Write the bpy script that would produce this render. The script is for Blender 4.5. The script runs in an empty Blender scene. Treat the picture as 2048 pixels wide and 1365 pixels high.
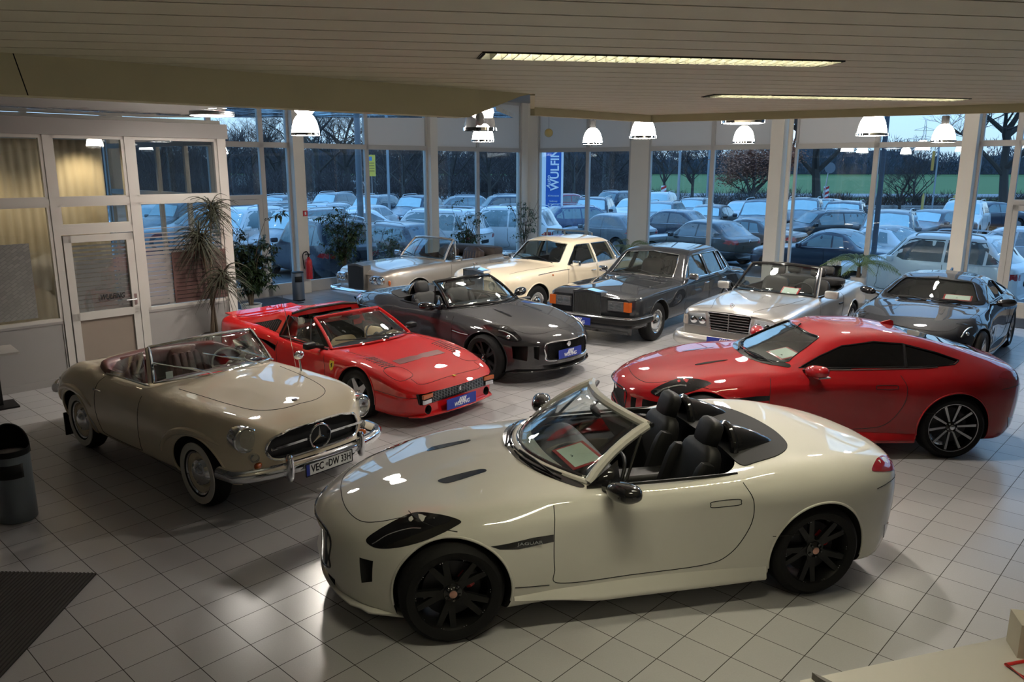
import bpy, bmesh, math, random
from math import pi, sin, cos, radians, sqrt, atan2
from mathutils import Vector, Matrix
from mathutils.bvhtree import BVHTree
from mathutils.geometry import delaunay_2d_cdt

random.seed(7)
SC = bpy.context.scene
COL = SC.collection

# ------------------------------------------------------------------ camera
CAM_H = 3.037
PITCH, ROLL = 0.2188, 0.0013
cam_data = bpy.data.cameras.new('camera')
cam = bpy.data.objects.new('camera', cam_data)
COL.objects.link(cam)
cam_data.sensor_width = 36.0
cam_data.lens = 1577.0 / 2048.0 * 36.0
cam_data.clip_end = 2000
_f = Vector((0, cos(PITCH), -sin(PITCH))); _r = Vector((1, 0, 0)); _u = _r.cross(_f)
_r2 = _r * cos(ROLL) + _u * sin(ROLL); _u2 = _u * cos(ROLL) - _r * sin(ROLL)
cam.matrix_world = Matrix(((_r2.x, _u2.x, -_f.x, 0), (_r2.y, _u2.y, -_f.y, 0), (_r2.z, _u2.z, -_f.z, CAM_H), (0, 0, 0, 1)))
SC.camera = cam

# ------------------------------------------------------------------ view, world, light
SC.view_settings.view_transform = 'Standard'
SC.view_settings.look = 'None'
SC.view_settings.gamma = 1.0
SC.view_settings.use_curve_mapping = False
SC.view_settings.exposure = 0.3

world = bpy.data.worlds.new('dusk_sky'); SC.world = world; world.use_nodes = True
wn = world.node_tree; wn.nodes.clear()
w_out = wn.nodes.new('ShaderNodeOutputWorld'); w_bg = wn.nodes.new('ShaderNodeBackground')
w_tc = wn.nodes.new('ShaderNodeTexCoord'); w_sep = wn.nodes.new('ShaderNodeSeparateXYZ')
w_ramp = wn.nodes.new('ShaderNodeValToRGB')
w_map = wn.nodes.new('ShaderNodeMapping'); w_noise = wn.nodes.new('ShaderNodeTexNoise')
w_cr = wn.nodes.new('ShaderNodeValToRGB'); w_mix = wn.nodes.new('ShaderNodeMixRGB')
w_map.inputs['Scale'].default_value = (1, 1, 5)
w_noise.inputs['Scale'].default_value = 2.2; w_noise.inputs['Detail'].default_value = 5
w_cr.color_ramp.elements[0].position = .42; w_cr.color_ramp.elements[1].position = .7
w_cr.color_ramp.elements[0].color = (0, 0, 0, 1); w_cr.color_ramp.elements[1].color = (.75, .75, .75, 1)
el = w_ramp.color_ramp.elements
el[0].position = 0.0; el[0].color = (.40, .46, .50, 1)
el[1].position = 1.0; el[1].color = (.19, .44, .88, 1)
e = el.new(.12); e.color = (.33, .53, .73, 1)
e = el.new(.4); e.color = (.27, .52, .86, 1)
L_ = wn.links.new
L_(w_tc.outputs['Generated'], w_sep.inputs[0]); L_(w_sep.outputs['Z'], w_ramp.inputs[0])
L_(w_tc.outputs['Generated'], w_map.inputs[0]); L_(w_map.outputs[0], w_noise.inputs['Vector'])
L_(w_noise.outputs[0], w_cr.inputs[0]); L_(w_cr.outputs[0], w_mix.inputs[0])
L_(w_ramp.outputs[0], w_mix.inputs[1]); w_mix.inputs[2].default_value = (.44, .58, .72, 1)
L_(w_mix.outputs[0], w_bg.inputs[0]); w_bg.inputs[1].default_value = 1.85
L_(w_bg.outputs[0], w_out.inputs[0])

FLUO_STRENGTH = 190.0
PENDANT_STRENGTH = 1250.0

# ------------------------------------------------------------------ materials
def _nodes(name):
    m = bpy.data.materials.new(name); m.use_nodes = True
    nt = m.node_tree; b = nt.nodes['Principled BSDF']
    return m, nt, b
def mat(name, col, rough=.5, metal=0., coat=0., spec=.5, emis=None, estr=0., noise=0., nscale=8., bump=0., bscale=40., coat_rough=.03, flake=0., trans=0., sheen=0.):
    m, nt, b = _nodes(name)
    b.inputs['Base Color'].default_value = (*col, 1)
    b.inputs['Roughness'].default_value = rough
    b.inputs['Metallic'].default_value = metal
    b.inputs['Specular IOR Level'].default_value = spec
    b.inputs['Coat Weight'].default_value = coat
    b.inputs['Coat Roughness'].default_value = coat_rough
    b.inputs['Transmission Weight'].default_value = trans
    b.inputs['Sheen Weight'].default_value = sheen
    if emis:
        b.inputs['Emission Color'].default_value = (*emis, 1); b.inputs['Emission Strength'].default_value = estr
    tc = None
    if noise or bump or flake:
        tc = nt.nodes.new('ShaderNodeTexCoord')
    if noise:
        n = nt.nodes.new('ShaderNodeTexNoise'); n.inputs['Scale'].default_value = nscale; n.inputs['Detail'].default_value = 6
        mx = nt.nodes.new('ShaderNodeMixRGB')
        c2 = tuple(max(0, c * (1 - noise)) for c in col)
        mx.inputs[1].default_value = (*col, 1); mx.inputs[2].default_value = (*c2, 1)
        nt.links.new(tc.outputs['Object'], n.inputs['Vector']); nt.links.new(n.outputs[0], mx.inputs[0])
        nt.links.new(mx.outputs[0], b.inputs['Base Color'])
    if bump:
        n = nt.nodes.new('ShaderNodeTexNoise'); n.inputs['Scale'].default_value = bscale; n.inputs['Detail'].default_value = 4
        bp = nt.nodes.new('ShaderNodeBump'); bp.inputs['Strength'].default_value = bump; bp.inputs['Distance'].default_value = .01
        nt.links.new(tc.outputs['Object'], n.inputs['Vector']); nt.links.new(n.outputs[0], bp.inputs['Height'])
        nt.links.new(bp.outputs[0], b.inputs['Normal'])
    if flake:
        n = nt.nodes.new('ShaderNodeTexNoise'); n.inputs['Scale'].default_value = 900
        mr = nt.nodes.new('ShaderNodeMapRange'); mr.inputs['To Min'].default_value = max(.05, rough - flake); mr.inputs['To Max'].default_value = rough + flake
        nt.links.new(tc.outputs['Object'], n.inputs['Vector']); nt.links.new(n.outputs[0], mr.inputs[0]); nt.links.new(mr.outputs[0], b.inputs['Roughness'])
    return m
def glass(name, tint=(.9, .95, .97), ior=1.5, boost=1.0, rough=0.0):
    """thin pane: clear with a mirror-like sheen"""
    m = bpy.data.materials.new(name); m.use_nodes = True; nt = m.node_tree; nt.nodes.clear()
    o = nt.nodes.new('ShaderNodeOutputMaterial'); t = nt.nodes.new('ShaderNodeBsdfTransparent'); g = nt.nodes.new('ShaderNodeBsdfGlossy')
    mx = nt.nodes.new('ShaderNodeMixShader'); geo = nt.nodes.new('ShaderNodeNewGeometry')
    dt = nt.nodes.new('ShaderNodeVectorMath'); dt.operation = 'DOT_PRODUCT'
    def mth(op, x, y):
        n = nt.nodes.new('ShaderNodeMath'); n.operation = op; n.use_clamp = op == 'MULTIPLY_ADD'
        for i, q in enumerate((x, y)):
            if isinstance(q, (int, float)): n.inputs[i].default_value = q
            elif q is not None: nt.links.new(q, n.inputs[i])
        return n
    f0 = ((ior - 1) / (ior + 1)) ** 2
    nt.links.new(geo.outputs['Incoming'], dt.inputs[0]); nt.links.new(geo.outputs['Normal'], dt.inputs[1])
    c = mth('ABSOLUTE', dt.outputs['Value'], None); k = mth('SUBTRACT', 1.0, c.outputs[0]); k5 = mth('POWER', k.outputs[0], 5.0)
    mu = mth('MULTIPLY_ADD', k5.outputs[0], (1 - f0) * min(1.0, boost)); mu.inputs[2].default_value = f0 * boost
    t.inputs[0].default_value = (*tint, 1); g.inputs['Roughness'].default_value = rough; g.inputs['Color'].default_value = (1, 1, 1, 1)
    nt.links.new(mu.outputs[0], mx.inputs[0]); nt.links.new(t.outputs[0], mx.inputs[1]); nt.links.new(g.outputs[0], mx.inputs[2]); nt.links.new(mx.outputs[0], o.inputs[0])
    return m
def emit(name, col, strength):
    m = bpy.data.materials.new(name); m.use_nodes = True; nt = m.node_tree; nt.nodes.clear()
    o = nt.nodes.new('ShaderNodeOutputMaterial'); e_ = nt.nodes.new('ShaderNodeEmission')
    e_.inputs[0].default_value = (*col, 1); e_.inputs[1].default_value = strength; nt.links.new(e_.outputs[0], o.inputs[0])
    return m
def paint(name, col, metal=0., rough=.42, coat=1.):
    m = mat(name, col, .55 if metal < .3 else rough, metal, coat=coat, spec=.12 if metal < .3 else .4, coat_rough=.012, flake=.08 if metal else 0.)
    m.node_tree.nodes['Principled BSDF'].inputs['Coat IOR'].default_value = 1.62
    return m

M = {}
M['frame'] = mat('white_frame', (.50, .485, .455), .45, noise=.06, nscale=3)
M['col'] = mat('column_paint', (.74, .70, .62), .6, noise=.06, nscale=2)
M['fascia'] = mat('beige_fascia', (.74, .67, .47), .7, noise=.08, nscale=5)
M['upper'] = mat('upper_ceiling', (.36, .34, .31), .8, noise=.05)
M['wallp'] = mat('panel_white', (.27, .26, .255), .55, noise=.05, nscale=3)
M['wall'] = mat('wall_paint', (.50, .47, .42), .8, noise=.05)
M['pane'] = glass('window_glass', (.84, .93, .985), 1.5, 1.25)
M['opane'] = glass('office_glass', (.90, .92, .92), 1.5, 1.35)
M['frost'] = mat('frosted_film', (.24, .225, .22), .6)
M['blind'] = mat('blind_fabric', (.62, .60, .57), .32, noise=.04, nscale=30)
def translucent(name, col, f):
    m, nt, b = _nodes(name); b.inputs['Base Color'].default_value = (*col, 1); b.inputs['Roughness'].default_value = .35
    t = nt.nodes.new('ShaderNodeBsdfTranslucent'); t.inputs[0].default_value = (*col, 1); mx = nt.nodes.new('ShaderNodeMixShader'); mx.inputs[0].default_value = f
    o = [n for n in nt.nodes if n.type == 'OUTPUT_MATERIAL'][0]; nt.links.new(b.outputs[0], mx.inputs[1]); nt.links.new(t.outputs[0], mx.inputs[2]); nt.links.new(mx.outputs[0], o.inputs[0]); return m
M['blind'] = translucent('blind_fabric', (.74, .71, .67), .35)
M['black'] = mat('black_plastic', (.006, .006, .0065), .5, spec=.3)
M['gblack'] = mat('gloss_black', (.008, .008, .009), .12, coat=.6)
M['wheel_black'] = mat('wheel_black', (.006, .006, .006), .35, spec=.35)
M['dark'] = mat('dark_void', (.006, .006, .006), .8)
M['rubber'] = mat('tyre_rubber', (.007, .007, .0075), .7, spec=.25, bump=.15, bscale=60)
M['chrome'] = mat('chrome', (.80, .81, .83), .07, 1.)
M['alu'] = mat('brushed_metal', (.50, .51, .52), .32, 1.)
M['steel'] = mat('steel_bin', (.30, .32, .34), .38, .85)
M['redplastic'] = mat('red_plastic', (.55, .02, .02), .3, coat=.4)
M['paper'] = mat('paper', (.80, .88, .78), .7)
M['whitem'] = mat('white_marking', (.85, .86, .88), .5)
M['blue'] = mat('sign_blue', (.015, .035, .30), .45)
M['seam'] = mat('panel_gap', (.010, .010, .010), .8)

# ------------------------------------------------------------------ mesh helpers
class MB:
    def __init__(s): s.v = []; s.f = []; s.m = []
    def add(s, vs, fs, mi=0):
        o = len(s.v); s.v += [tuple(v) for v in vs]
        for f in fs: s.f.append([o + i for i in f]); s.m.append(mi)
        return s
    def box(s, c, d, rz=0., mi=0, R=None):
        x, y, z = (a / 2 for a in d)
        R = R or Matrix.Rotation(rz, 3, 'Z'); c = Vector(c)
        vs = [c + R @ Vector(p) for p in ((-x, -y, -z), (x, -y, -z), (x, y, -z), (-x, y, -z), (-x, -y, z), (x, -y, z), (x, y, z), (-x, y, z))]
        return s.add(vs, [(0, 3, 2, 1), (4, 5, 6, 7), (0, 1, 5, 4), (1, 2, 6, 5), (2, 3, 7, 6), (3, 0, 4, 7)], mi)
    def bar(s, p0, p1, w, h, up=(0, 0, 1), mi=0):
        p0 = Vector(p0); p1 = Vector(p1); d = (p1 - p0); L = d.length
        if L < 1e-6: return s
        x = d / L; up = Vector(up); y = up.cross(x)
        if y.length < 1e-4: y = Vector((1, 0, 0)).cross(x)
        y.normalize(); z = x.cross(y)
        R = Matrix((x, y, z)).transposed()
        return s.box((p0 + p1) / 2, (L, w, h), R=R, mi=mi)
    def tube(s, pts, r, n=8, closed=False, mi=0, caps=True):
        pts = [Vector(p) for p in pts]; N = len(pts); rr = r if hasattr(r, '__len__') else [r] * N
        base = len(s.v); prev = None
        for i, p in enumerate(pts):
            a = pts[(i - 1) % N] if (closed or i) else p; b = pts[(i + 1) % N] if (closed or i < N - 1) else p
            t = (b - a)
            t = t.normalized() if t.length > 1e-9 else Vector((0, 0, 1))
            if prev is None:
                prev = t.cross(Vector((0, 0, 1)))
                if prev.length < .1: prev = t.cross(Vector((1, 0, 0)))
            nrm = (prev - t * prev.dot(t)).normalized(); prev = nrm; bi = t.cross(nrm)
            for k in range(n):
                a_ = 2 * pi * k / n; s.v.append(tuple(p + (nrm * cos(a_) + bi * sin(a_)) * rr[i]))
        for i in range(N if closed else N - 1):
            j = (i + 1) % N
            for k in range(n):
                k2 = (k + 1) % n; s.f.append([base + i * n + k, base + i * n + k2, base + j * n + k2, base + j * n + k]); s.m.append(mi)
        if caps and not closed:
            s.f.append([base + k for k in range(n)][::-1]); s.m.append(mi)
            s.f.append([base + (N - 1) * n + k for k in range(n)]); s.m.append(mi)
        return s
    def lathe(s, prof, n=32, o=(0, 0, 0), R=None, mi=0, a0=0., a1=2 * pi):
        """prof: list of (radius, height) turned about local z"""
        o = Vector(o); R = R or Matrix.Identity(3); base = len(s.v); full = abs(a1 - a0 - 2 * pi) < 1e-6; m = n if full else n + 1
        for r, h in prof:
            for k in range(m):
                a = a0 + (a1 - a0) * k / n; s.v.append(tuple(o + R @ Vector((r * cos(a), r * sin(a), h))))
        for i in range(len(prof) - 1):
            for k in range(n):
                k2 = (k + 1) % m
                s.f.append([base + i * m + k, base + i * m + k2, base + (i + 1) * m + k2, base + (i + 1) * m + k]); s.m.append(mi)
        return s
    def prism(s, poly, a, b, fn=None, mi=0):
        """poly 2D points; extruded from a to b; fn(u,v,w)->3D"""
        fn = fn or (lambda u, v, w: (u, v, w)); n = len(poly)
        vs = [fn(u, v, a) for u, v in poly] + [fn(u, v, b) for u, v in poly]
        fs = [list(range(n))[::-1], list(range(n, 2 * n))] + [[i, (i + 1) % n, n + (i + 1) % n, n + i] for i in range(n)]
        return s.add(vs, fs, mi)
    def grid(s, rows, mi=0, closed_u=False, flip=False):
        base = len(s.v); m = len(rows[0])
        for r in rows: s.v += [tuple(p) for p in r]
        for i in range(len(rows) - 1):
            for k in range(m if closed_u else m - 1):
                k2 = (k + 1) % m; q = [base + i * m + k, base + i * m + k2, base + (i + 1) * m + k2, base + (i + 1) * m + k]
                s.f.append(q[::-1] if flip else q); s.m.append(mi)
        return s
    def sphere(s, c, r, n=16, sc=(1, 1, 1), mi=0):
        c = Vector(c); rows = []
        for i in range(n // 2 + 1):
            t = pi * i / (n // 2); rows.append([c + Vector((r * sin(t) * cos(2 * pi * k / n) * sc[0], r * sin(t) * sin(2 * pi * k / n) * sc[1], r * cos(t) * sc[2])) for k in range(n)])
        return s.grid(rows, mi, True, True)
    def mesh(s, name, mats, smooth=True, angle=35, recalc=True):
        me = bpy.data.meshes.new(name); me.from_pydata(s.v, [], s.f)
        for m_ in (mats if isinstance(mats, (list, tuple)) else [mats]): me.materials.append(m_)
        if any(s.m): me.polygons.foreach_set('material_index', s.m)
        if recalc:
            bm = bmesh.new(); bm.from_mesh(me); bmesh.ops.remove_doubles(bm, verts=bm.verts, dist=1e-5)
            bmesh.ops.recalc_face_normals(bm, faces=bm.faces); bm.to_mesh(me); bm.free()
        if smooth: me.shade_smooth(); me.set_sharp_from_angle(angle=radians(angle))
        me.update(); return me
    def build(s, name, mats, parent=None, smooth=True, angle=35, loc=None, recalc=True, **props):
        return link(name, s.mesh(name, mats, smooth, angle, recalc), parent, loc, **props)
def link(name, data, parent=None, loc=None, rz=None, **props):
    o = bpy.data.objects.new(name, data); COL.objects.link(o)
    if parent: o.parent = parent
    if loc is not None: o.location = loc
    if rz is not None: o.rotation_euler = (0, 0, rz)
    for k, v in props.items():
        if v is not None: o[k] = v
    return o
def empty(name, label, cat, loc=(0, 0, 0), rz=0., group=None, kind=None):
    o = link(name, None, None, loc, rz, label=label, category=cat, group=group)
    o.empty_display_size = .2
    if kind: o['kind'] = kind
    return o
def tag(o, label, cat, group=None, kind=None):
    o['label'] = label; o['category'] = cat
    if group: o['group'] = group
    if kind: o['kind'] = kind
    return o
def struct(name, mb, mats, parent=None, smooth=False, label=None):
    o = mb.build(name, mats, parent, smooth)
    if not parent: o['kind'] = 'structure'
    return o
def copy_tree(o, parent=None):
    c = o.copy(); COL.objects.link(c)
    if parent: c.parent = parent
    for ch in list(o.children): copy_tree(ch, c)
    return c
def catmull(pts, n=8, closed=False):
    P = [Vector(p) for p in pts]; N = len(P); out = []
    for i in range(N if closed else N - 1):
        p0 = P[(i - 1) % N] if (closed or i > 0) else P[0] * 2 - P[1]; p1 = P[i]; p2 = P[(i + 1) % N]
        p3 = P[(i + 2) % N] if (closed or i + 2 < N) else P[-1] * 2 - P[-2]
        for k in range(n):
            t = k / n; out.append(.5 * ((2 * p1) + (p2 - p0) * t + (2 * p0 - 5 * p1 + 4 * p2 - p3) * t * t + (3 * p1 - p0 - 3 * p2 + p3) * t ** 3))
    if not closed: out.append(P[-1])
    return out
# ------------------------------------------------------------------ the showroom shell
YAW = 0.8210
TI = Vector((cos(YAW), sin(YAW), 0)); TJ = Vector((-sin(YAW), cos(YAW), 0)); TS = 0.3345
def tile_material():
    m, nt, b = _nodes('floor_tiles'); N = nt.nodes; K = nt.links.new
    geo = N.new('ShaderNodeNewGeometry')
    def math_(op, a, b_=None):
        n = N.new('ShaderNodeMath'); n.operation = op
        for i, x in enumerate((a, b_)):
            if x is None: continue
            if isinstance(x, (int, float)): n.inputs[i].default_value = x
            else: K(x, n.inputs[i])
        return n.outputs[0]
    def axis(v, off):
        d = N.new('ShaderNodeVectorMath'); d.operation = 'DOT_PRODUCT'; K(geo.outputs['Position'], d.inputs[0]); d.inputs[1].default_value = tuple(v / TS)
        return math_('ADD', d.outputs['Value'], off)
    a = axis(TI, -5.5356 + 100); bb = axis(TJ, -16.0048 + 100)
    g = []
    for x in (a, bb):
        fr = math_('FRACT', x); c = math_('ABSOLUTE', math_('SUBTRACT', fr, .5))
        g.append(math_('GREATER_THAN', c, .5 - .0085))
    grout = math_('MAXIMUM', g[0], g[1])
    fl = N.new('ShaderNodeCombineXYZ'); K(math_('FLOOR', a), fl.inputs[0]); K(math_('FLOOR', bb), fl.inputs[1])
    wn_ = N.new('ShaderNodeTexWhiteNoise'); wn_.noise_dimensions = '2D'; K(fl.outputs[0], wn_.inputs['Vector'])
    nz = N.new('ShaderNodeTexNoise'); nz.inputs['Scale'].default_value = 120; K(geo.outputs['Position'], nz.inputs['Vector'])
    mx = N.new('ShaderNodeMixRGB'); K(wn_.outputs['Value'], mx.inputs[0]); mx.inputs[1].default_value = (.385, .382, .392, 1); mx.inputs[2].default_value = (.425, .418, .420, 1)
    mx2 = N.new('ShaderNodeMixRGB'); mx2.blend_type = 'MULTIPLY'; mx2.inputs[0].default_value = .12; K(mx.outputs[0], mx2.inputs[1]); K(nz.outputs[0], mx2.inputs[2])
    mg = N.new('ShaderNodeMixRGB'); K(grout, mg.inputs[0]); K(mx2.outputs[0], mg.inputs[1]); mg.inputs[2].default_value = (.030, .024, .020, 1)
    K(mg.outputs[0], b.inputs['Base Color'])
    rr = N.new('ShaderNodeMapRange'); K(grout, rr.inputs[0]); rr.inputs['To Min'].default_value = .24; rr.inputs['To Max'].default_value = .9; K(rr.outputs[0], b.inputs['Roughness'])
    b.inputs['Specular IOR Level'].default_value = .55
    return m
def plank_material():
    m, nt, b = _nodes('ceiling_planks'); N = nt.nodes; K = nt.links.new
    b.inputs['Base Color'].default_value = (.66, .61, .48, 1); b.inputs['Roughness'].default_value = .5
    return m
M['tiles'] = tile_material(); M['planks'] = plank_material()

Kc = Vector((.55, 25.3, 0)); IL = Vector((.683, .731, 0)); IR = Vector((.731, -.683, 0))
NL = Vector((-.731, .683, 0)); NR = Vector((.683, .731, 0))
def LF(t, z=0., o=0.): return Kc - IL * t + NL * o + Vector((0, 0, z))
def RF(t, z=0., o=0.): return Kc + IR * t + NR * o + Vector((0, 0, z))
O0 = Vector((-6.62, 10.55, 0))
def OW(u, z=0., o=0.): return O0 + IL * u + NL * o + Vector((0, 0, z))
HC = 4.9          # high ceiling of the glazed part

mb = MB()
pts = [Kc + NL * .25 + NR * .25, RF(24, 0, .25), Vector((19, -6, 0)), Vector((-16, -6, 0)), LF(24, 0, .25)]
mb.prism([(p.x, p.y) for p in pts], -.12, 0.0)
struct('floor', mb, M['tiles'])
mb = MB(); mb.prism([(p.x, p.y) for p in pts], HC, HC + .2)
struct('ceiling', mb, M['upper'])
# plank ceiling over the front of the showroom
zc = 3.475
edge = [(-9.04, -2.6), (-2.04, 3.31), (.126, 5.135), (.155, 6.3), (1.221, 7.26), (2.335, 6.652), (3.64, 5.843), (9.0, 2.5), (14, -.6), (14, -5.8), (-12, -5.8)]
# real planks 0.2 m wide running with the lamps
ang = atan2(3.622 - 3.366, 1.397 + .131)
pd = Vector((cos(ang), sin(ang))); pn = Vector((-sin(ang), cos(ang)))
bm = bmesh.new()
LAMPS = [((-.131, 3.366), (1.397, 3.622)), ((1.244, 5.119), (3.004, 5.548))]
EXTRA = [(-1.6, .3), (1.6, .6)]  # unseen strip lights behind the camera, added to warm and brighten the room
W_PL = .20
o0 = Vector(LAMPS[0][0]).dot(pn)
def snapped(a, L):
    a = Vector(a); k = round((a.dot(pn) - o0) / W_PL); a = a + pn * (o0 + k * W_PL - a.dot(pn)); return (tuple(a), tuple(a + pd * L))
LAMPS = [snapped(LAMPS[0][0], 1.55), snapped((1.244, 5.175), 1.80)] + [snapped(p, 1.53) for p in EXTRA]
lamp_off = [Vector(a).dot(pn) for a, b in LAMPS]
def clip_strip(poly, n, a, b):
    """clip convex-ish polygon to a <= p.n <= b with bmesh bisect"""
    t = bmesh.new(); vs = [t.verts.new((x, y, 0)) for x, y in poly]; t.faces.new(vs)
    for off, s in ((a, -1), (b, 1)):
        bmesh.ops.bisect_plane(t, geom=t.verts[:] + t.edges[:] + t.faces[:], plane_co=Vector((n.x, n.y, 0)) * off, plane_no=Vector((n.x, n.y, 0)) * s, clear_outer=True)
    out = [[(v.co.x, v.co.y) for v in f.verts] for f in t.faces]; t.free(); return out
mb = MB(); k0 = -40
lamp_off = [Vector(a).dot(pn) for a, b in LAMPS]
base_off = lamp_off[0] - W_PL / 2
for k in range(-45, 30):
    a = base_off + k * W_PL; b_ = a + W_PL
    for poly in clip_strip(edge, pn, a + .006, b_ - .006):
        if len(poly) < 3: continue
        segs = [poly]
        for (la, lb), lo in zip(LAMPS, lamp_off):
            if a - .02 < lo < b_ + .02 and abs((a + b_) / 2 - lo) < W_PL * .51:
                xs = (Vector(la).dot(pd), Vector(lb).dot(pd)); segs2 = []
                for sg in segs:
                    segs2 += clip_strip(sg, pd, -99, min(xs)) + clip_strip(sg, pd, max(xs), 99)
                segs = segs2
        for sg in segs:
            if len(sg) > 2: mb.prism(sg, zc, zc + .02)
struct('ceiling_planks', mb, M['planks'])
mb = MB(); mb.prism([(x, y) for x, y in edge], zc + .12, zc + .16)
o = struct('ceiling_backing', mb, M['dark'])
# beige edge strip and bulkhead
mb = MB()
es = [(.155, 6.3), (1.221, 7.26), (2.335, 6.652), (3.64, 5.843), (9.0, 2.5), (14, -.6)]
for p, q in zip(es, es[1:]):
    mb.bar((*p, zc + .10), (*q, zc + .10), .05, .32)
struct('trim_1', mb, M['fascia'])
mb = MB()
b0, b1 = Vector((-9.04, -2.6)), Vector((.126, 5.135)); bl = (b1 - b0).length; bd = (b1 - b0) / bl
bn = Vector((-bd.y, bd.x))
tipu = bl - .50
prof = [(0, 3.315), (tipu, 3.315), (bl - .10, 3.455), (bl, zc), (bl, zc + .018), (0, zc + .018)]
mb.prism(prof, 0, .12, lambda u, v, w: (b0.x + bd.x * u + bn.x * w, b0.y + bd.y * u + bn.y * w, v))
mb.bar((.126, 5.135, zc + .02), (.155, 6.3, zc + .02), .03, .06)
struct('trim_2', mb, M['fascia'])
# seam on the bulkhead
mb = MB(); uu = (Vector((-1.98, 3.36)) - b0).length
mb.prism([(uu, 3.315), (uu + .004, 3.315), (uu - .03, zc), (uu - .034, zc)], -.002, .001, lambda u, v, w: (b0.x + bd.x * u + bn.x * w, b0.y + bd.y * u + bn.y * w, v))
struct('trim_3', mb, M['seam'])

# mirror-like stretched ceiling over the left part
mm, nt, b = _nodes('mirror_ceiling')
b.inputs['Base Color'].default_value = (.72, .74, .74, 1); b.inputs['Metallic'].default_value = 1; b.inputs['Roughness'].default_value = .02
tc = nt.nodes.new('ShaderNodeTexCoord'); nz = nt.nodes.new('ShaderNodeTexNoise'); nz.inputs['Scale'].default_value = 2.5; nz.inputs['Detail'].default_value = 2
bp = nt.nodes.new('ShaderNodeBump'); bp.inputs['Strength'].default_value = .25; bp.inputs['Distance'].default_value = .02
nt.links.new(tc.outputs['Object'], nz.inputs['Vector']); nt.links.new(nz.outputs[0], bp.inputs['Height']); nt.links.new(bp.outputs[0], b.inputs['Normal'])
zm = 3.72
ml = [OW(-9, 0, -.02), OW(1.9, 0, -.02), Vector((-3.0, 11.95, 0)), Vector((.02, 11.95, 0)), Vector((-.2, 10.4, 0)), Vector((-.2, 6.0, 0)), Vector((-.3, 4.95, 0)), Vector((-9.0, -2.4, 0))]
mb = MB(); mb.prism([(p.x, p.y) for p in ml], zm, zm + .06)
struct('ceiling_mirror', mb, mm)

# columns
ncol = [4]
def column(pts_, z0=0., z1=HC, m='col', name=None):
    mb = MB(); mb.prism([(p.x, p.y) for p in pts_], z0, z1)
    struct('trim_%d' % ncol[0], mb, M[m]); ncol[0] += 1
def colL(t0, t1, d0=-.18, d1=.14, **k): column([LF(t0, 0, d0), LF(t1, 0, d0), LF(t1, 0, d1), LF(t0, 0, d1)], **k)
def colR(t0, t1, d0=-.18, d1=.14, **k): column([RF(t0, 0, d0), RF(t1, 0, d0), RF(t1, 0, d1), RF(t0, 0, d1)], **k)
column([Kc + IR * .38 - NR * .1, Kc + IR * .38 + NR * .15, Kc + NR * .15 + NL * .15, Kc - IL * .46 + NL * .15, Kc - IL * .46 - NL * .1, Kc - IL * .1 - NL * .1 - NR * .1])
colL(3.99, 4.25); colL(8.23, 8.52, -.22); colL(12.3, 12.6)
colR(3.83, 4.42, -.05); colR(8.04, 8.36, -.30); colR(12.2, 12.47, -.30); colR(16.4, 16.7)
# rain pipe beside a column
mb = MB(); p = RF(8.47, 0, -.16); mb.tube([p, p + Vector((0, 0, HC))], .055, 14)
for z in (1.2, 2.4, 3.6): mb.tube([p + Vector((0, 0, z)), p + Vector((0, 0, z + .04))], .062, 14)
o = mb.build('rain_pipe', M['col']); tag(o, 'cream vertical pipe fixed along the square column behind the red coupe', 'pipe')

nwin = [1]
def bay(F, N_, t0, t1, top='glass', door=False, far=False):
    """one glazed bay between mullions: kick rail, mid rail, panes"""
    e_ = link('window_%d' % nwin[0], None); e_['kind'] = 'structure'; nwin[0] += 1
    fr = MB(); w = .055; up = N_
    def rail(z0, z1, a=t0, b_=t1, d=.09): fr.bar(F(a, (z0 + z1) / 2), F(b_, (z0 + z1) / 2), d, z1 - z0)
    def post(t, ww=w, z0=0, z1=HC, d=.09): fr.bar(F(t, z0), F(t, z1), ww, d, up=N_)
    post(t0 + w / 2, w); post(t1 - w / 2, w)
    rail(0, .27); rail(3.44, 3.56); rail(HC - .08, HC)
    if door:
        rail(2.28, 2.38)
        a, b_ = t0 + w, t1 - w
        post(a + .05, .10, .0, 2.28, .07); post(b_ - .05, .10, .0, 2.28, .07); rail(2.16, 2.27, a, b_, .07)
        rail(.0, .30, a, b_, .07)
    fr.build('window_frame', M['frame'], e_, False)
    for z0, z1 in ((.27, 2.16 if door else 3.44), (3.56, HC - .08)):
        if z0 > 3 and top == 'blind': continue
        mb = MB(); mb.bar(F(t0 + w, (z0 + z1) / 2), F(t1 - w, (z0 + z1) / 2), .008, z1 - z0); mb.build('window_pane', M['pane'], e_, False)
    if door:
        mb = MB(); mb.bar(F(t0 + w, 2.91), F(t1 - w, 2.91), .008, 1.06); mb.build('window_pane', M['pane'], e_, False)
    if top == 'blind':
        mb = MB(); mb.bar(F(t0 + w, (3.56 + HC) / 2), F(t1 - w, (3.56 + HC) / 2), .02, HC - 3.56); mb.build('blind_panel', M['blind'], e_, False)
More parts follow.
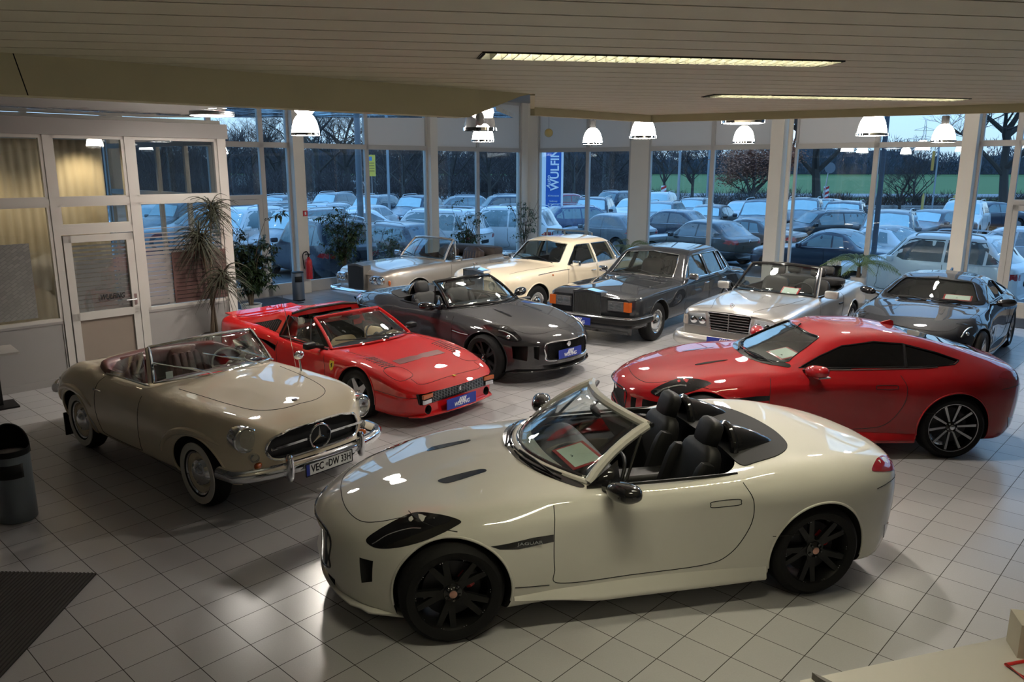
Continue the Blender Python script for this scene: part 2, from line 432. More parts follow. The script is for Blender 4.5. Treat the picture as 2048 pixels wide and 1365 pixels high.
# left facade (t grows to the left)
for t0, t1, tp, dr in [(.46, 2.31, 'blind', 0), (2.31, 3.99, 'blind', 0), (4.25, 6.28, 'blind', 0), (6.28, 8.23, 'glass', 0), (8.52, 9.23, 'glass', 0), (9.23, 10.45, 'glass', 1), (10.45, 12.3, 'glass', 0), (12.6, 14.0, 'glass', 0), (14.0, 15.4, 'glass', 0), (15.4, 16.8, 'glass', 0), (16.8, 19.5, 'glass', 0)]:
    bay(LF, NL, t0, t1, tp, bool(dr))
for t0, t1, tp, dr in [(.38, 2.30, 'blind', 0), (2.30, 3.83, 'blind', 0), (4.42, 6.36, 'blind', 0), (6.36, 8.04, 'blind', 0), (8.56, 10.43, 'blind', 0), (10.43, 12.2, 'glass', 0), (12.47, 13.16, 'glass', 0), (13.16, 14.4, 'glass', 1), (14.4, 16.4, 'glass', 0), (16.7, 19, 'glass', 0), (19, 22, 'glass', 0)]:
    bay(RF, NR, t0, t1, tp, bool(dr))

# solid walls out of view
mb = MB(); mb.bar(LF(19.5, HC / 2), LF(24, HC / 2), .2, HC); struct('wall_left', mb, M['wall'])
mb = MB(); mb.bar((-16, -6, HC / 2), (19, -6, HC / 2), .2, HC); struct('wall_back', mb, M['wall'])
mb = MB(); a = RF(22, HC / 2, 0); mb.bar(a, (19, -6, HC / 2), .2, HC); struct('wall_right', mb, M['wall'])
mb = MB(); a = LF(24, HC / 2, 0); mb.bar(a, (-16, -6, HC / 2), .2, HC); struct('wall_corner', mb, M['wall'])

# ------------------------------------------------------------------ office partition
def owindow(u0, u1, z0, z1, name='window_%d', film=None, fb=.045, extra=None):
    e_ = link('window_%d' % nwin[0], None); e_['kind'] = 'structure'; nwin[0] += 1
    fr = MB(); d = .07
    fr.bar(OW(u0, z0 + fb / 2), OW(u1, z0 + fb / 2), d, fb); fr.bar(OW(u0, z1 - fb / 2), OW(u1, z1 - fb / 2), d, fb)
    fr.bar(OW(u0 + fb / 2, z0), OW(u0 + fb / 2, z1), fb, d, up=NL); fr.bar(OW(u1 - fb / 2, z0), OW(u1 - fb / 2, z1), fb, d, up=NL)
    fr.build('window_frame', M['frame'], e_, False)
    mb = MB(); mb.bar(OW(u0 + fb, (z0 + z1) / 2), OW(u1 - fb, (z0 + z1) / 2), .008, z1 - z0 - 2 * fb); mb.build('window_pane', M['opane'], e_, False)
    return e_
def film(parent, u0, u1, zs):
    mb = MB()
    for z0, z1 in zs: mb.bar(OW(u0, (z0 + z1) / 2, -.007), OW(u1, (z0 + z1) / 2, -.007), .003, z1 - z0)
    return mb.build('frosted_stripes', M['frost'], parent, False)
S0, S1, R0, R1, H0, H1 = .90, .97, 2.50, 2.59, 3.44, 3.66
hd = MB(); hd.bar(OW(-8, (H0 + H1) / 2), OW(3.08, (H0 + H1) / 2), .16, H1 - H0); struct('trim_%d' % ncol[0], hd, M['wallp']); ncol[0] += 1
for ua, ub in ((-8, -6.5), (-5.5, -4.2), (-3.2, -1.9), (-.9, .50)):
    pass
pm = MB()
for u in (-6.0, -4.7, -3.4, -2.1, -.8):
    pm.bar(OW(u, 0), OW(u, H0), .09, .09, up=NL)
pm.bar(OW(.50, 0), OW(.50, H0), .09, .09, up=NL); pm.bar(OW(1.57, 0), OW(1.57, H0), .11, .09, up=NL); pm.bar(OW(2.98, 0), OW(2.98, H0), .14, .12, up=NL)
struct('trim_%d' % ncol[0], pm, M['frame']); ncol[0] += 1
for a, b_ in ((-8, -6.05), (-5.95, -4.75), (-4.65, -3.45), (-3.35, -2.15), (-2.05, -.85), (-.75, .455), (1.625, 2.91)):
    w1 = owindow(a, b_, R1 - .02, H0); w2 = owindow(a, b_, S0, R0 + .02)
    pb = MB(); pb.bar(OW(a, .45), OW(b_, .45), .05, .90); pb.bar(OW(a, .05, -.03), OW(b_, .05, -.03), .02, .1)
    pb.bar(OW(a, .885, -.028), OW(b_, .885, -.028), .012, .04)
    pb.bar(OW(b_ - .02, .1, -.028), OW(b_ - .02, .88, -.028), .012, .012, up=NL)
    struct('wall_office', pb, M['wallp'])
    struct_mid = MB(); struct_mid.bar(OW(a, (R0 + R1) / 2), OW(b_, (R0 + R1) / 2), .08, R1 - R0); struct('trim_%d' % ncol[0], struct_mid, M['frame']); ncol[0] += 1
    if a > 1: wlast = w2
    if b_ == .455: wleft = w2
zs = [(.98 + .062 * k, .98 + .062 * k + (.0555 if k < 11 else .050 - .006 * (k - 11))) for k in range(18)]
film(wlast, 1.67, 2.86, zs + [(2.11, 2.12)])
# over the door
wd = owindow(.545, 1.515, R1 - .02, H0); we = owindow(.545, 1.515, 2.19, R0 + .02)
sm = MB(); sm.bar(OW(.545, (R0 + R1) / 2), OW(1.515, (R0 + R1) / 2), .08, R1 - R0); sm.bar(OW(.545, 2.14), OW(1.515, 2.14), .08, .10); struct('trim_%d' % ncol[0], sm, M['frame']); ncol[0] += 1
# door leaf
dr = link('door_1', None); dr['kind'] = 'structure'
db = MB(); ua, ub = .56, 1.50
for u in (ua + .05, ub - .05): db.bar(OW(u, .02, -.02), OW(u, 2.08, -.02), .10, .07, up=NL)
for z, h in ((.09, .14), (2.03, .10), (.93, .11)): db.bar(OW(ua, z, -.02), OW(ub, z, -.02), .07, h)
db.build('door_frame', M['frame'], dr, False)
gp = MB(); gp.bar(OW(ua + .1, 1.48, -.02), OW(ub - .1, 1.48, -.02), .008, .99); gp.build('door_pane', M['opane'], dr, False)
gp = MB(); gp.bar(OW(ua + .1, .52, -.02), OW(ub - .1, .52, -.02), .012, .72); gp.build('frosted_pane', mat('frosted_door_panel', (.24, .20, .165), .25), dr, False)
fs = film(dr, ua + .1, ub - .1, [(z0, z1) for z0, z1 in zs if z1 < 2.0])
hb = MB(); p = OW(ub - .05, 1.10, -.07); hb.bar(OW(ub - .05, 1.02, -.057), OW(ub - .05, 1.18, -.057), .035, .008, up=NL); hb.tube([OW(ub - .05, 1.1, -.06), OW(ub - .05, 1.1, -.10), OW(ub - .2, 1.1, -.10)], .010, 8)
hb.build('door_handle', M['alu'], dr)

# writing helper
FONT = bpy.data.fonts.load('<builtin>') if False else None
def text_mesh(name, body, size, mat_, parent=None, thick=.0015, width=None, shear=0., bold=0.):
    cu = bpy.data.curves.new(name + '_c', 'FONT'); cu.body = body; cu.size = size; cu.extrude = thick; cu.align_x = 'CENTER'; cu.align_y = 'CENTER'; cu.shear = shear; cu.offset = bold
    cu.resolution_u = 3
    t = bpy.data.objects.new(name + '_t', cu); COL.objects.link(t)
    dg = bpy.context.evaluated_depsgraph_get(); me = bpy.data.meshes.new_from_object(t.evaluated_get(dg)); me.name = name
    bpy.data.objects.remove(t); me.materials.clear(); me.materials.append(mat_)
    if width:
        xs = [v.co.x for v in me.vertices]; w = max(xs) - min(xs)
        for v in me.vertices: v.co.x *= width / w
    return link(name, me, parent)
def place(o, pos, xdir, ydir):
    """lay a flat object (in its xy plane) at pos with given directions"""
    x = Vector(xdir).normalized(); y = Vector(ydir); y = (y - x * y.dot(x)).normalized(); z = x.cross(y)
    m = Matrix((x, y, z)).transposed().to_4x4(); m.translation = Vector(pos); o.matrix_local = m
    return o
t = text_mesh('door_lettering', 'WULFING', .11, M['black'], dr, .001, .34, .3, .002)
place(t, OW((ua + ub) / 2 + .1, 1.17, -.035), IL, (0, 0, 1))
t = text_mesh('window_lettering', 'WULFING', .09, M['black'], wlast, .001, .30, .3, .002)
place(t, OW(2.5, 1.07, -.014), IL, (0, 0, 1))

# office interior
cm, nt, b = _nodes('curtain_cloth'); b.inputs['Base Color'].default_value = (.58, .50, .37, 1); b.inputs['Roughness'].default_value = .9
mb = MB(); rows = []
for z in (.05, 3.4):
    rows.append([OW(-7.5 + .02 * k, z, .75 + .010 * sin(k * 1.05) + .006 * sin(k * .31)) for k in range(450)])
mb.grid(rows)
ob = mb.build('office_curtain', cm, None, True); 
sd = ob.modifiers.new('s', 'SOLIDIFY'); sd.thickness = .006
tag(ob, 'long yellowish vertical curtain hanging behind the office glass', 'curtain')
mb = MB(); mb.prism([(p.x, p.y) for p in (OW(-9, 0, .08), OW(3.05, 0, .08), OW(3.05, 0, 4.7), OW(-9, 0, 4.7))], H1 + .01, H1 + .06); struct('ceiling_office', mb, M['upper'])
mb = MB()
for o_ in (.15, 1.25, 2.35, 3.45, 4.55): mb.bar(OW(3.0, 0, o_), OW(3.0, H1, o_), .07, .07, up=NL)
for z in (.05, .92, 2.54, 3.4): mb.bar(OW(3.0, z, .1), OW(3.0, z, 4.6), .06, .09)
struct('window_%d' % nwin[0], mb, M['frame']); nwin[0] += 1
mb = MB(); mb.bar(OW(3.0, 2.2, .1), OW(3.0, 2.2, 4.6), .008, 2.5); struct('window_%d' % nwin[0], mb, M['opane']); nwin[0] += 1
for u, o_, lb_ in ((1.15, .38, 'small round downlight above the curtain behind the office door'), (-.45, .38, 'small round downlight above the curtain left of the office door'), (.4, 2.5, 'small round downlight deep in the office behind the curtain'), (2.1, 2.4, 'small round downlight in the office bay with the brown poster')):
    ld = bpy.data.lights.new('office_spot', 'SPOT'); ld.energy = 26; ld.color = (1, .80, .50); ld.spot_size = radians(130); ld.spot_blend = .8; ld.shadow_soft_size = .05
    lo = link('office_spot', ld); lo.location = OW(u, 3.40, o_)
    mb = MB(); mb.lathe([(0, .01), (.055, .01), (.07, 0), (.07, .03), (0, .03)], 20, OW(u, 3.42, o_)); ob = mb.build('ceiling_spot', M['alu']); tag(ob, lb_, 'ceiling light', 'office downlights')
# posters seen through / on the office glass
mb = MB(); mb.bar(OW(2.05, 1.35, -.03), OW(2.93, 1.35, -.03), .012, .78)
ob = mb.build('window_poster', mat('brown_poster', (.10, .055, .05), .5), None, False)
tag(ob, 'dark brown poster panel on the office glass behind the dry plant', 'poster')
mb = MB()
for k in range(11): mb.bar(OW(2.08, 1.02 + .062 * k, -.038), OW(2.90, 1.02 + .062 * k, -.038), .003, .010)
mb.build('stripe_print', mat('poster_stripe', (.02, .012, .012), .5), ob, False)
mb = MB(); mb.bar(OW(-.75, 1.50, -.03), OW(.14, 1.50, -.03), .012, 1.02)
pm_, nt, b = _nodes('notice_print'); b.inputs['Roughness'].default_value = .35
tc = nt.nodes.new('ShaderNodeTexCoord'); br = nt.nodes.new('ShaderNodeTexBrick'); br.inputs['Scale'].default_value = 7; mpn = nt.nodes.new('ShaderNodeMapping'); mpn.inputs['Rotation'].default_value = (pi / 2, 0, YAW)
br.inputs['Color1'].default_value = (.17, .17, .165, 1); br.inputs['Color2'].default_value = (.22, .22, .21, 1); br.inputs['Mortar'].default_value = (.14, .14, .14, 1)
nt.links.new(tc.outputs['Object'], mpn.inputs[0]); nt.links.new(mpn.outputs[0], br.inputs['Vector']); nt.links.new(br.outputs[0], b.inputs['Base Color'])
ob = mb.build('notice_board', pm_, None, False); tag(ob, 'large grey translucent notice panel on the glass left of the office door', 'notice board')

# ------------------------------------------------------------------ ceiling lamps in the planks
louvre = mat('lamp_reflector', (.055, .054, .042), .6); louvre_fin = mat('lamp_louvre', (.10, .097, .075), .6)
tube_em = emit('fluorescent_tube', (1.0, .93, .68), FLUO_STRENGTH)
def strip_light(a, b_, label):
    a = Vector(a); b_ = Vector(b_); L = (b_ - a).length; d = (b_ - a) / L
    e_ = empty('ceiling_light', label, 'ceiling light', (*((a + b_) / 2), zc), atan2(d.y, d.x), 'recessed strip lights')
    mb = MB()
    mb.box((0, .092, .04), (L, .004, .09)); mb.box((0, -.092, .04), (L, .004, .09)); mb.box((0, 0, .088), (L, .19, .004))
    mb.box((L / 2, 0, .04), (.004, .19, .09)); mb.box((-L / 2, 0, .04), (.004, .19, .09))
    mb.build('housing', louvre, e_, False)
    mb = MB(); n = int(L / .045)
    for k in range(n + 1): mb.box((-L / 2 + .01 + k * (L - .02) / n, 0, .018), (.004, .172, .050))
    mb.box((0, 0, .045), (L, .003, .02))
    mb.build('louvre', louvre_fin, e_, False)
    for y in (-.03, .03):
        mb = MB(); mb.tube([(-L / 2 + .05, y, .068), (L / 2 - .05, y, .068)], .013, 12); mb.build('lamp_tube', tube_em, e_)
strip_light(*LAMPS[0], 'nearer long louvred strip light glowing in the plank ceiling')
strip_light(*LAMPS[1], 'second louvred strip light nearer the windows on the right')

strip_light(*LAMPS[2], 'added unseen louvred strip light behind and left of the camera')
strip_light(*LAMPS[3], 'added unseen louvred strip light just behind the camera')
# ------------------------------------------------------------------ pendants
dome_m, nt, b = _nodes('pendant_dome'); b.inputs['Base Color'].default_value = (.9, .9, .88, 1); b.inputs['Roughness'].default_value = .25
b.inputs['Emission Color'].default_value = (1, .92, .82, 1); b.inputs['Emission Strength'].default_value = 52.0
clear_m = glass('clear_acrylic', (.80, .80, .80), 1.5, 4.5, .15)
bulb_m = emit('pendant_bulb', (1.0, .91, .80), PENDANT_STRENGTH)
def pendant_proto():
    e_ = empty('pendant_lamp', 'x', 'pendant lamp')
    R_ = .20
    prof = [(.062, .30), (.085, .285), (.12, .25), (.15, .20), (.172, .13), (.185, .06), (.190, .02), (.186, .02), (.181, .06), (.168, .13), (.146, .20), (.116, .245), (.08, .28), (.06, .295)]
    mb = MB(); mb.lathe(prof, 40, (0, 0, 0)); mb.build('lamp_shade', dome_m, e_)
    mb = MB(); n = 24
    mb.lathe([(.200, .0), (.203, .0), (.203, .035), (.200, .035), (.200, 0)], 40)
    
    for k in range(8):
        a = 2 * pi * k / 8 + .2; mb.box((.196 * cos(a), .196 * sin(a), .018), (.012, .03, .02), a, mi=1)
    mb.build('chrome_ring', [M['chrome'], M['black']], e_)
    mb = MB(); mb.tube([(0, 0, .295), (0, 0, .44)], .055, 24)
    for k in range(12):
        a = 2 * pi * k / 12; mb.box((.056 * cos(a), .056 * sin(a), .365), (.008, .006, .14), a)
    mb.build('lamp_socket', mat('pendant_socket', (.10, .10, .10), .4, .6), e_)
    mb = MB(); mb.sphere((0, 0, .14), .055, 16, (1, 1, 1.5)); mb.build('bulb', bulb_m, e_)
    mb = MB(); mb.tube([(0, 0, .44), (0, 0, HC - 3.44)], .004, 6)
    for s in (-1, 1): mb.tube([(s * .045, 0, .43), (s * .045, 0, HC - 3.44)], .0015, 5)
    mb.build('cord', M['black'], e_)
    return e_
pr_ = pendant_proto()
PEND = [(-2.84, 11.2, 'glowing pendant lamp above the leafy plant and the fire extinguisher'),
        (-.382, 9.651, 'clear dome pendant hanging lowest at the tip of the beige bulkhead'),
        (-.506, 14.053, 'small lit pendant just beneath the clear dome near the bulkhead tip'),
        (1.539, 15.583, 'small pendant with dark socket above the cream saloon, right of the yellow globe'),
        (1.956, 12.177, 'lit white pendant in front of the round-cornered window column'),
        (2.23, 7.896, 'chrome ringed pendant mostly cut off by the plank ceiling edge'),
        (4.202, 14.767, 'lit pendant below the large chrome ring'),
        (4.881, 11.064, 'largest bright pendant over the roof of the red coupe'),
        (7.416, 13.996, 'pendant with dark socket against the sky on the right')]
first = True
for x, y, lb in PEND:
    o = pr_ if first else copy_tree(pr_)
    if 'clear dome' in lb and 'lowest' in lb:      # this one is switched off
        for ch in o.children:
            if ch.name.startswith('lamp_shade'): ch.material_slots[0].link = 'OBJECT'; ch.material_slots[0].material = clear_m
            if ch.name.startswith('bulb'): ch.material_slots[0].link = 'OBJECT'; ch.material_slots[0].material = M['alu']
    first = False; o.location = (x, y, 3.44); o['label'] = lb; o['group'] = 'pendant lamps'
# flat round lamp on the mirror ceiling
p = Vector((-4.05, 11.05, 3.69)); e_ = empty('disc_lamp', 'flat round white ceiling lamp above the corner of the office partition', 'ceiling light', tuple(p))
mb = MB(); mb.lathe([(.28, 0), (.29, .008), (.29, .028), (0, .028)], 40); mb.build('lamp_housing', M['alu'], e_)
mb = MB(); mb.lathe([(0, -.008), (.2, -.006), (.28, 0)], 40); mb.build('diffuser', emit('disc_diffuser', (1.0, .93, .84), 34.0), e_)
# yellow globe
mb = MB(); e_ = empty('globe_lamp', 'small yellow globe hanging on a thin cord in the window corner', 'pendant lamp', (1.07, 23.9, 3.98))
mb.sphere((0, 0, 0), .125, 24); mb.build('globe', mat('amber_glass', (.62, .46, .16), .25, coat=.5), e_)
mb = MB(); mb.tube([(0, 0, .12), (0, 0, HC - 3.98)], .004, 6); mb.build('cord', M['black'], e_)
# ------------------------------------------------------------------ car toolkit
def pchip(tab):
    xs = [a for a, _ in tab]; ys = [b for _, b in tab]; n = len(xs)
    if n == 1: return lambda x: ys[0]
    d = [(ys[i + 1] - ys[i]) / (xs[i + 1] - xs[i]) for i in range(n - 1)]
    m = [0.] * n
    for i in range(1, n - 1):
        if d[i - 1] * d[i] > 0:
            h0 = xs[i] - xs[i - 1]; h1 = xs[i + 1] - xs[i]; w1 = 2 * h1 + h0; w2 = h1 + 2 * h0
            m[i] = (w1 + w2) / (w1 / d[i - 1] + w2 / d[i])
    m[0] = d[0]; m[-1] = d[-1]
    def f(x):
        if x <= xs[0]: return ys[0]
        if x >= xs[-1]: return ys[-1]
        lo = 0
        while xs[lo + 1] < x: lo += 1
        h = xs[lo + 1] - xs[lo]; t = (x - xs[lo]) / h
        return (2 * t ** 3 - 3 * t * t + 1) * ys[lo] + (t ** 3 - 2 * t * t + t) * h * m[lo] + (-2 * t ** 3 + 3 * t * t) * ys[lo + 1] + (t ** 3 - t * t) * h * m[lo + 1]
    return f
def fn(tab):
    if callable(tab): return tab
    if isinstance(tab, (int, float)): return lambda x: tab
    return pchip(tab)

class Car:
    """lofted car shell. s runs rearwards from the front bumper, x forward, y to the car's left"""
    def __init__(c, FO, wb, L, W, lines, bow, ds=.045, k=4, s0=0., s1=None):
        c.FO, c.wb, c.L, c.W = FO, wb, L, W; c.x0 = FO + wb / 2; c.k = k
        c.lines = [(fn(a), fn(b), fn(t)) for a, b, t in lines]; c.bow = fn(bow)
        s1 = s1 or L; st = [s0 + d for d in (0, .004, .012, .025, .045, .07, .1, .135)]
        x = s0 + .175
        while x < s1 - .16: st.append(x); x += ds
        st += [s1 - d for d in (.135, .1, .07, .045, .025, .012, .004, 0)]
        c.st = st
    def X(c, s): return c.x0 - s
    def section(c, s, inset=0., dz=0.):
        P = [(max(0., fy(s)), fz(s), ft(s)) for fy, fz, ft in c.lines]; out = [(0., P[0][1])]
        P[0] = (0., P[0][1], 0); P[-1] = (0., P[-1][1], 0)
        for i in range(1, len(P) - 1):
            a, p, b = P[i - 1], P[i], P[i + 1]; t = p[2]
            q0 = (p[0] + (a[0] - p[0]) * t, p[1] + (a[1] - p[1]) * t); q1 = (p[0] + (b[0] - p[0]) * t, p[1] + (b[1] - p[1]) * t)
            for j in range(c.k + 1):
                u = j / c.k; out.append(tuple((1 - u) ** 2 * q0[e] + 2 * u * (1 - u) * p[e] + u * u * q1[e] for e in (0, 1)))
        out.append((0., P[-1][1])); return out
    def pt(c, s, y, z):
        return Vector((c.x0 - (s + c.bow(s) * (y / (c.W / 2)) ** 2), y, z))
    def shell(c, st=None, shrink=None):
        mb = MB(); rows = []
        for s in (st or c.st):
            h = c.section(s)
            if shrink: h = [shrink(s, y, z) for y, z in h]
            ring = [c.pt(s, y, z) for y, z in h] + [c.pt(s, -y, z) for y, z in h[-2:0:-1]]
            rows.append(ring)
        mb.grid(rows, 0, True)
        n = len(rows[0])
        for r, fl in ((rows[0], 1), (rows[-1], 0)):
            # caps: stitch left to right
            b = len(mb.v); mb.v += [tuple(p) for p in r]; h = n // 2
            for i in range(h):
                a0, a1 = i, i + 1; b0, b1 = (n - i) % n, n - i - 1
                q = [b + a0, b + a1, b + b1, b + b0]; q = list(dict.fromkeys(q))
                if len(q) > 2: mb.f.append(q); mb.m.append(0)
        return mb
def tmp_obj(me):
    o = bpy.data.objects.new('tmp', me); COL.objects.link(o); return o
def boolean(me, cut, op='DIFFERENCE'):
    a = tmp_obj(me); b = tmp_obj(cut); n0 = len(me.vertices); out = None
    def area(m_): return sum(p.area for p in m_.polygons)
    for solver, tol in (('MANIFOLD', 0), ('EXACT', 0), ('EXACT', 1), ('FAST', 0)):
        m = a.modifiers.new('b', 'BOOLEAN'); m.operation = op; m.object = b; m.solver = solver
        if solver == 'EXACT': m.use_hole_tolerant = bool(tol)
        dg = bpy.context.evaluated_depsgraph_get(); dg.update()
        out = bpy.data.meshes.new_from_object(a.evaluated_get(dg)); a.modifiers.remove(m)
        if len(out.vertices) > n0 * .45 and out.vertices.__len__() != n0: break
    bpy.data.objects.remove(a); bpy.data.objects.remove(b); bpy.data.meshes.remove(cut)
    return out
class Surf:
    """projects outlines on to a shell"""
    def __init__(q, me, x0, off=Vector((0, 0, 0))):
        bm = bmesh.new(); bm.from_mesh(me); bmesh.ops.triangulate(bm, faces=bm.faces); q.bvh = BVHTree.FromBMesh(bm); bm.free(); q.x0 = x0
    def hit(q, u, v, view, ref=None):
        if view == 'L': o, d = Vector((q.x0 - u, 3, v)), Vector((0, -1, 0))
        elif view == 'R': o, d = Vector((q.x0 - u, -3, v)), Vector((0, 1, 0))
        elif view == 'T': o, d = Vector((q.x0 - u, v, 3)), Vector((0, 0, -1))
        elif view == 'F': o, d = Vector((6, u, v)), Vector((-1, 0, 0))
        elif view == 'B': o, d = Vector((-6, u, v)), Vector((1, 0, 0))
        elif view == 'FT':   # from front above at 45 deg; u = y, v = distance rearwards measured along the ground
            o, d = Vector((q.x0 - v + 3, u, 3 + .7)), Vector((-1, 0, -1)).normalized()
        loc, nrm, idx, dist = q.bvh.ray_cast(o, d)
        if loc is None: return None
        if nrm.dot(d) > 0: nrm = -nrm
        return loc, nrm
    def line(q, pts, view, n=10, smooth=True, closed=False, off=0.):
        P = [Vector((a, b, 0)) for a, b in pts]
        C = catmull(P, n, closed) if smooth else sum([[P[i].lerp(P[(i + 1) % len(P)], j / n) for j in range(n)] for i in range(len(P) if closed else len(P) - 1)], []) + ([] if closed else [P[-1]])
        out = []
        for p in C:
            h = q.hit(p.x, p.y, view)
            if h: out.append(h[0] + h[1] * off)
        # break at jumps
        segs = [[]]
        for p in out:
            if segs[-1] and (p - segs[-1][-1]).length > .12: segs.append([])
            segs[-1].append(p)
        return [s_ for s_ in segs if len(s_) > 1]
    def seam(q, mb, pts, view, r=.0035, n=10, smooth=True, closed=False, off=0., k=6):
        for sg in q.line(pts, view, n, smooth, closed, off): mb.tube(sg, r, k, closed=closed and len(sg) > 8)
        return mb
    def patch(q, pts, view, off=.003, res=.03, smooth=True, n=6, depth=.006, mi=0, mb=None, bulge=0.):
        P = [Vector((a, b, 0)) for a, b in pts]
        C = catmull(P, n, True) if smooth else sum([[P[i].lerp(P[(i + 1) % len(P)], j / n) for j in range(n)] for i in range(len(P))], [])
        poly = [Vector((p.x, p.y)) for p in C]; N = len(poly)
        xs = [p.x for p in poly]; ys = [p.y for p in poly]
        def inside(x, y):
            r = False
            for i in range(N):
                a, b = poly[i], poly[(i + 1) % N]
                if (a.y > y) != (b.y > y) and x < (b.x - a.x) * (y - a.y) / (b.y - a.y) + a.x: r = not r
            return r
        def dist(x, y): return min(((x - p.x) ** 2 + (y - p.y) ** 2) for p in poly) ** .5
        vs = list(poly); x = min(xs) + res / 2; row = 0
        while x < max(xs):
            y = min(ys) + (res / 2 if row % 2 else res)
            while y < max(ys):
                if inside(x, y) and dist(x, y) > res * .5: vs.append(Vector((x, y)))
                y += res
            x += res; row += 1
        ov, oe, of, *_ = delaunay_2d_cdt(vs, [(i, (i + 1) % N) for i in range(N)], [list(range(N))], 1, 1e-6)
        mb = mb or MB(); H = []
        for p in ov: H.append(q.hit(p.x, p.y, view))
        good = [h is not None for h in H]; idx = {}; top = []; bot = []
        for i, h in enumerate(H):
            if h:
                idx[i] = len(top); bl = 0
                if bulge: bl = bulge * min(1, dist(ov[i].x, ov[i].y) / .05)
                top.append(h[0] + h[1] * (off + bl)); bot.append(h[0] - h[1] * depth)
        fs = [[idx[i] for i in f] for f in of if all(good[i] for i in f)]
        fs = [f for f in fs if max((top[f[a]] - top[f[a - 1]]).length for a in range(len(f))) < max(.15, res * 5)]
        ed = {}
        for f in fs:
            for a in range(len(f)):
                e_ = (f[a], f[(a + 1) % len(f)]); ed[e_] = ed.get(e_, 0) + 1
        n0 = len(top); side = [[a, b, b + n0, a + n0][::-1] for (a, b) in ed if (b, a) not in ed]
        mb.add(top + bot, fs + side + [[i + n0 for i in f][::-1] for f in fs], mi)
        return mb
def supere(c, d, e=.5, n=20, R=None, mb=None, mi=0):
    """rounded cushion-like solid"""
    mb = mb or MB(); c = Vector(c); R = R or Matrix.Identity(3); rows = []
    pw = lambda v, e_: math.copysign(abs(v) ** e_, v)
    for i in range(n // 2 + 1):
        t = -pi / 2 + pi * i / (n // 2)
        rows.append([c + R @ Vector((d[0] / 2 * pw(cos(t), e) * pw(cos(2 * pi * k / n), e), d[1] / 2 * pw(cos(t), e) * pw(sin(2 * pi * k / n), e), d[2] / 2 * pw(sin(t), e))) for k in range(n)])
    return mb.grid(rows, mi, True)
def RY(a): return Matrix.Rotation(a, 3, 'Y')
def RX(a): return Matrix.Rotation(a, 3, 'X')
def RZ(a): return Matrix.Rotation(a, 3, 'Z')

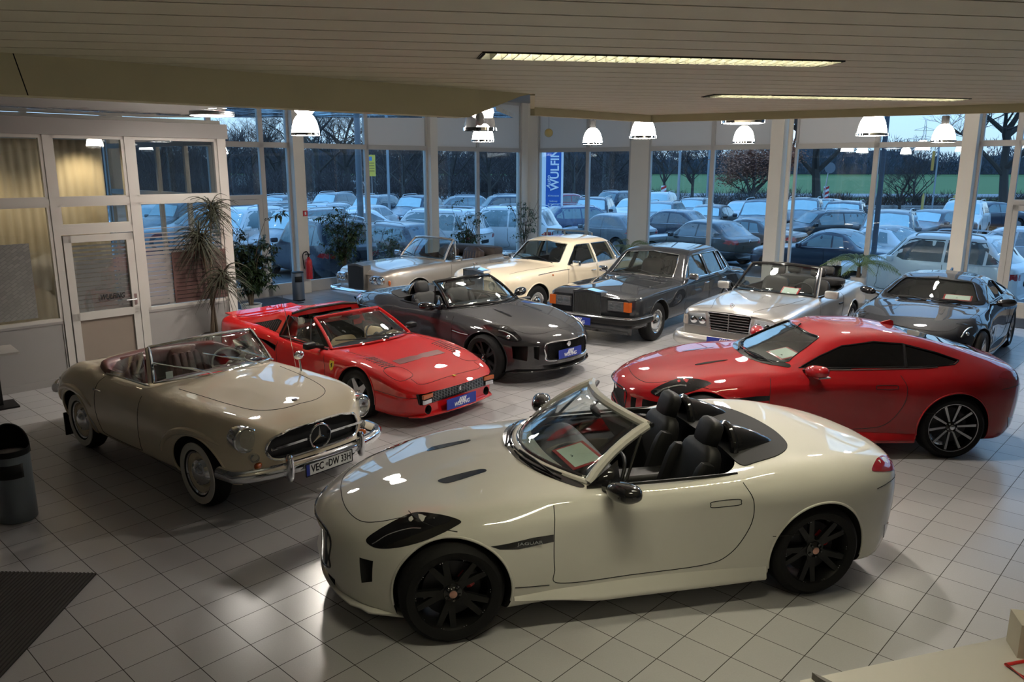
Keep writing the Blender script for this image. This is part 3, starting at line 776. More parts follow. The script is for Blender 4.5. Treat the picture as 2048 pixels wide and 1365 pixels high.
def make_wheel(parent, x, y, side, R, w, rimR, style, rim_m, cap_m=None, tyre_extra=None, steer=0.):
    """side +1 = left (outer face toward +y)"""
    tw = link('wheel', None, parent, (x, y, R)); 
    Rm = Matrix.Rotation(pi if side < 0 else 0, 3, 'Z') @ Matrix.Rotation(steer, 3, 'Z') @ Matrix.Rotation(-pi / 2, 3, 'X')   # local z -> +y (outer)
    tw.matrix_basis = Matrix.Translation((x, y, R)) @ Rm.to_4x4()
    h = w / 2
    prof = [(rimR - .012, -h + .01), (rimR + .01, -h), (rimR + (R - rimR) * .5, -h - .008), (R - .03, -h + .002), (R - .008, -h + .025), (R, -h + .05), (R, h - .05), (R - .008, h - .025), (R - .03, h - .002), (rimR + (R - rimR) * .5, h + .008), (rimR + .01, h), (rimR - .012, h - .01), (rimR - .012, -h + .01)]
    mb = MB(); mb.lathe(prof, 48)
    me = mb.mesh('tyre', M['rubber'], angle=50); tw_m = link('tyre', me, tw)
    if tyre_extra:   # whitewall band
        mb = MB(); a, b_ = tyre_extra; mb.lathe([(a, h + .006), (a, h + .012), (b_, h + .013), (b_, h + .002)], 48); mb.build('whitewall', mat('whitewall', (.62, .60, .55), .6), tw)
    mb = MB(); z = h - .012
    mb.lathe([(rimR, -h + .012), (rimR - .02, -h + .02), (rimR - .035, 0), (rimR - .028, z - .03), (rimR - .012, z), (rimR + .004, z + .008), (rimR + .006, z), (rimR - .004, z - .01)], 48)
    if style in ('spoke10', 'multi', 'star5', 'spoke5'):
        ns = {'spoke10': 10, 'multi': 5, 'star5': 5, 'spoke5': 5}[style]
        mb.build('rim_barrel', rim_m if style != 'spoke10' else M['gblack'], tw)
        sp = MB()
        for k in range(ns):
            a = 2 * pi * k / ns + .1; ca, sa = cos(a), sin(a)
            def P(r, t, zz): return (r * ca - t * sa, r * sa + t * ca, zz)
            def spoke(a_off, w0, w1, r0, r1, z0, z1):
                cc, ss = cos(a + a_off), sin(a + a_off); cc2, ss2 = ca, sa
                def Q(r, t, zz, A): return (r * cos(A) - t * sin(A), r * sin(A) + t * cos(A), zz)
                A0, A1 = a, a + a_off
                vs = [Q(r0, -w0 / 2, z0, A0), Q(r0, w0 / 2, z0, A0), Q(r1, w1 / 2, z1, A1), Q(r1, -w1 / 2, z1, A1)]
                vs2 = [(v[0], v[1], v[2] - .03) for v in vs]
                sp.add(vs + vs2, [(0, 1, 2, 3), (7, 6, 5, 4), (0, 4, 5, 1), (1, 5, 6, 2), (2, 6, 7, 3), (3, 7, 4, 0)])
            if style == 'multi':
                for so in (-.21, .21): spoke(so, .050, .036, .045, rimR - .012, z - .045, z - .012)
                spoke(0, .10, .03, .03, rimR * .42, z - .040, z - .034)
            elif style == 'spoke10': spoke(0, .018, .028, .05, rimR - .008, z - .035, z - .005)
            elif style == 'star5':
                spoke(0, .11, .045, .03, rimR - .008, z - .02, z - .012)
            else: spoke(0, .06, .07, .03, rimR - .008, z - .03, z - .012)
        sp.build('spokes', rim_m, tw, angle=20)
        if style == 'spoke10':
            ri = MB(); ri.lathe([(rimR - .010, z - .004), (rimR - .006, z + .006), (rimR + .005, z + .009), (rimR + .006, z)], 48); ri.build('rim_edge', rim_m, tw)
        hub = MB(); hub.lathe([(0, z - .01), (.028, z - .01), (.034, z - .016), (.06, z - .03), (.068, z - .06), (0, z - .065)], 24)
        hub.build('hub', M['gblack'] if style in ('multi', 'spoke10') else rim_m, tw)
        cp = MB(); cp.lathe([(0, z - .004), (.018, z - .005), (.026, z - .009)], 20); cp.build('centre_cap', cap_m or M['chrome'], tw)
        if style in ('multi', 'spoke10', 'star5'):
            bd = MB(); bd.lathe([(.03, z - .10), (rimR - .07, z - .10), (rimR - .07, z - .12), (.03, z - .12)], 32); bd.build('brake_disc', mat('brake_steel', (.05, .05, .055), .5, .8), tw)
        bt = MB()
        for k in range(5):
            a = 2 * pi * k / 5 + .4; bt.tube([(.047 * cos(a), .047 * sin(a), z - .03), (.047 * cos(a), .047 * sin(a), z - .012)], .008, 8)
        bt.build('wheel_bolts', M['alu'] if style not in ('multi',) else M['gblack'], tw)
        if style == 'multi':
            bt = MB()
            for k in range(20):
                a = 2 * pi * k / 20
                for dd in (-.035, .035):
                    if k % 2 == 0: bt.sphere(((rimR - .020) * cos(a + dd), (rimR - .020) * sin(a + dd), z - .004), .0035, 6)
            bt.build('rim_studs', M['chrome'], tw)
    else:
        mb.build('rim_barrel', rim_m, tw)
        # pressed disc with domed hub cap
        dk = MB(); dk.lathe([(rimR - .02, z - .02), (rimR - .05, z - .035), (rimR - .075, z - .03), (rimR - .085, z - .02), (.06, z - .03), (0, z - .03)], 40)
        dk.build('wheel_disc', rim_m, tw)
        hc = MB(); a = rimR * (.62 if style == 'dome' else .72)
        hc.lathe([(a + .012, z - .025), (a, z - .008), (a * .93, z + .006), (a * .80, z + .010), (a * .62, z + .022), (a * .5, z + .034), (a * .25, z + .042), (0, z + .044)], 40)
        hc.build('hub_cap', cap_m or M['chrome'], tw)
        tr = MB(); tr.lathe([(rimR - .018, z - .014), (rimR - .010, z + .004), (rimR + .004, z + .012), (rimR + .007, z + .004)], 48); tr.build('trim_ring', M['chrome'], tw)
    return tw
def caliper(parent, x, y, side, R, m):
    mb = MB(); a0 = radians(20)
    pts = [(x - (R * .40) * cos(a0 + radians(k * 9)) , y, R + (R * .40) * sin(a0 + radians(k * 9) - radians(20))) for k in range(6)]
    mb.tube(pts, .035, 8); return mb.build('brake_caliper', m, parent)
def seat(parent, x, y, z, m, style='sport', s=1., lean=radians(18), name='seat', piping=None):
    """x,y,z of cushion centre bottom; occupant faces +x"""
    e_ = link(name, None, parent, (x, y, z)); 
    mb = MB(); supere((0, 0, .10 * s), (.54, .50, .20), .45, 20, mb=mb)
    for sy in (-1, 1): supere((-.02, sy * .23, .15), (.50, .10, .16), .6, 14, mb=mb)
    mb.build('seat_cushion', m, e_)
    Rb = RY(-lean); H_ = .62 * s
    mb = MB(); c = Vector((-.27, 0, .16)) + Rb @ Vector((0, 0, H_ / 2))
    supere(c, (.16, .50, H_), .5, 20, Rb, mb)
    if style == 'sport':
        for sy in (-1, 1): supere(c + Rb @ Vector((.06, sy * .23, -.04)), (.16, .10, H_ * .8), .6, 14, Rb, mb)
    n = 5
    for k in range(n):
        if style == 'classic': supere(c + Rb @ Vector((.065, (k - 2) * .085, -.02)), (.09, .085, H_ * .82), .6, 12, Rb, mb)
    mb.build('seat_back', m, e_)
    if style == 'sport':
        mb = MB(); supere(Vector((-.27, 0, .16)) + Rb @ Vector((-.0, 0, H_ + .06)), (.12, .27, .24), .6, 16, Rb, mb); mb.build('headrest', m, e_)
    elif style == 'rest':
        mb = MB(); supere(Vector((-.27, 0, .16)) + Rb @ Vector((0, 0, H_ + .12)), (.09, .27, .17), .5, 16, Rb, mb)
        for sy in (-.05, .05): mb.tube([Vector((-.27, sy, .16)) + Rb @ Vector((0, 0, H_ - .03)), Vector((-.27, sy, .16)) + Rb @ Vector((0, 0, H_ + .08))], .006, 6)
        mb.build('headrest', m, e_)
    return e_
def steering(parent, x, y, z, m, R=.18, r=.014, tilt=radians(62)):
    mb = MB(); Rt = RY(tilt - pi / 2); c = Vector((x, y, z))
    Q = lambda v: c + Rt @ Vector(v)
    # wheel plane: local x points to dash
    mb.tube([Q((0, R * cos(2 * pi * k / 32), R * sin(2 * pi * k / 32))) for k in range(32)], r, 8, closed=True)
    for a in (0.1, pi - .1, -pi / 2): mb.tube([Q((.03, 0, 0)), Q((0, R * cos(a), R * sin(a)))], r * .9, 6)
    mb.lathe([(0, -.02), (.045, -.015), (.05, .02), (.02, .06), (.02, .35)], 16, c, Rt @ RY(pi / 2))
    return mb.build('steering_wheel', m, parent)
def curved_wipers(mb, c, base_s, ks, z0, kz, spans, w=.72, fwd=.035, up=.012):
    """wiper blades resting along the foot of a curved windscreen"""
    for y0, y1 in spans:
        P = [Vector((c.X(base_s + ks * (y / w) ** 2) + fwd, y, z0 - kz * (y / w) ** 2 + up)) for y in [y0 + (y1 - y0) * i / 10 for i in range(11)]]
        mb.tube(P, .007, 6); mb.tube([P[0] + Vector((.05, 0, -.01)), P[4] + Vector((.012, 0, .02)), P[8] + Vector((0, 0, .012))], .008, 6)
def wiper(mb, p0, p1, off=.02):
    p0 = Vector(p0); p1 = Vector(p1); mb.tube([p0, p0.lerp(p1, .5) + Vector((0, 0, off)), p1], .007, 6)
    d = (p1 - p0).normalized(); mb.tube([p1 - d * .25 + Vector((0, 0, off * .2)), p1 + d * .18 + Vector((0, 0, -.0))], .006, 6)
def plate(parent, name, w, h, base_m, pos, xdir, ydir, texts, extra=None):
    mb = MB(); mb.box((0, 0, 0), (w, h, .008)); o = mb.build(name, base_m, parent, False); place(o, pos, xdir, ydir)
    for body, size, m, (tx, ty), tw, sh in texts:
        t = text_mesh('lettering', body, size, m, o, .001, tw, sh, .0015); t.location = (tx, ty, .0055)
    if extra: extra(o)
    return o
def dealer_plate(parent, pos, xdir, ydir, w=.50, h=.125):
    """blue show plate with slanted stripes"""
    def ex(o):
        mb = MB()
        for k in range(4): mb.prism([(-.065 + k * .032, -.015), (-.045 + k * .032, -.015), (-.01 + k * .032, .05), (-.03 + k * .032, .05)], .004, .0065)
        mb.build('stripe_logo', M['whitem'], o, False)
    return plate(parent, 'show_plate', w, h, M['blue'], pos, xdir, ydir, [('WULFING', .07, M['whitem'], (0, -.022), .27, .2)], ex)
class Hero:
    """helper that collects the parts of one showroom car"""
    def __init__(h, name, label, pose, car, paint_m, group=None):
        h.root = empty(name, label, 'car', (pose[0], pose[1], 0), pose[2], group); h.c = car; h.pm = paint_m
    def body(h, cuts, interior_m=None, arch=None, extra=None, name='body', nocut=False):
        """arch: list of (s, z, r, ydepth, halfwidth)"""
        c = h.c; me = c.shell().mesh('body', [h.pm, M['dark'], interior_m or M['black']], angle=40)
        h.surf = Surf(me, c.x0)
        mb = MB()
        for s, z, r, y0, y1 in (arch or []):
            for sg in (-1, 1):
                mb.tube([(c.X(s), sg * y0, z), (c.X(s), sg * y1, z)], r, 56, mi=1)
        if arch:
            cm_ = mb.mesh('c', [h.pm, M['dark'], interior_m or M['black']], False); me = boolean(me, cm_)
        for cut in cuts:
            cm_ = cut.mesh('c', [h.pm, M['dark'], interior_m or M['black']], False); me = boolean(me, cm_)
        me.shade_smooth(); me.set_sharp_from_angle(angle=radians(38))
        h.b = link(name, me, h.root); return h.b
    def arch_lip(h, arch, r=.010, m=None, a0=-12, a1=192, dr=0.0, name='arch_lip', sides=(1, -1)):
        for sg in sides:
            for s, z, rr, y0, y1 in arch:
                mb = MB(); P = []
                for k in range(49):
                    a = radians(a0 + (a1 - a0) * k / 48); hh = h.surf.hit(s - (rr + dr) * cos(a), z + (rr + dr) * sin(a), 'L' if sg > 0 else 'R')
                    if hh and z + (rr + dr) * sin(a) > .05: P.append(hh[0])
                if len(P) > 4: mb.tube(P, r, 8); mb.build(name, m or h.pm, h.root)
    def part(h, mb, name, m, smooth=True, angle=35, label=None, parent=None):
        o = mb.build(name, m, parent or h.root, smooth, angle)
        if label: o['label'] = label
        return o
    def seams(h, items, name='panel_gap', r=.0032, m=None):
        for pts, view, closed in items:
            mb = MB(); h.surf.seam(mb, pts, view, r, closed=closed)
            if mb.v: h.part(mb, name, m or M['seam'])
    def windscreen(h, base, top, m_glass, m_frame, fr=.018, bulge=.03, n=14, fcol=None, sides=True, name='windscreen'):
        """base, top: 3 points (left, centre, right) each -> arcs"""
        def arc(a, b_, c_, t):
            return a * (2 * (t - .5) * (t - 1)) + b_ * (-4 * t * (t - 1)) + c_ * (2 * t * (t - .5))
        B = [Vector(p) for p in base]; T = [Vector(p) for p in top]; rows = []
        nz = 6
        for j in range(nz + 1):
            u = j / nz; rows.append([arc(*B, k / n).lerp(arc(*T, k / n), u) + Vector((bulge * 4 * u * (1 - u), 0, bulge * 2 * u * (1 - u))) for k in range(n + 1)])
        g = MB(); g.grid(rows); o = h.part(g, name, m_glass)
        sd = o.modifiers.new('s', 'SOLIDIFY'); sd.thickness = .005
        f = MB(); f.tube(rows[0], fr * .7, 8); f.tube(rows[-1], fr, 8)
        f.tube([r[0] for r in rows], fr, 8); f.tube([r[-1] for r in rows], fr, 8)
        h.part(f, 'windscreen_frame', m_frame); return rows
def side_prism(mb, pts, x0, y0, y1, smooth=False, n=5, mi=0):
    P = [Vector((a, b, 0)) for a, b in pts]
    C = catmull(P, n, True) if smooth else P
    mb.prism([(x0 - p.x, p.y) for p in C], y0, y1, lambda u, v, w: (u, w, v), mi); return mb
def top_prism(mb, pts, x0, z0, z1, smooth=True, n=6, mi=2):
    P = [Vector((a, b, 0)) for a, b in pts]
    C = catmull(P, n, True) if smooth else P
    mb.prism([(x0 - p.x, p.y) for p in C], z0, z1, None, mi); return mb
def sym(half):
    """half outline [(s,y)...] from y=0 front to y=0 rear -> closed outline"""
    return half + [(a, -b) for a, b in half[::-1] if abs(b) > 1e-6]
carglass = glass('car_glass', (.80, .84, .83), 1.5, 1.6)
darkglass = glass('dark_car_glass', (.14, .16, .16), 1.5, 1.5)
M['carglass'] = carglass; M['darkglass'] = darkglass
M['lens'] = glass('lamp_lens', (.85, .88, .9), 1.5, 1.6)
M['redlens'] = mat('red_lens', (.32, .008, .01), .12, coat=1.)
M['orange'] = mat('orange_lens', (.42, .085, .012), .15, coat=1.)
M['reflector'] = mat('headlamp_reflector', (.66, .67, .69), .16, .9)
# ------------------------------------------------------------------ long-nosed roadsters and coupe of one family
def ftype_lines(coupe=False):
    zb = [(0, .34), (.05, .20), (.3, .15), (4.1, .17), (4.35, .24), (4.47, .38)]
    L = [
        (0, zb, 0),
        ([(0, .30), (.1, .60), (.3, .80), (4.2, .80), (4.4, .62), (4.47, .42)], zb, .3),
        ([(0, .40), (.05, .62), (.12, .76), (.3, .90), (.8, .95), (1.4, .915), (2.2, .90), (3.0, .93), (3.5, .955), (4.1, .91), (4.35, .76), (4.47, .52)], [(0, .37), (.05, .24), (.3, .20), (4.1, .22), (4.35, .30), (4.47, .42)], .35),
        ([(0, .44), (.05, .63), (.12, .76), (.3, .90), (.6, .965), (.9, .985), (1.4, .93), (2.0, .905), (2.7, .93), (3.2, .985), (3.5, .995), (3.9, .955), (4.2, .87), (4.4, .74), (4.47, .58)], [(0, .45), (.3, .46), (1.4, .42), (2.5, .42), (3.5, .5), (4.47, .52)], .5),
        ([(0, .42), (.05, .60), (.12, .73), (.3, .87), (.6, .94), (.9, .955), (1.4, .93), (2.0, .92), (2.7, .935), (3.2, .98), (3.5, .985), (3.9, .94), (4.2, .85), (4.4, .74), (4.47, .60)], [(0, .53), (.1, .60), (.3, .66), (.9, .755), (1.4, .775), (2.2, .785), (3.0, .81), (3.5, .85), (4.0, .83), (4.47, .68)], [(0, .5), (.6, .42), (1.4, .24), (2.6, .26), (3.3, .4), (4.47, .5)]),
        ([(0, .36), (.05, .52), (.12, .62), (.3, .72), (.6, .78), (.9, .80), (1.4, .83), (1.8, .85), (2.4, .865), (2.9, .86), (3.3, .83), (3.7, .79), (4.1, .73), (4.4, .67), (4.47, .57)], [(0, .59), (.1, .67), (.3, .745), (.6, .825), (.9, .875), (1.2, .895), (1.6, .905), (2.2, .905), (2.8, .925), (3.2, .975), (3.5, .99), (3.8, .975), (4.2, .91), (4.4, .85), (4.47, .75)], [(0, .5), (.4, .34), (1.0, .26), (1.6, .3), (2.9, .4), (4.0, .34), (4.47, .5)])]
    if not coupe:
        L += [([(0, .20), (.3, .45), (1.0, .52), (3, .5), (4.2, .5), (4.47, .4)], [(0, .61), (.1, .68), (.3, .755), (.6, .825), (.9, .875), (1.2, .92), (1.6, .955), (2.9, .965), (3.3, .985), (3.8, .975), (4.2, .925), (4.4, .87), (4.47, .77)], .45),
              (0, [(0, .62), (.05, .685), (.15, .735), (.4, .80), (.8, .875), (1.2, .94), (1.6, .975), (3.0, .975), (3.4, .985), (3.8, .975), (4.2, .93), (4.4, .875), (4.47, .78)], 0)]
    else:
        L += [([(0, .20), (.3, .45), (1.0, .56), (1.50, .68), (1.75, .72), (2.0, .655), (2.3, .59), (2.7, .575), (3.1, .57), (3.6, .56), (4.1, .55), (4.3, .54), (4.47, .4)], [(0, .61), (.1, .68), (.3, .755), (.6, .825), (.9, .875), (1.2, .91), (1.46, .93), (1.60, .965), (1.9, 1.10), (2.2, 1.225), (2.5, 1.275), (2.8, 1.275), (3.2, 1.225), (3.6, 1.135), (4.0, 1.02), (4.25, .94), (4.40, .88), (4.47, .78)], .28),
              (0, [(0, .62), (.05, .685), (.15, .735), (.4, .80), (.8, .875), (1.2, .94), (1.46, .97), (1.60, 1.01), (1.85, 1.13), (2.15, 1.265), (2.45, 1.315), (2.8, 1.315), (3.2, 1.265), (3.6, 1.175), (4.0, 1.055), (4.25, .965), (4.40, .905), (4.47, .79)], 0)]
    return L
F_BOW = [(0, .40), (.5, .34), (1.2, .26), (1.7, .22), (2.3, .06), (2.9, 0), (3.6, -.12), (4.2, -.22), (4.47, -.28)]
F_ARCH = [(.86, .345, .385, .58, 1.2), (3.482, .345, .39, .60, 1.2)]
def ftype(name, label, pose, pm, coupe, rim_style, rim_m, interior, look):
    c = Car(.86, 2.622, 4.47, 1.92, ftype_lines(coupe), F_BOW)
    h = Hero(name, label, pose, c, pm, None)
    cuts = []
    k = MB()   # grille mouth and corner scoops
    k.prism([(-.40, .36), (.40, .36), (.44, .44), (.41, .60), (-.41, .60), (-.44, .44)], c.x0 - .10, c.x0 + .2, lambda u, v, w: (w, u, v), 1)
    for sg in (-1, 1):
        for a, b_ in ((((.53, .37), (.585, .56)), ((.66, .36), (.79, .57))) if look != 'white' else (((.70, .37), (.755, .545)),)):
            if sg == 1 or 1: k.prism([(sg * a[0], a[1]), (sg * b_[0], a[1] + .03), (sg * b_[0] * 1.0, b_[1]), (sg * a[0] * .98, b_[1])][::sg], c.x0 - .55, c.x0 + .2, lambda u, v, w: (w, u, v), 1)
    k.prism([(-.50, .215), (.50, .215), (.56, .29), (-.56, .29)], c.x0 - .12, c.x0 + .2, lambda u, v, w: (w, u, v), 1)
    cuts.append(k)
    if not coupe:
        ck = MB(); top_prism(ck, sym([(1.66, 0), (1.70, .35), (1.82, .66), (2.1, .775), (2.6, .79), (2.88, .74), (3.0, .5), (3.02, 0)]), c.x0, .28, 2.0); cuts.append(ck)
    else:
        inner = c.shell([1.58 + .06 * i for i in range(42)], lambda s, y, z: (y * .935, min(max(z * 1. - .035, .35), 1.9)))
        inner.m = [2] * len(inner.m); cuts.append(inner)
    side_w = [(1.86, .955), (2.1, 1.07), (2.35, 1.165), (2.7, 1.205), (3.0, 1.185), (3.35, 1.10), (3.58, 1.025), (3.50, .995), (3.1, .975), (2.4, .955)]
    if coupe:
        w = MB(); side_prism(w, side_w, c.x0, .45, 1.3); side_prism(w, side_w, c.x0, -1.3, -.45); cuts.append(w)
        ws_pts = sym([(1.53, 0), (1.555, .3), (1.66, .55), (1.78, .665), (1.86, .63), (2.10, .53), (2.17, .46), (2.13, .3), (2.10, 0)])
        w = MB(); top_prism(w, ws_pts, c.x0, .9, 2.0, True, 5, 1); 
        rw_pts = sym([(3.15, 0), (3.17, .28), (3.22, .44), (3.6, .42), (4.0, .36), (4.05, .2), (4.07, 0)])
        top_prism(w, rw_pts, c.x0, .95, 2.0, True, 5, 1); cuts.append(w)
    h.body(cuts, interior, F_ARCH)
    S = h.surf
    h.arch_lip(F_ARCH, .009)
    # seams
    door = [(1.545, .86), (1.53, .70), (1.535, .45), (1.58, .33), (2.1, .315), (2.6, .33), (2.80, .40), (2.93, .60), (2.95, .78), (2.90, .90)]
    bon = sym([(.19, 0), (.215, .28), (.30, .50), (.42, .60), (.60, .66)])
    items = []
    for v in 'LR':
        items += [(door, v, False), ([(.62, .80), (.78, .77), (.90, .755)], v, False), ([(1.26, .36), (1.5, .33)], v, False),
                  ([(3.10, .52), (3.30, .515)], v, False), ([(2.66, .80), (2.84, .805), (2.86, .785), (2.84, .765), (2.66, .76), (2.64, .78)], v, True), ([(4.0, .74), (4.15, .745), (4.3, .75)], v, False)]
    items.append((([(a, -b) for a, b in bon[:5]][::-1] + bon[1:5]), 'T', False))
    h.seams(items)
    # grille mesh, ring, badge
    g = MB()
    for i in range(22):
        z = .37 + i * .0105
        g.bar((c.x0 - .085, -.40, z), (c.x0 - .085, .40, z), .004, .003)
    for i in range(40):
        y = -.39 + i * .02; g.bar((c.x0 - .085, y, .36), (c.x0 - .085, y, .60), .003, .004)
    h.part(g, 'grille', M['black'], False)
    gr = MB(); S.seam(gr, [(-.40, .355), (-.445, .44), (-.42, .60), (0, .615), (.42, .60), (.445, .44), (.40, .355), (0, .345)], 'F', .011 if look == 'grey' else .009, 8, True, True)
    h.part(gr, 'grille_surround', M['chrome'] if look == 'grey' else M['gblack'])
    bd = MB(); bd.lathe([(0, .012), (.038, .010), (.042, 0)], 24, (c.x0 - .05, 0, .545), RY(pi / 2)); h.part(bd, 'round_badge', M['chrome'])
    if look == 'grey':
        t_ = text_mesh('lettering', 'R', .05, M['chrome'], h.root, .003, .045); place(t_, (c.x0 - .10, .30, .56), (0, 1, 0), (0, 0, 1))
    # splitter lip, rear diffuser
    sp = MB(); sp.grid([[c.pt(.05, y, .20) + Vector((.03 if abs(y) < .7 else -.0, 0, 0)) for y in [(-.80 + 1.6 * i / 24) for i in range(25)]], [c.pt(.30, y, .165) for y in [(-.86 + 1.72 * i / 24) for i in range(25)]]])
    o = h.part(sp, 'front_splitter', pm if look == 'white' else M['gblack']); sd = o.modifiers.new('s', 'SOLIDIFY'); sd.thickness = .018
    # lights
    hl = [(.335, .665), (.45, .735), (.64, .80), (.82, .822), (.93, .805), (.88, .775), (.68, .70), (.50, .648), (.38, .632)]
    for v in 'LR':
        p = S.patch(hl, v, .003, .025); h.part(p, 'headlight', M['gblack'])
        hh = S.hit(.50, .69, v)
        if hh and look != 'white':
            e_ = MB(); e_.sphere(hh[0] - hh[1] * .012, .034, 16); h.part(e_, 'headlight_lens', M['reflector'])
        st = MB(); S.seam(st, [(.37, .648), (.47, .708), (.60, .750), (.68, .76)], v, .004 if look == 'white' else .010, off=.003); h.part(st, 'light_strip', M['alu'] if look != 'white' else M['reflector'])
        tl = [(3.98, .865), (4.10, .90), (4.27, .875), (4.42, .80), (4.40, .775), (4.25, .80), (4.08, .835)]
        p = S.patch(tl, v, .003, .03); h.part(p, 'tail_light', M['redlens'])
        # side vent
        sv = [(1.10, .665), (1.16, .64), (1.28, .628), (1.525, .64), (1.525, .69), (1.38, .69), (1.20, .672)]
        p = S.patch(sv, v, .002, .03, smooth=False, n=3); vv = h.part(p, 'side_vent', M['gblack'])
        sgn = 1 if v == 'L' else -1
        hh = S.hit(1.36, .66, v)
        if look == 'white' and v == 'L' and hh:
            t_ = text_mesh('lettering', 'JAGUAR', .028, M['alu'], h.root, .001, .17); place(t_, hh[0] + hh[1] * .005, (-1, 0, 0), (0, 0, 1)); t_['label'] = 'small silver side lettering'
            place(t_, hh[0] + hh[1] * .012, (-1, .02, 0), (0, 0, 1))
        if look == 'grey':
            b_ = MB(); S.seam(b_, [(1.14, .655), (1.30, .655), (1.50, .665)], v, .007, off=.003); h.part(b_, 'vent_blade', M['alu'])
        # bumper side reflector / lower rear diffuser fins
        p = S.patch([(4.13, .42), (4.40, .34), (4.42, .25), (4.30, .235), (4.16, .30)], v, .004, .04, smooth=False, n=3); h.part(p, 'rear_valance', M['gblack'])
    for sg in (-1, 1):
        nv = [(.86, sg * .30), (.90, sg * .37), (.98, sg * .375), (1.12, sg * .355), (1.20, sg * .335), (1.17, sg * .29), (1.0, sg * .285)] if look == 'white' else [(.88, sg * .32), (.92, sg * .355), (1.20, sg * .335), (1.22, sg * .31), (1.0, sg * .30)]
        p = S.patch(nv, 'T', .003, .03); h.part(p, 'bonnet_vent', M['gblack'])
    # skirt
    for sg in (-1, 1):
        sk = MB(); rows = []
        for i in range(31):
            t = i / 30; s = 1.255 + 1.83 * t; fl = .012 + .055 * sin(pi * min(1, t * 1.05)) ** .8 * (.5 + .5 * t)
            hh = S.hit(s, .285, 'L' if sg > 0 else 'R'); y0 = hh[0].y if hh else sg * .90; yb = y0 + sg * fl
            rows.append([(c.X(s), y0 - sg * .01, .30), (c.X(s), y0 + sg * fl * .35, .265), (c.X(s), yb, .215), (c.X(s), yb + sg * .004, .195), (c.X(s), yb - sg * .01, .175), (c.X(s), y0 - sg * .08, .170)]); tz = min(1, t / .45 + .30); rows[-1] = [(x_, y_, .30 - (.30 - z_) * tz) for x_, y_, z_ in rows[-1]]
        sk.grid(rows); h.part(sk, 'side_skirt', pm, True, 50)
    # mirrors
    mm_ = M['gblack'] if look != 'red' else pm
    for sg in (-1, 1):
        m_ = MB(); supere((c.X(1.97), sg * 1.02, .975), (.17, .28, .125), .8, 20, RZ(sg * .35) @ RX(sg * .12), m_)
        for v in range(len(m_.v)): pass
        mo = h.part(m_, 'side_mirror', mm_)
        m_ = MB(); m_.bar((c.X(1.92), sg * .80, .925), (c.X(1.97), sg * .93, .955), .06, .03); h.part(m_, 'mirror_arm', M['gblack'], parent=mo)
        if look == 'red':
            m_ = MB(); m_.box((c.X(1.99), sg * 1.0, .925), (.14, .22, .014), sg * .25); h.part(m_, 'mirror_strip', M['alu'], parent=mo)
    # wheels
    for s in (.86, 3.482):
        for sg in (-1, 1):
            make_wheel(h.root, c.X(s), sg * .83, sg, .345, .255, .262, rim_style, rim_m, mat('cap_copper', (.55, .30, .24), .3, .6) if look == 'white' else M['chrome'])
            caliper(h.root, c.X(s), sg * .83, sg, .345, M['redplastic'] if look == 'white' else M['black'])
    # windscreen
    bx, tx = 1.54, 2.16
    seatm = interior
    if not coupe:
        B = [(c.X(1.83), .72, .935), (c.X(1.50), 0, .965), (c.X(1.83), -.72, .935)]; T = [(c.X(2.30), .585, 1.265), (c.X(2.16), 0, 1.305), (c.X(2.30), -.585, 1.265)]
        rws = h.windscreen(B, T, M['carglass'], pm if look == 'white' else M['gblack'], .034 if look == 'white' else .026, .035)
        bb_ = MB()
        for fr_ in (.06,):
            inn = [[r[0].lerp(r[-1], .035), r[-1].lerp(r[0], .035)] for r in rws]
            for e2 in (0, 1): bb_.grid([[r[0 if e2 == 0 else -1] + Vector((-.004, 0, .004)), i2[e2] + Vector((.004, 0, .006))] for r, i2 in zip(rws, inn)])
            bb_.grid([[p + Vector((.002, 0, .002)) for p in rws[0]], [p.lerp(q, .45) + Vector((.004, 0, .004)) for p, q in zip(rws[0], rws[1])]])
        o = h.part(bb_, 'glass_border', M['gblack']); sd = o.modifiers.new('s', 'SOLIDIFY'); sd.thickness = .004
        # black header trim and side window bases
        hb = MB(); hb.tube([Vector(T[0]) + Vector((-.04, 0, -.005)), Vector((c.X(2.20), .3, 1.29)), Vector((c.X(2.185), 0, 1.30)), Vector((c.X(2.20), -.3, 1.29)), Vector(T[2]) + Vector((-.04, 0, -.005))], .018, 8)
        h.part(hb, 'header_seal', M['black'])
        for sg in (-1, 1):
            q = MB(); q.add([(c.X(1.80), sg * .77, .925), (c.X(2.03), sg * .80, .925), (c.X(2.04), sg * .70, 1.07)], [(0, 1, 2)]); q.tube([(c.X(1.80), sg * .77, .925), (c.X(2.06), sg * .80, .925), (c.X(2.24), sg * .62, 1.21)], .012, 6)
            o = h.part(q, 'quarter_trim', M['gblack']); sd = o.modifiers.new('s', 'SOLIDIFY'); sd.thickness = .01
            q = MB(); q.tube([(c.X(s), sg * (.79 + .012 * sin((s - 1.9) * 3)), .932) for s in (1.95, 2.2, 2.5, 2.75, 2.9)], .011, 6); h.part(q, 'door_top_trim', M['black'])
        # folded roof cover behind the seats
        rc = MB(); S.patch(sym([(2.98, 0), (2.98, .40), (2.97, .70), (3.08, .72), (3.30, .66), (3.47, .50), (3.55, .25), (3.57, 0)]), 'T', .008, .05, mb=rc); h.part(rc, 'tonneau_cover', mat('black_roof_cloth', (.010, .010, .011), .85))
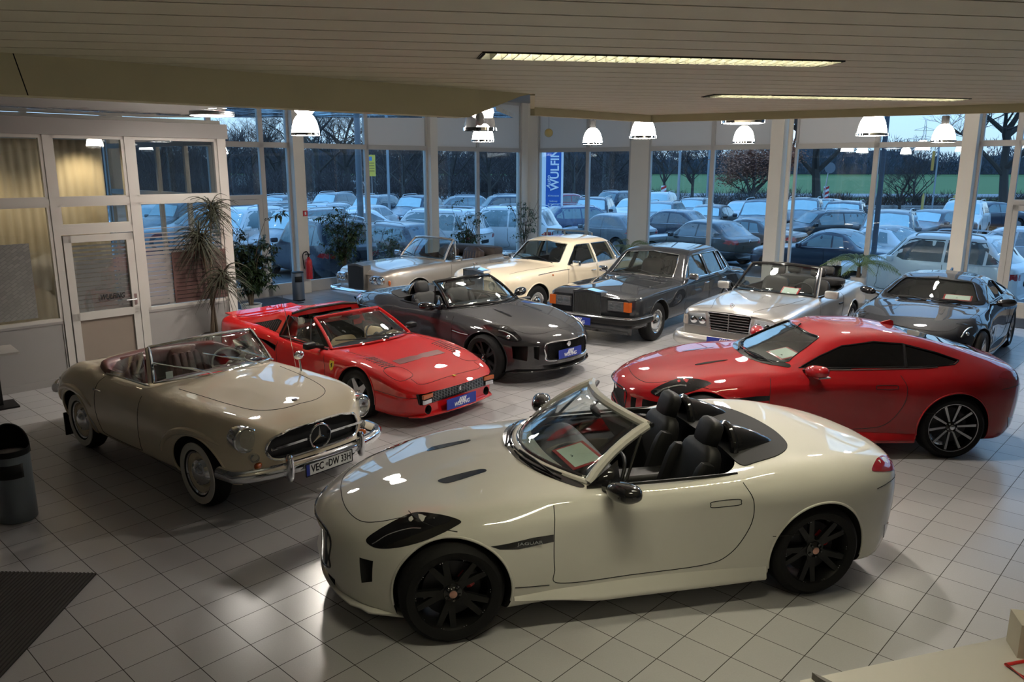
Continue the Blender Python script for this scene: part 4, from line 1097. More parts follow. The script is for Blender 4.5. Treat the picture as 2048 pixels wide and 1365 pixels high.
        for sg in (-1, 1):
            rb = MB(); P = [(c.X(3.03), sg * (.36 + .15 * cos(a)), .955 + .185 * sin(a)) for a in [pi * i / 14 for i in range(15)]]
            rb.tube(P, .032, 10)
            fs_ = MB(); 
            for j, (dx, sc_) in enumerate(((0, 1), (.10, .9), (.22, .6), (.33, .15))): pass
            rows = [[(c.X(3.03 + dx), sg * .36 + .155 * sc_ * cos(a), .950 + .195 * sc_ * sin(a)) for a in [pi * i / 12 for i in range(13)]] for dx, sc_ in ((0, 1.), (.08, .93), (.2, .72), (.34, .38), (.42, .1))]
            fs_.grid(rows); h.part(fs_, 'rollover_fairing', M['gblack']); h.part(rb, 'rollover_hoop', M['gblack'] if look != 'grey' else M['chrome'])
    else:
        o = S.patch(ws_pts, 'T', -.010, .06, n=5, depth=.016); h.part(o, 'windscreen', M['carglass'])
        o = S.patch(rw_pts, 'T', -.010, .06, n=5, depth=.016); h.part(o, 'rear_window', M['darkglass'])
        for v in 'LR':
            o = S.patch(side_w, v, -.010, .06, smooth=False, n=4, depth=.016); h.part(o, 'side_window', M['darkglass'])
            o = MB(); S.seam(o, side_w, v, .008, 5, False, True); h.part(o, 'window_trim', M['gblack'])
            o = MB(); S.seam(o, [(1.90, .945), (2.4, .945), (3.1, .965), (3.3, .975)], v, .005, off=.006); h.part(o, 'sill_strip', M['alu'])
            o = MB(); S.seam(o, [(2.98, .97), (3.0, 1.08), (3.02, 1.175)], v, .018, off=-.004); h.part(o, 'window_pillar', M['gblack'])
        fin = MB(); fin.prism([(3.02, 1.285), (3.20, 1.255), (3.19, 1.31), (3.16, 1.325)], -.012, .012, lambda u, v, w: (c.X(u), w, v)); h.part(fin, 'roof_antenna', pm)
        ws_s = MB(); S.seam(ws_s, ws_pts, 'T', .008, 5, True, True); h.part(ws_s, 'windscreen_seal', M['gblack'])
    # wipers
    wp = MB(); curved_wipers(wp, c, 1.50 if not coupe else 1.53, .30, .975, .03, ((.60, .06), (.0, -.56)))
    h.part(wp, 'wipers', M['black'])
    cw = MB(); S.patch(sym([(1.42, 0), (1.46, .3), (1.57, .55), (1.74, .74), (1.79, .72), (1.64, .5), (1.54, .3), (1.50, 0)]), 'T', .004, .04, mb=cw); h.part(cw, 'scuttle_panel', M['gblack'])
    # interior
    for sg in (-1, 1):
        seat(h.root, c.X(2.40), sg * .36, .25, seatm, 'sport', 1.05, radians(18))
    da = MB(); supere((c.X(1.93), 0, .80), (.42, 1.40, .24), .4, 20, RY(.12), da); h.part(da, 'dashboard', M['black'])
    tn = MB(); supere((c.X(2.45), 0, .50), (1.1, .22, .36), .35, 16, None, tn); h.part(tn, 'centre_console', M['black'])
    steering(h.root, c.X(2.12), .36, .82, M['black'])
    for sg in (-1, 1):
        dp = MB(); supere((c.X(2.4), sg * .765, .70), (1.1, .07, .40), .3, 14, None, dp); h.part(dp, 'door_lining', M['black'])
    mr = MB(); supere((c.X(2.12), 0, 1.20), (.03, .22, .07), .6, 14, None, mr); mr.bar((c.X(2.08), 0, 1.22), (c.X(2.14), 0, 1.28), .015, .015); h.part(mr, 'rear_view_mirror', M['black'])
    if look != 'grey':
        sh = sheet(h, (c.X(1.87), .36 if look != 'red' else .30, .998), .40, .25, .1, .20)
    else:
        dealer_plate(h.root, (c.x0 - .02, 0, .42), (0, 1, 0), (-.05, 0, 1))
    return h
def sheet(h, pos, w=.34, d=.24, rz=.1, tilt=.20):
    """price sheet in a red frame lying on the dashboard: a thing of its own"""
    e_ = empty('price_sheet', 'x', 'price sheet')
    rr = h.root
    T = Matrix.Translation(rr.location) @ Matrix.Rotation(rr.rotation_euler[2], 4, 'Z') @ Matrix.Translation(pos) @ Matrix.Rotation(rz, 4, 'Z') @ Matrix.Rotation(tilt, 4, 'Y')
    e_.matrix_world = T; e_.location = T.translation; e_.rotation_euler = T.to_euler()
    mb = MB(); mb.box((0, 0, 0), (d, w, .006)); mb.build('red_frame', M['redplastic'], e_, False)
    mb = MB(); mb.box((0, 0, .004), (d - .05, w - .05, .003)); mb.build('paper', M['paper'], e_, False)
    return e_
# ------------------------------------------------------------------ shared bits
def round_lamp(h, x, y, z, r, name='headlight', yaw=0., pitch=0., ring=True, deep=.05):
    R_ = RZ(yaw) @ RY(pi / 2 - pitch)
    e_ = link(name, None, h.root, (x, y, z)); e_.rotation_euler = (R_).to_euler()
    mb = MB(); mb.lathe([(r * 1.16, -deep), (r * 1.16, -.005), (r * 1.12, .012), (r * 1.02, .018), (r * .97, .006), (r * .97, -.01)], 32); mb.build('chrome_ring', M['chrome'], e_)
    mb = MB(); mb.lathe([(r * .99, .004), (r * .85, .020), (r * .55, .032), (r * .25, .038), (0, .040)], 32); mb.build('lens', M['lens'], e_)
    mb = MB(); mb.lathe([(r * .97, -.004), (r * .7, -.04), (r * .3, -.055), (0, -.06)], 32); mb.build('reflector', M['reflector'], e_)
    return e_
def bar_h(h, pts, r, m, name, n=8, flat=None):
    mb = MB(); mb.tube(catmull(pts, n), r, 10)
    if flat:
        zc_ = sum(p[2] for p in pts) / len(pts)
        mb.v = [(x, y, zc_ + (z - zc_) * flat) for x, y, z in mb.v]
    return h.part(mb, name, m)
def box_mirror(h, x, y, z, m, d=(.09, .20, .12), e=.35, arm=None):
    mb = MB(); supere((x, y, z), d, e, 16, None, mb); o = h.part(mb, 'side_mirror', m)
    mb = MB(); sg = 1 if y > 0 else -1; mb.bar((x - .0, y - sg * d[1] / 2, z - d[2] * .2), (x + .02, y - sg * (d[1] / 2 + .08), z - d[2] * .55), .03, .03); h.part(mb, 'mirror_arm', arm or M['chrome'], parent=o)
    return o
def closed_cabin(c, s0, s1, inset=.95, top=.035, floor=.35, ds=.06):
    n = int((s1 - s0) / ds)
    inner = c.shell([s0 + (s1 - s0) * i / n for i in range(n + 1)], lambda s, y, z: (y * inset, min(max(z - top, floor), 3)))
    inner.m = [2] * len(inner.m); return inner
def blinds(x): pass

# ------------------------------------------------------------------ cream 1950s roadster
def sl_roadster(pose, label):
    zb = [(0, .36), (.2, .28), (.5, .20), (3.6, .20), (4.0, .30), (4.25, .44)]
    z2 = [(a, b + .07) for a, b in zb]
    fs = [(0, .40), (.06, .56), (.15, .69), (.35, .80), (.7, .87), (1.2, .885), (1.8, .87), (2.5, .865), (3.0, .885), (3.4, .88), (3.8, .80), (4.05, .67), (4.2, .48), (4.25, .36)]
    L = [(0, zb, 0),
         ([(0, .30), (.15, .55), (.4, .70), (3.8, .68), (4.1, .5), (4.25, .3)], zb, .3),
         ([(0, .36), (.1, .58), (.3, .74), (.8, .81), (1.5, .83), (2.6, .83), (3.2, .82), (3.8, .74), (4.1, .56), (4.25, .32)], z2, .4),
         (fs, [(0, .50), (.5, .50), (2, .46), (4.25, .52)], .5),
         ([(a, b * .985) for a, b in fs], [(0, .64), (.2, .72), (.7, .76), (1.5, .74), (2.3, .74), (2.9, .80), (3.4, .78), (3.9, .68), (4.25, .56)], .5),
         ([(0, .38), (.06, .52), (.15, .62), (.4, .70), (.9, .74), (1.5, .77), (2.3, .79), (2.8, .77), (3.2, .73), (3.7, .65), (4.05, .54), (4.25, .32)], [(0, .73), (.06, .80), (.15, .865), (.3, .905), (.6, .925), (1.0, .925), (1.5, .91), (2.2, .90), (2.6, .91), (2.95, .965), (3.3, .945), (3.7, .84), (4.05, .70), (4.25, .60)], .5),
         ([(0, .25), (.1, .36), (.5, .46), (1.5, .52), (3, .5), (4.1, .38), (4.25, .2)], [(0, .71), (.08, .775), (.2, .83), (.4, .87), (.8, .905), (1.2, .93), (1.6, .955), (2.3, .955), (2.9, .945), (3.3, .91), (3.7, .82), (4.05, .69), (4.25, .60)], .5),
         (0, [(0, .72), (.08, .79), (.2, .855), (.5, .92), (1.0, .965), (1.5, .985), (2.9, .975), (3.3, .94), (3.7, .85), (4.05, .71), (4.25, .61)], 0)]
    c = Car(.72, 2.4, 4.25, 1.74, L, [(0, .16), (.5, .12), (1.5, .14), (2.2, .03), (3, -.05), (4.25, -.2)])
    cream = paint('ivory_paint', (.76, .67, .50), 0, .28)
    red = mat('oxblood_leather', (.115, .022, .018), .38, bump=.1)
    h = Hero('cream_roadster', label, pose, c, cream)
    A = [(.72, .325, .365, .56, 1.1), (3.12, .325, .355, .56, 1.1)]
    k = MB(); k.prism([(-.46, .515), (-.30, .495), (.30, .495), (.46, .515), (.51, .60), (.45, .705), (.28, .745), (-.28, .745), (-.45, .705), (-.51, .60)], c.x0 - .16, c.x0 + .2, lambda u, v, w: (w, u, v), 1)
    ck = MB(); top_prism(ck, sym([(1.66, 0), (1.70, .35), (1.80, .62), (2.1, .70), (2.5, .70), (2.78, .64), (2.98, .42), (3.03, 0)]), c.x0, .26, 2.0)
    h.body([k, ck], red, A); S = h.surf
    h.arch_lip(A, .012)
    items = []
    for v in 'LR':
        items += [([(1.70, .86), (1.68, .6), (1.70, .36), (1.78, .31), (2.45, .31), (2.56, .38), (2.62, .6), (2.60, .8), (2.55, .90)], v, False)]
        items += [([(3.55, .72), (3.9, .66), (4.15, .60)], v, False)]
    items.append((sym([(.27, 0), (.30, .22), (.42, .40), (.65, .48), (1.0, .53), (1.40, .57)])[1:-0], 'T', False))
    h.seams(items[:-1]); h.seams([([(1.40, -.57), (1.0, -.53), (.65, -.48), (.42, -.40), (.30, -.22), (.27, 0), (.30, .22), (.42, .40), (.65, .48), (1.0, .53), (1.40, .57)], 'T', False), ([(3.10, -.42), (3.3, -.40), (3.9, -.30), (3.95, 0), (3.9, .30), (3.3, .40), (3.10, .42)], 'T', False)], 'panel_gap')
    # grille
    g = MB(); g.box((c.x0 - .12, 0, .62), (.01, .98, .26)); h.part(g, 'grille', M['dark'], False)
    g = MB(); S.seam(g, [(-.46, .515), (-.30, .495), (0, .49), (.30, .495), (.46, .515), (.51, .60), (.45, .705), (.28, .745), (0, .752), (-.28, .745), (-.45, .705), (-.51, .60)], 'F', .012, 8, True, True); h.part(g, 'grille_surround', M['chrome'])
    xg = c.x0 + .0
    for sg in (-1, 1): g = MB(); g.box((xg - .02, sg * .30, .62), (.015, .40, .022)); h.part(g, 'grille_bar', M['chrome'])
    st = MB(); st.tube([(xg, .112 * cos(2 * pi * i / 40), .62 + .112 * sin(2 * pi * i / 40)) for i in range(40)], .010, 8, True)
    for q in range(3):
        a = pi / 2 + q * 2 * pi / 3; p = Vector((0, cos(a), sin(a))); t = Vector((0, -sin(a), cos(a))); o_ = Vector((xg, 0, .62))
        st.add([o_ + p * .10, o_ + t * .016, o_ - t * .016, o_ + Vector((.016, 0, 0)) , o_ + Vector((-.01, 0, 0))], [(0, 1, 3), (0, 3, 2), (0, 4, 1), (0, 2, 4), (1, 4, 2)])
    h.part(st, 'star_emblem', M['chrome'])
    for sg in (-1, 1):
        x = c.pt(.10, sg * .64, 0).x
        round_lamp(h, x + .002, sg * .645, .715, .102, 'headlight', sg * .12, 0, True, .12)
        round_lamp(h, c.pt(.08, sg * .60, 0).x + .02, sg * .60, .545, .036, 'fog_lamp', sg * .15)
        mb = MB(); supere((c.pt(.06, sg * .58, 0).x + .015, sg * .585, .475), (.05, .085, .055), .7, 14, RZ(-sg * .4), mb); h.part(mb, 'indicator', M['orange'])
        # blades over the wheels
        for s, z, r, _, _ in A:
            v = 'L' if sg > 0 else 'R'; mb = MB(); P = []
            a0, a1 = (55, 165) if s < 1 else (40, 160)
            for i in range(25):
                a = radians(a0 + (a1 - a0) * i / 24); uu = s - (r + .05) * cos(a) * 1.35; vv = z + (r + .03) * sin(a) * (1 if True else 1)
                vv = max(vv, z + r * .62) if False else vv
                hh = S.hit(uu, vv, v)
                if hh: P.append(hh[0])
            P = P[::1]
            if len(P) > 4:
                n_ = len(P); mb.tube(P, [.006 + .030 * sin(pi * i / (n_ - 1)) ** .7 for i in range(n_)], 10); h.part(mb, 'wheel_arch_blade', cream)
        # overrider
        mb = MB(); supere((c.x0 + .085, sg * .40, .45), (.075, .06, .25), .6, 16, None, mb); h.part(mb, 'bumper_overrider', M['chrome'])
        mb = MB(); supere((c.X(4.33), sg * .36, .50), (.07, .055, .22), .6, 16, None, mb); h.part(mb, 'bumper_overrider', M['chrome'])
        # mud flap and stone guard
        mb = MB(); mb.box((c.X(3.52), sg * .74, .20), (.02, .20, .26)); h.part(mb, 'mud_flap', M['black'])
        p = S.patch([(2.68, .36), (2.78, .46), (2.84, .42), (2.80, .30), (2.70, .29)], 'L' if sg > 0 else 'R', .004, .04); h.part(p, 'stone_guard', M['alu'])
        mb = MB(); hh = S.hit(2.50, .775, 'L' if sg > 0 else 'R'); p = hh[0] + hh[1] * .025
        mb.tube([p + Vector((.06, 0, 0)), p + Vector((-.06, 0, 0))], .008, 8); mb.tube([hh[0], p], .010, 8); mb.sphere(p + Vector((-.10, 0, 0)), .012, 10); h.part(mb, 'door_handle', M['chrome'])
        for v in 'LR': pass
        # seats
        seat(h.root, c.X(2.52), sg * .33, .30, red, 'classic', .88, radians(16))
    bar_h(h, [(c.x0 - .34, -.83, .43), (c.x0 - .14, -.80, .43), (c.x0 - .03, -.66, .43), (c.x0 + .05, -.36, .43), (c.x0 + .07, 0, .43), (c.x0 + .05, .36, .43), (c.x0 - .03, .66, .43), (c.x0 - .14, .80, .43), (c.x0 - .34, .83, .43)], .046, M['chrome'], 'front_bumper', 8, 1.25)
    bar_h(h, [(c.X(4.02), -.70, .50), (c.X(4.18), -.60, .50), (c.X(4.26), -.4, .50), (c.X(4.28), 0, .50), (c.X(4.26), .4, .50), (c.X(4.18), .60, .50), (c.X(4.02), .70, .50)], .045, M['chrome'], 'rear_bumper', 8, 1.25)
    pl = plate(h.root, 'number_plate', .52, .115, mat('plate_white', (.72, .73, .70), .4), (c.x0 + .118, 0, .385), (0, 1, 0), (0, 0, 1), [('VEC', .095, M['black'], (-.135, 0), .14, 0), ('DW 33H', .095, M['black'], (.115, 0), .25, 0)])
    mb = MB(); mb.box((-.24, 0, .005), (.04, .112, .002)); mb.build('blue_strip', M['blue'], pl, False)
    mb = MB(); mb.lathe([(0, .006), (.016, .006), (.016, .004)], 16, (-.03, 0, 0)); mb.build('seal_dot', mat('seal_dot', (.2, .2, .2), .5), pl, False)
    mb = MB()
    for a, b_ in (((-.26, -.0575), (.26, -.0575)), ((.26, -.0575), (.26, .0575)), ((.26, .0575), (-.26, .0575)), ((-.26, .0575), (-.26, -.0575))): mb.bar((*a, .003), (*b_, .003), .008, .008)
    mb.build('plate_frame', M['black'], pl, False)
    hh = S.hit(.36, 0, 'T'); mb = MB(); mb.lathe([(0, .008), (.026, .006), (.03, 0)], 20, hh[0]); h.part(mb, 'round_badge', mat('badge_dark', (.05, .02, .05), .3, .3))
    # screen
    B = [(c.X(1.72), .66, .955), (c.X(1.50), 0, .985), (c.X(1.72), -.66, .955)]; T = [(c.X(1.93), .57, 1.27), (c.X(1.80), 0, 1.315), (c.X(1.93), -.57, 1.27)]
    h.windscreen(B, T, M['carglass'], M['chrome'], .016, .02)
    for sg in (-1, 1):   # raised side windows with chrome rail
        v = 'L' if sg > 0 else 'R'
        q = MB(); q.add([(c.X(1.76), sg * .715, .93), (c.X(2.50), sg * .73, .93), (c.X(2.44), sg * .66, 1.06), (c.X(1.99), sg * .60, 1.22)], [(0, 1, 2, 3)])
        o = h.part(q, 'side_window', M['carglass']); sd = o.modifiers.new('s', 'SOLIDIFY'); sd.thickness = .005
        q = MB(); q.tube([(c.X(1.72), sg * .70, .935), (c.X(2.55), sg * .735, .93)], .010, 6); h.part(q, 'window_rail', M['chrome'])
        q = MB(); q.tube([(c.X(1.74), sg * .68, .95), (c.X(1.93), sg * .585, 1.26)], .020, 8); h.part(q, 'screen_pillar', cream)
    # red hood cover around the back of the cockpit
    mb = MB(); top = []
    out_ = sym([(2.52, .0), (2.52, .68), (2.60, .71), (2.84, .66), (3.05, .46), (3.13, .2), (3.14, 0)])
    ring_o = catmull([(c.X(a), b_, 0) for a, b_ in [(2.45, .72), (2.62, .72), (2.86, .66), (3.05, .46), (3.13, .2), (3.14, 0), (3.13, -.2), (3.05, -.46), (2.86, -.66), (2.62, -.72), (2.45, -.72)]], 6)
    ring_i = catmull([(c.X(a), b_, 0) for a, b_ in [(2.45, .66), (2.60, .64), (2.74, .58), (2.86, .40), (2.90, .2), (2.91, 0), (2.90, -.2), (2.86, -.40), (2.74, -.58), (2.60, -.64), (2.45, -.66)]], 6)
    rows = []
    for w, zz in ((0, .0), (.1, .035), (.35, .055), (.75, .045), (1, .0), (1.05, -.10)):
        rr = []
        for a, b_ in zip(ring_o, ring_i):
            p = a.lerp(b_, w); hh = S.hit(c.x0 - a.x, a.y, 'T'); rr.append((p.x, p.y, (hh[0].z if hh else .95) + zz))
        rows.append(rr)
    mb.grid(rows); h.part(mb, 'hood_cover', red, angle=60)
    steering(h.root, c.X(1.98), .33, .90, mat('ivory_plastic', (.45, .42, .34), .3), .20, .010, radians(60))
    da = MB(); supere((c.X(1.76), 0, .85), (.26, 1.24, .20), .4, 20, None, da); h.part(da, 'dashboard', red)
    tn = MB(); supere((c.X(2.3), 0, .36), (1.1, .20, .25), .4, 14, None, tn); h.part(tn, 'centre_tunnel', red)
    wp = MB()
    for y0, y1 in ((-.15, -.48), (.40, .05)): wiper(wp, (c.X(1.46), y0, .985), (c.X(1.66), y1, 1.10), .02)
    h.part(wp, 'wipers', M['chrome'])
    mb = MB(); hh = S.hit(1.15, -.66, 'T') if False else S.hit(1.10, .62, 'T')
    p = hh[0]; mb.tube([p, p + Vector((-.02, 0, .12))], .010, 8); supere(p + Vector((-.02, 0, .17)), (.04, .12, .09), .8, 14, None, mb); h.part(mb, 'wing_mirror', M['chrome'])
    mb = MB(); p = S.hit(1.30, .70, 'T')[0]; mb.tube([p, p + Vector((-.25, .05, .75))], .003, 5); h.part(mb, 'aerial', M['chrome'])
    mb = MB(); mb.box((c.X(1.70), -.50, 1.01), (.004, .07, .07)); h.part(mb, 'windscreen_sticker', M['whitem'], False)
    for s in (.72, 3.12):
        for sg in (-1, 1): make_wheel(h.root, c.X(s), sg * .735, sg, .325, .165, .200, 'dome', cream, M['chrome'], (.222, .285))
    return h

# ------------------------------------------------------------------ red wedge sports car
def red_targa(pose, label):
    zb = [(0, .14), (.1, .12), (.4, .13), (3.9, .17), (4.15, .28), (4.25, .38)]
    L = [(0, zb, 0),
         ([(0, .50), (.15, .70), (.4, .78), (3.9, .76), (4.2, .62), (4.25, .55)], zb, .2),
         ([(0, .58), (.1, .74), (.3, .82), (.96, .86), (1.6, .84), (2.6, .85), (3.3, .88), (3.9, .83), (4.15, .74), (4.25, .62)], [(0, .18), (.3, .18), (3.9, .22), (4.25, .42)], .3),
         ([(0, .60), (.08, .75), (.2, .82), (.6, .87), (.96, .885), (1.6, .86), (2.6, .875), (3.3, .90), (3.9, .86), (4.15, .77), (4.25, .66)], [(0, .35), (.5, .41), (1.5, .42), (3, .45), (4.25, .52)], .18),
         ([(0, .59), (.08, .72), (.2, .78), (.6, .83), (.96, .85), (1.5, .82), (2.3, .80), (2.8, .83), (3.3, .865), (3.9, .82), (4.15, .74), (4.25, .64)], [(0, .42), (.1, .47), (.3, .55), (.6, .64), (.96, .695), (1.4, .71), (1.9, .72), (2.4, .745), (2.9, .81), (3.3, .845), (3.9, .84), (4.15, .83), (4.25, .76)], .42),
         ([(0, .50), (.1, .60), (.5, .64), (1.4, .68), (2.4, .68), (3.3, .68), (4.1, .62), (4.25, .55)], [(0, .43), (.1, .49), (.3, .575), (.6, .67), (.96, .73), (1.4, .745), (2.0, .755), (2.5, .785), (2.9, .85), (3.3, .885), (3.9, .885), (4.15, .88), (4.25, .80)], .45),
         ([(0, .35), (.5, .42), (4.25, .42)], [(0, .43), (.1, .495), (.5, .615), (.96, .685), (1.5, .755), (2, .78), (2.9, .865), (3.9, .86), (4.15, .875), (4.25, .80)], .5),
         (0, [(0, .43), (.1, .50), (.5, .625), (1.0, .705), (1.5, .77), (3.0, .865), (3.9, .86), (4.15, .88), (4.25, .80)], 0)]
    c = Car(.96, 2.34, 4.25, 1.73, L, [(0, .13), (.5, .10), (1.5, .14), (2, .04), (3, 0), (4.25, -.08)])
    red = paint('signal_red_paint', (.45, .003, .004), 0, .3)
    tan = mat('cream_leather', (.72, .60, .40), .5, bump=.1)
    h = Hero('red_targa_sports_car', label, pose, c, red)
    A = [(.96, .315, .345, .56, 1.1), (3.30, .315, .345, .56, 1.1)]
    k = MB(); k.prism([(-.63, .285), (.63, .285), (.65, .42), (-.65, .42)], c.x0 - .12, c.x0 + .2, lambda u, v, w: (w, u, v), 1)
    for sg in (-1, 1):
        k.tube([(c.x0 - .14, sg * .52, .215), (c.x0 + .2, sg * .52, .215)], .055, 24, mi=1)
    k.v = [(x, y, z) for x, y, z in k.v]
    ck = MB(); top_prism(ck, sym([(1.52, 0), (1.55, .3), (1.68, .60), (1.9, .66), (2.4, .66), (2.62, .62), (2.64, 0)]), c.x0, .20, 2.0, True, 4)
    side = MB()
    for sg in (-1, 1): side.prism([(c.X(a), b_) for a, b_ in ((2.62, .60), (2.78, .66), (3.0, .74), (2.80, .72), (2.62, .68))], sg * .78, sg * 1.2, lambda u, v, w: (u, w, v), 1)
    h.body([k, ck, side], M['black'], A); S = h.surf
    h.arch_lip(A, .010)
    # roof hoop with flying buttresses
    up = Car(.96, 2.34, 4.25, 1.73, [(0, [(2.60, .76), (3.9, .80)], 0), ([(2.60, .60), (3.9, .60)], [(2.60, .76), (3.9, .80)], .1),
        ([(2.60, .715), (3.0, .72), (3.5, .72), (3.9, .68)], [(2.60, .78), (3.0, .84), (3.9, .86)], .1),
        ([(2.60, .57), (2.9, .575), (3.3, .62), (3.9, .66)], [(2.60, 1.075), (2.85, 1.065), (3.1, 1.01), (3.5, .93), (3.9, .87)], .25),
        ([(2.60, .48), (2.9, .50), (3.3, .55), (3.9, .60)], [(2.60, 1.10), (2.88, 1.085), (3.1, 1.015), (3.5, .935), (3.9, .87)], .2),
        ([(2.60, .40), (2.9, .46), (3.3, .52), (3.9, .58)], [(2.60, 1.105), (2.88, 1.09), (2.94, .98), (3.1, .89), (3.9, .855)], .2),
        (0, [(2.60, 1.11), (2.88, 1.095), (2.94, .98), (3.1, .875), (3.9, .85)], 0)], 0, ds=.04, s0=2.60, s1=3.9)
    me = up.shell().mesh('hoop', [red, M['dark'], tan], angle=30); US = Surf(me, c.x0)
    wk = MB(); wk.prism([(-.50, .76), (.50, .76), (.46, 1.03), (-.46, 1.03)], c.X(2.85), c.X(2.4), lambda u, v, w: (w, u, v), 1)
    me = boolean(me, wk.mesh('c', [red, M['dark'], tan], False)); me.shade_smooth(); me.set_sharp_from_angle(angle=radians(30)); link('roof_hoop', me, h.root)
    o = MB(); o.box((c.X(2.82), 0, .91), (.008, .88, .22)); h.part(o, 'rear_window', M['darkglass'], False)
    for v in 'LR':
        p = US.patch([(2.78, .81), (2.74, .97), (2.82, .985), (3.05, .93), (3.38, .86), (3.30, .835)], v, .004, .04, smooth=False, n=3); q = h.part(p, 'quarter_louvre', M['black'])
        lb = MB()
        for i in range(13):
            a = 2.80 + i * .042; US.seam(lb, [(a, .825 + .002 * i), (a - .02, min(.96, .98 - (a - 2.82) * .25))], v, .004, 4, False, False, .004)
        h.part(lb, 'louvre_slats', mat('louvre_grey', (.12, .12, .13), .5), parent=q)
    h.seams([(p_, v, cl) for v in 'LR' for p_, cl in [
        ([(1.62, .70), (1.56, .5), (1.58, .28), (1.64, .24), (2.45, .24), (2.52, .34), (2.60, .6), (2.60, .74)], False), ([(.10, .375), (.5, .425), (.63, .43)], False), ([(1.30, .435), (1.9, .44), (2.6, .45), (2.94, .46)], False), ([(3.66, .48), (4.0, .50), (4.2, .51)], False)]] +
        [([(.36, s * .47), (.34, s * .70), (.60, s * .72), (.60, s * .47)], 'T', True) for s in (-1, 1)] +
        [([(.14, 0), (.16, .50), (.30, .56)], 'T', False), ([(.14, 0), (.16, -.50), (.30, -.56)], 'T', False), ([(1.40, .62), (.9, .60), (.62, .56)], 'T', False), ([(1.40, -.62), (.9, -.60), (.62, -.56)], 'T', False)], 'panel_gap', .003)
    dr_ = mat('louvre_red_shadow', (.10, .004, .004), .5)  # dark red of the bonnet grille and wing louvres
    for a in [(.66, -.40, .80, .40)]:
        p = S.patch([(a[0], a[1]), (a[2], a[1]), (a[2], a[3]), (a[0], a[3])], 'T', .002, .06, smooth=False, n=3); h.part(p, 'bonnet_grille', dr_)
    for sg in (-1, 1):
        o = MB()
        for i in range(9): S.seam(o, [(.64 + i * .045, sg * .50), (.64 + i * .045, sg * .68)], 'T', .008, 5, False)
        h.part(o, 'wing_louvres', dr_)
        v = 'L' if sg > 0 else 'R'
        hh = S.hit(1.42, .60, v)
        if hh:
            sh_ = MB(); sh_.prism([(-.040, .058), (.040, .058), (.042, 0), (.026, -.045), (0, -.066), (-.026, -.045), (-.042, 0)], 0, .004); o = h.part(sh_, 'shield_badge', mat('badge_yellow', (.75, .55, .03), .4)); place(o, hh[0] + hh[1] * .002, (-1 * sg, 0, 0), (0, hh[1].y * -.2, 1))
            hs = MB(); hs.prism([(-.012, -.025), (-.002, -.012), (-.014, .006), (-.006, .028), (.006, .032), (.014, .018), (.008, .010), (.014, -.006), (.006, -.028), (.0, -.018), (-.006, -.03)], .004, .006); hs.build('badge_figure', M['black'], o, False)
        # orange indicators and driving lights at the grille ends
        o = MB(); o.box((c.x0 - .04, sg * .545, .388), (.03, .17, .048), -sg * .10); h.part(o, 'indicator', M['orange'])
        o = MB(); o.box((c.x0 - .04, sg * .55, .325), (.03, .13, .048), -sg * .10); h.part(o, 'driving_light', M['reflector'])
        o = MB(); supere((c.X(1.80), sg * .885, .80), (.10, .17, .085), .5, 14, None, o); o.bar((c.X(1.76), sg * .70, .77), (c.X(1.78), sg * .83, .79), .05, .03); h.part(o, 'side_mirror', M['black'])
        seat(h.root, c.X(2.32), sg * .33, .12, tan, 'rest', .93, radians(22))
        dl = MB(); supere((c.X(2.1), sg * .655, .58), (.9, .06, .34), .3, 14, None, dl); h.part(dl, 'door_lining', tan)
        for s in (.96, 3.30): make_wheel(h.root, c.X(s), sg * (.75 if s < 2 else .76), sg, .315, .215, .215, 'star5', M['alu'], M['chrome'])
    g = MB()
    for i in range(7): g.box((c.x0 - .05, 0, .298 + i * .019), (.01, .90, .004))
    for i in range(19): g.box((c.x0 - .05, -.45 + i * .05, .355), (.01, .004, .12))
    h.part(g, 'egg_crate_grille', M['alu'], False)
    g = MB(); S.seam(g, [(-.63, .285), (.63, .285), (.65, .422), (-.65, .422)], 'F', .012, 8, False, True); h.part(g, 'grille_frame', M['black'])
    g = MB(); g.prism([(-.012, -.025), (-.002, -.012), (-.014, .006), (-.006, .028), (.006, .032), (.014, .018), (.008, .010), (.014, -.006), (.006, -.028), (.0, -.018), (-.006, -.03)], 0, .006); o = h.part(g, 'grille_figure', M['chrome'], False); place(o, (c.x0 - .03, 0, .37), (0, 1, 0), (0, 0, 1))
    hh = S.hit(.13, 0, 'T'); g = MB(); g.box(hh[0] + Vector((0, 0, .004)), (.05, .035, .006)); h.part(g, 'nose_badge', mat('badge_yellow2', (.75, .55, .03), .4))
    g = MB(); g.grid([[c.pt(-.02, y, .155) for y in [-.62 + 1.24 * i / 20 for i in range(21)]], [c.pt(.10, y, .15) for y in [-.72 + 1.44 * i / 20 for i in range(21)]]]); o = h.part(g, 'chin_spoiler', red); sd = o.modifiers.new('s', 'SOLIDIFY'); sd.thickness = .02
    dealer_plate(h.root, (c.x0 + .016, -.02, .225), (0, 1, 0), (0, 0, 1), .52, .13)
    # tail spoiler
    g = MB(); g.prism([(4.04, .86), (4.235, .885), (4.235, .90), (4.04, .882)], -.58, .58, lambda u, v, w: (c.X(u), w, v)); h.part(g, 'tail_spoiler', red)
    B = [(c.X(1.62), .68, .745), (c.X(1.42), 0, .775), (c.X(1.62), -.68, .745)]; T = [(c.X(2.12), .545, 1.065), (c.X(2.00), 0, 1.095), (c.X(2.12), -.545, 1.065)]
    h.windscreen(B, T, M['carglass'], red, .022, .02)
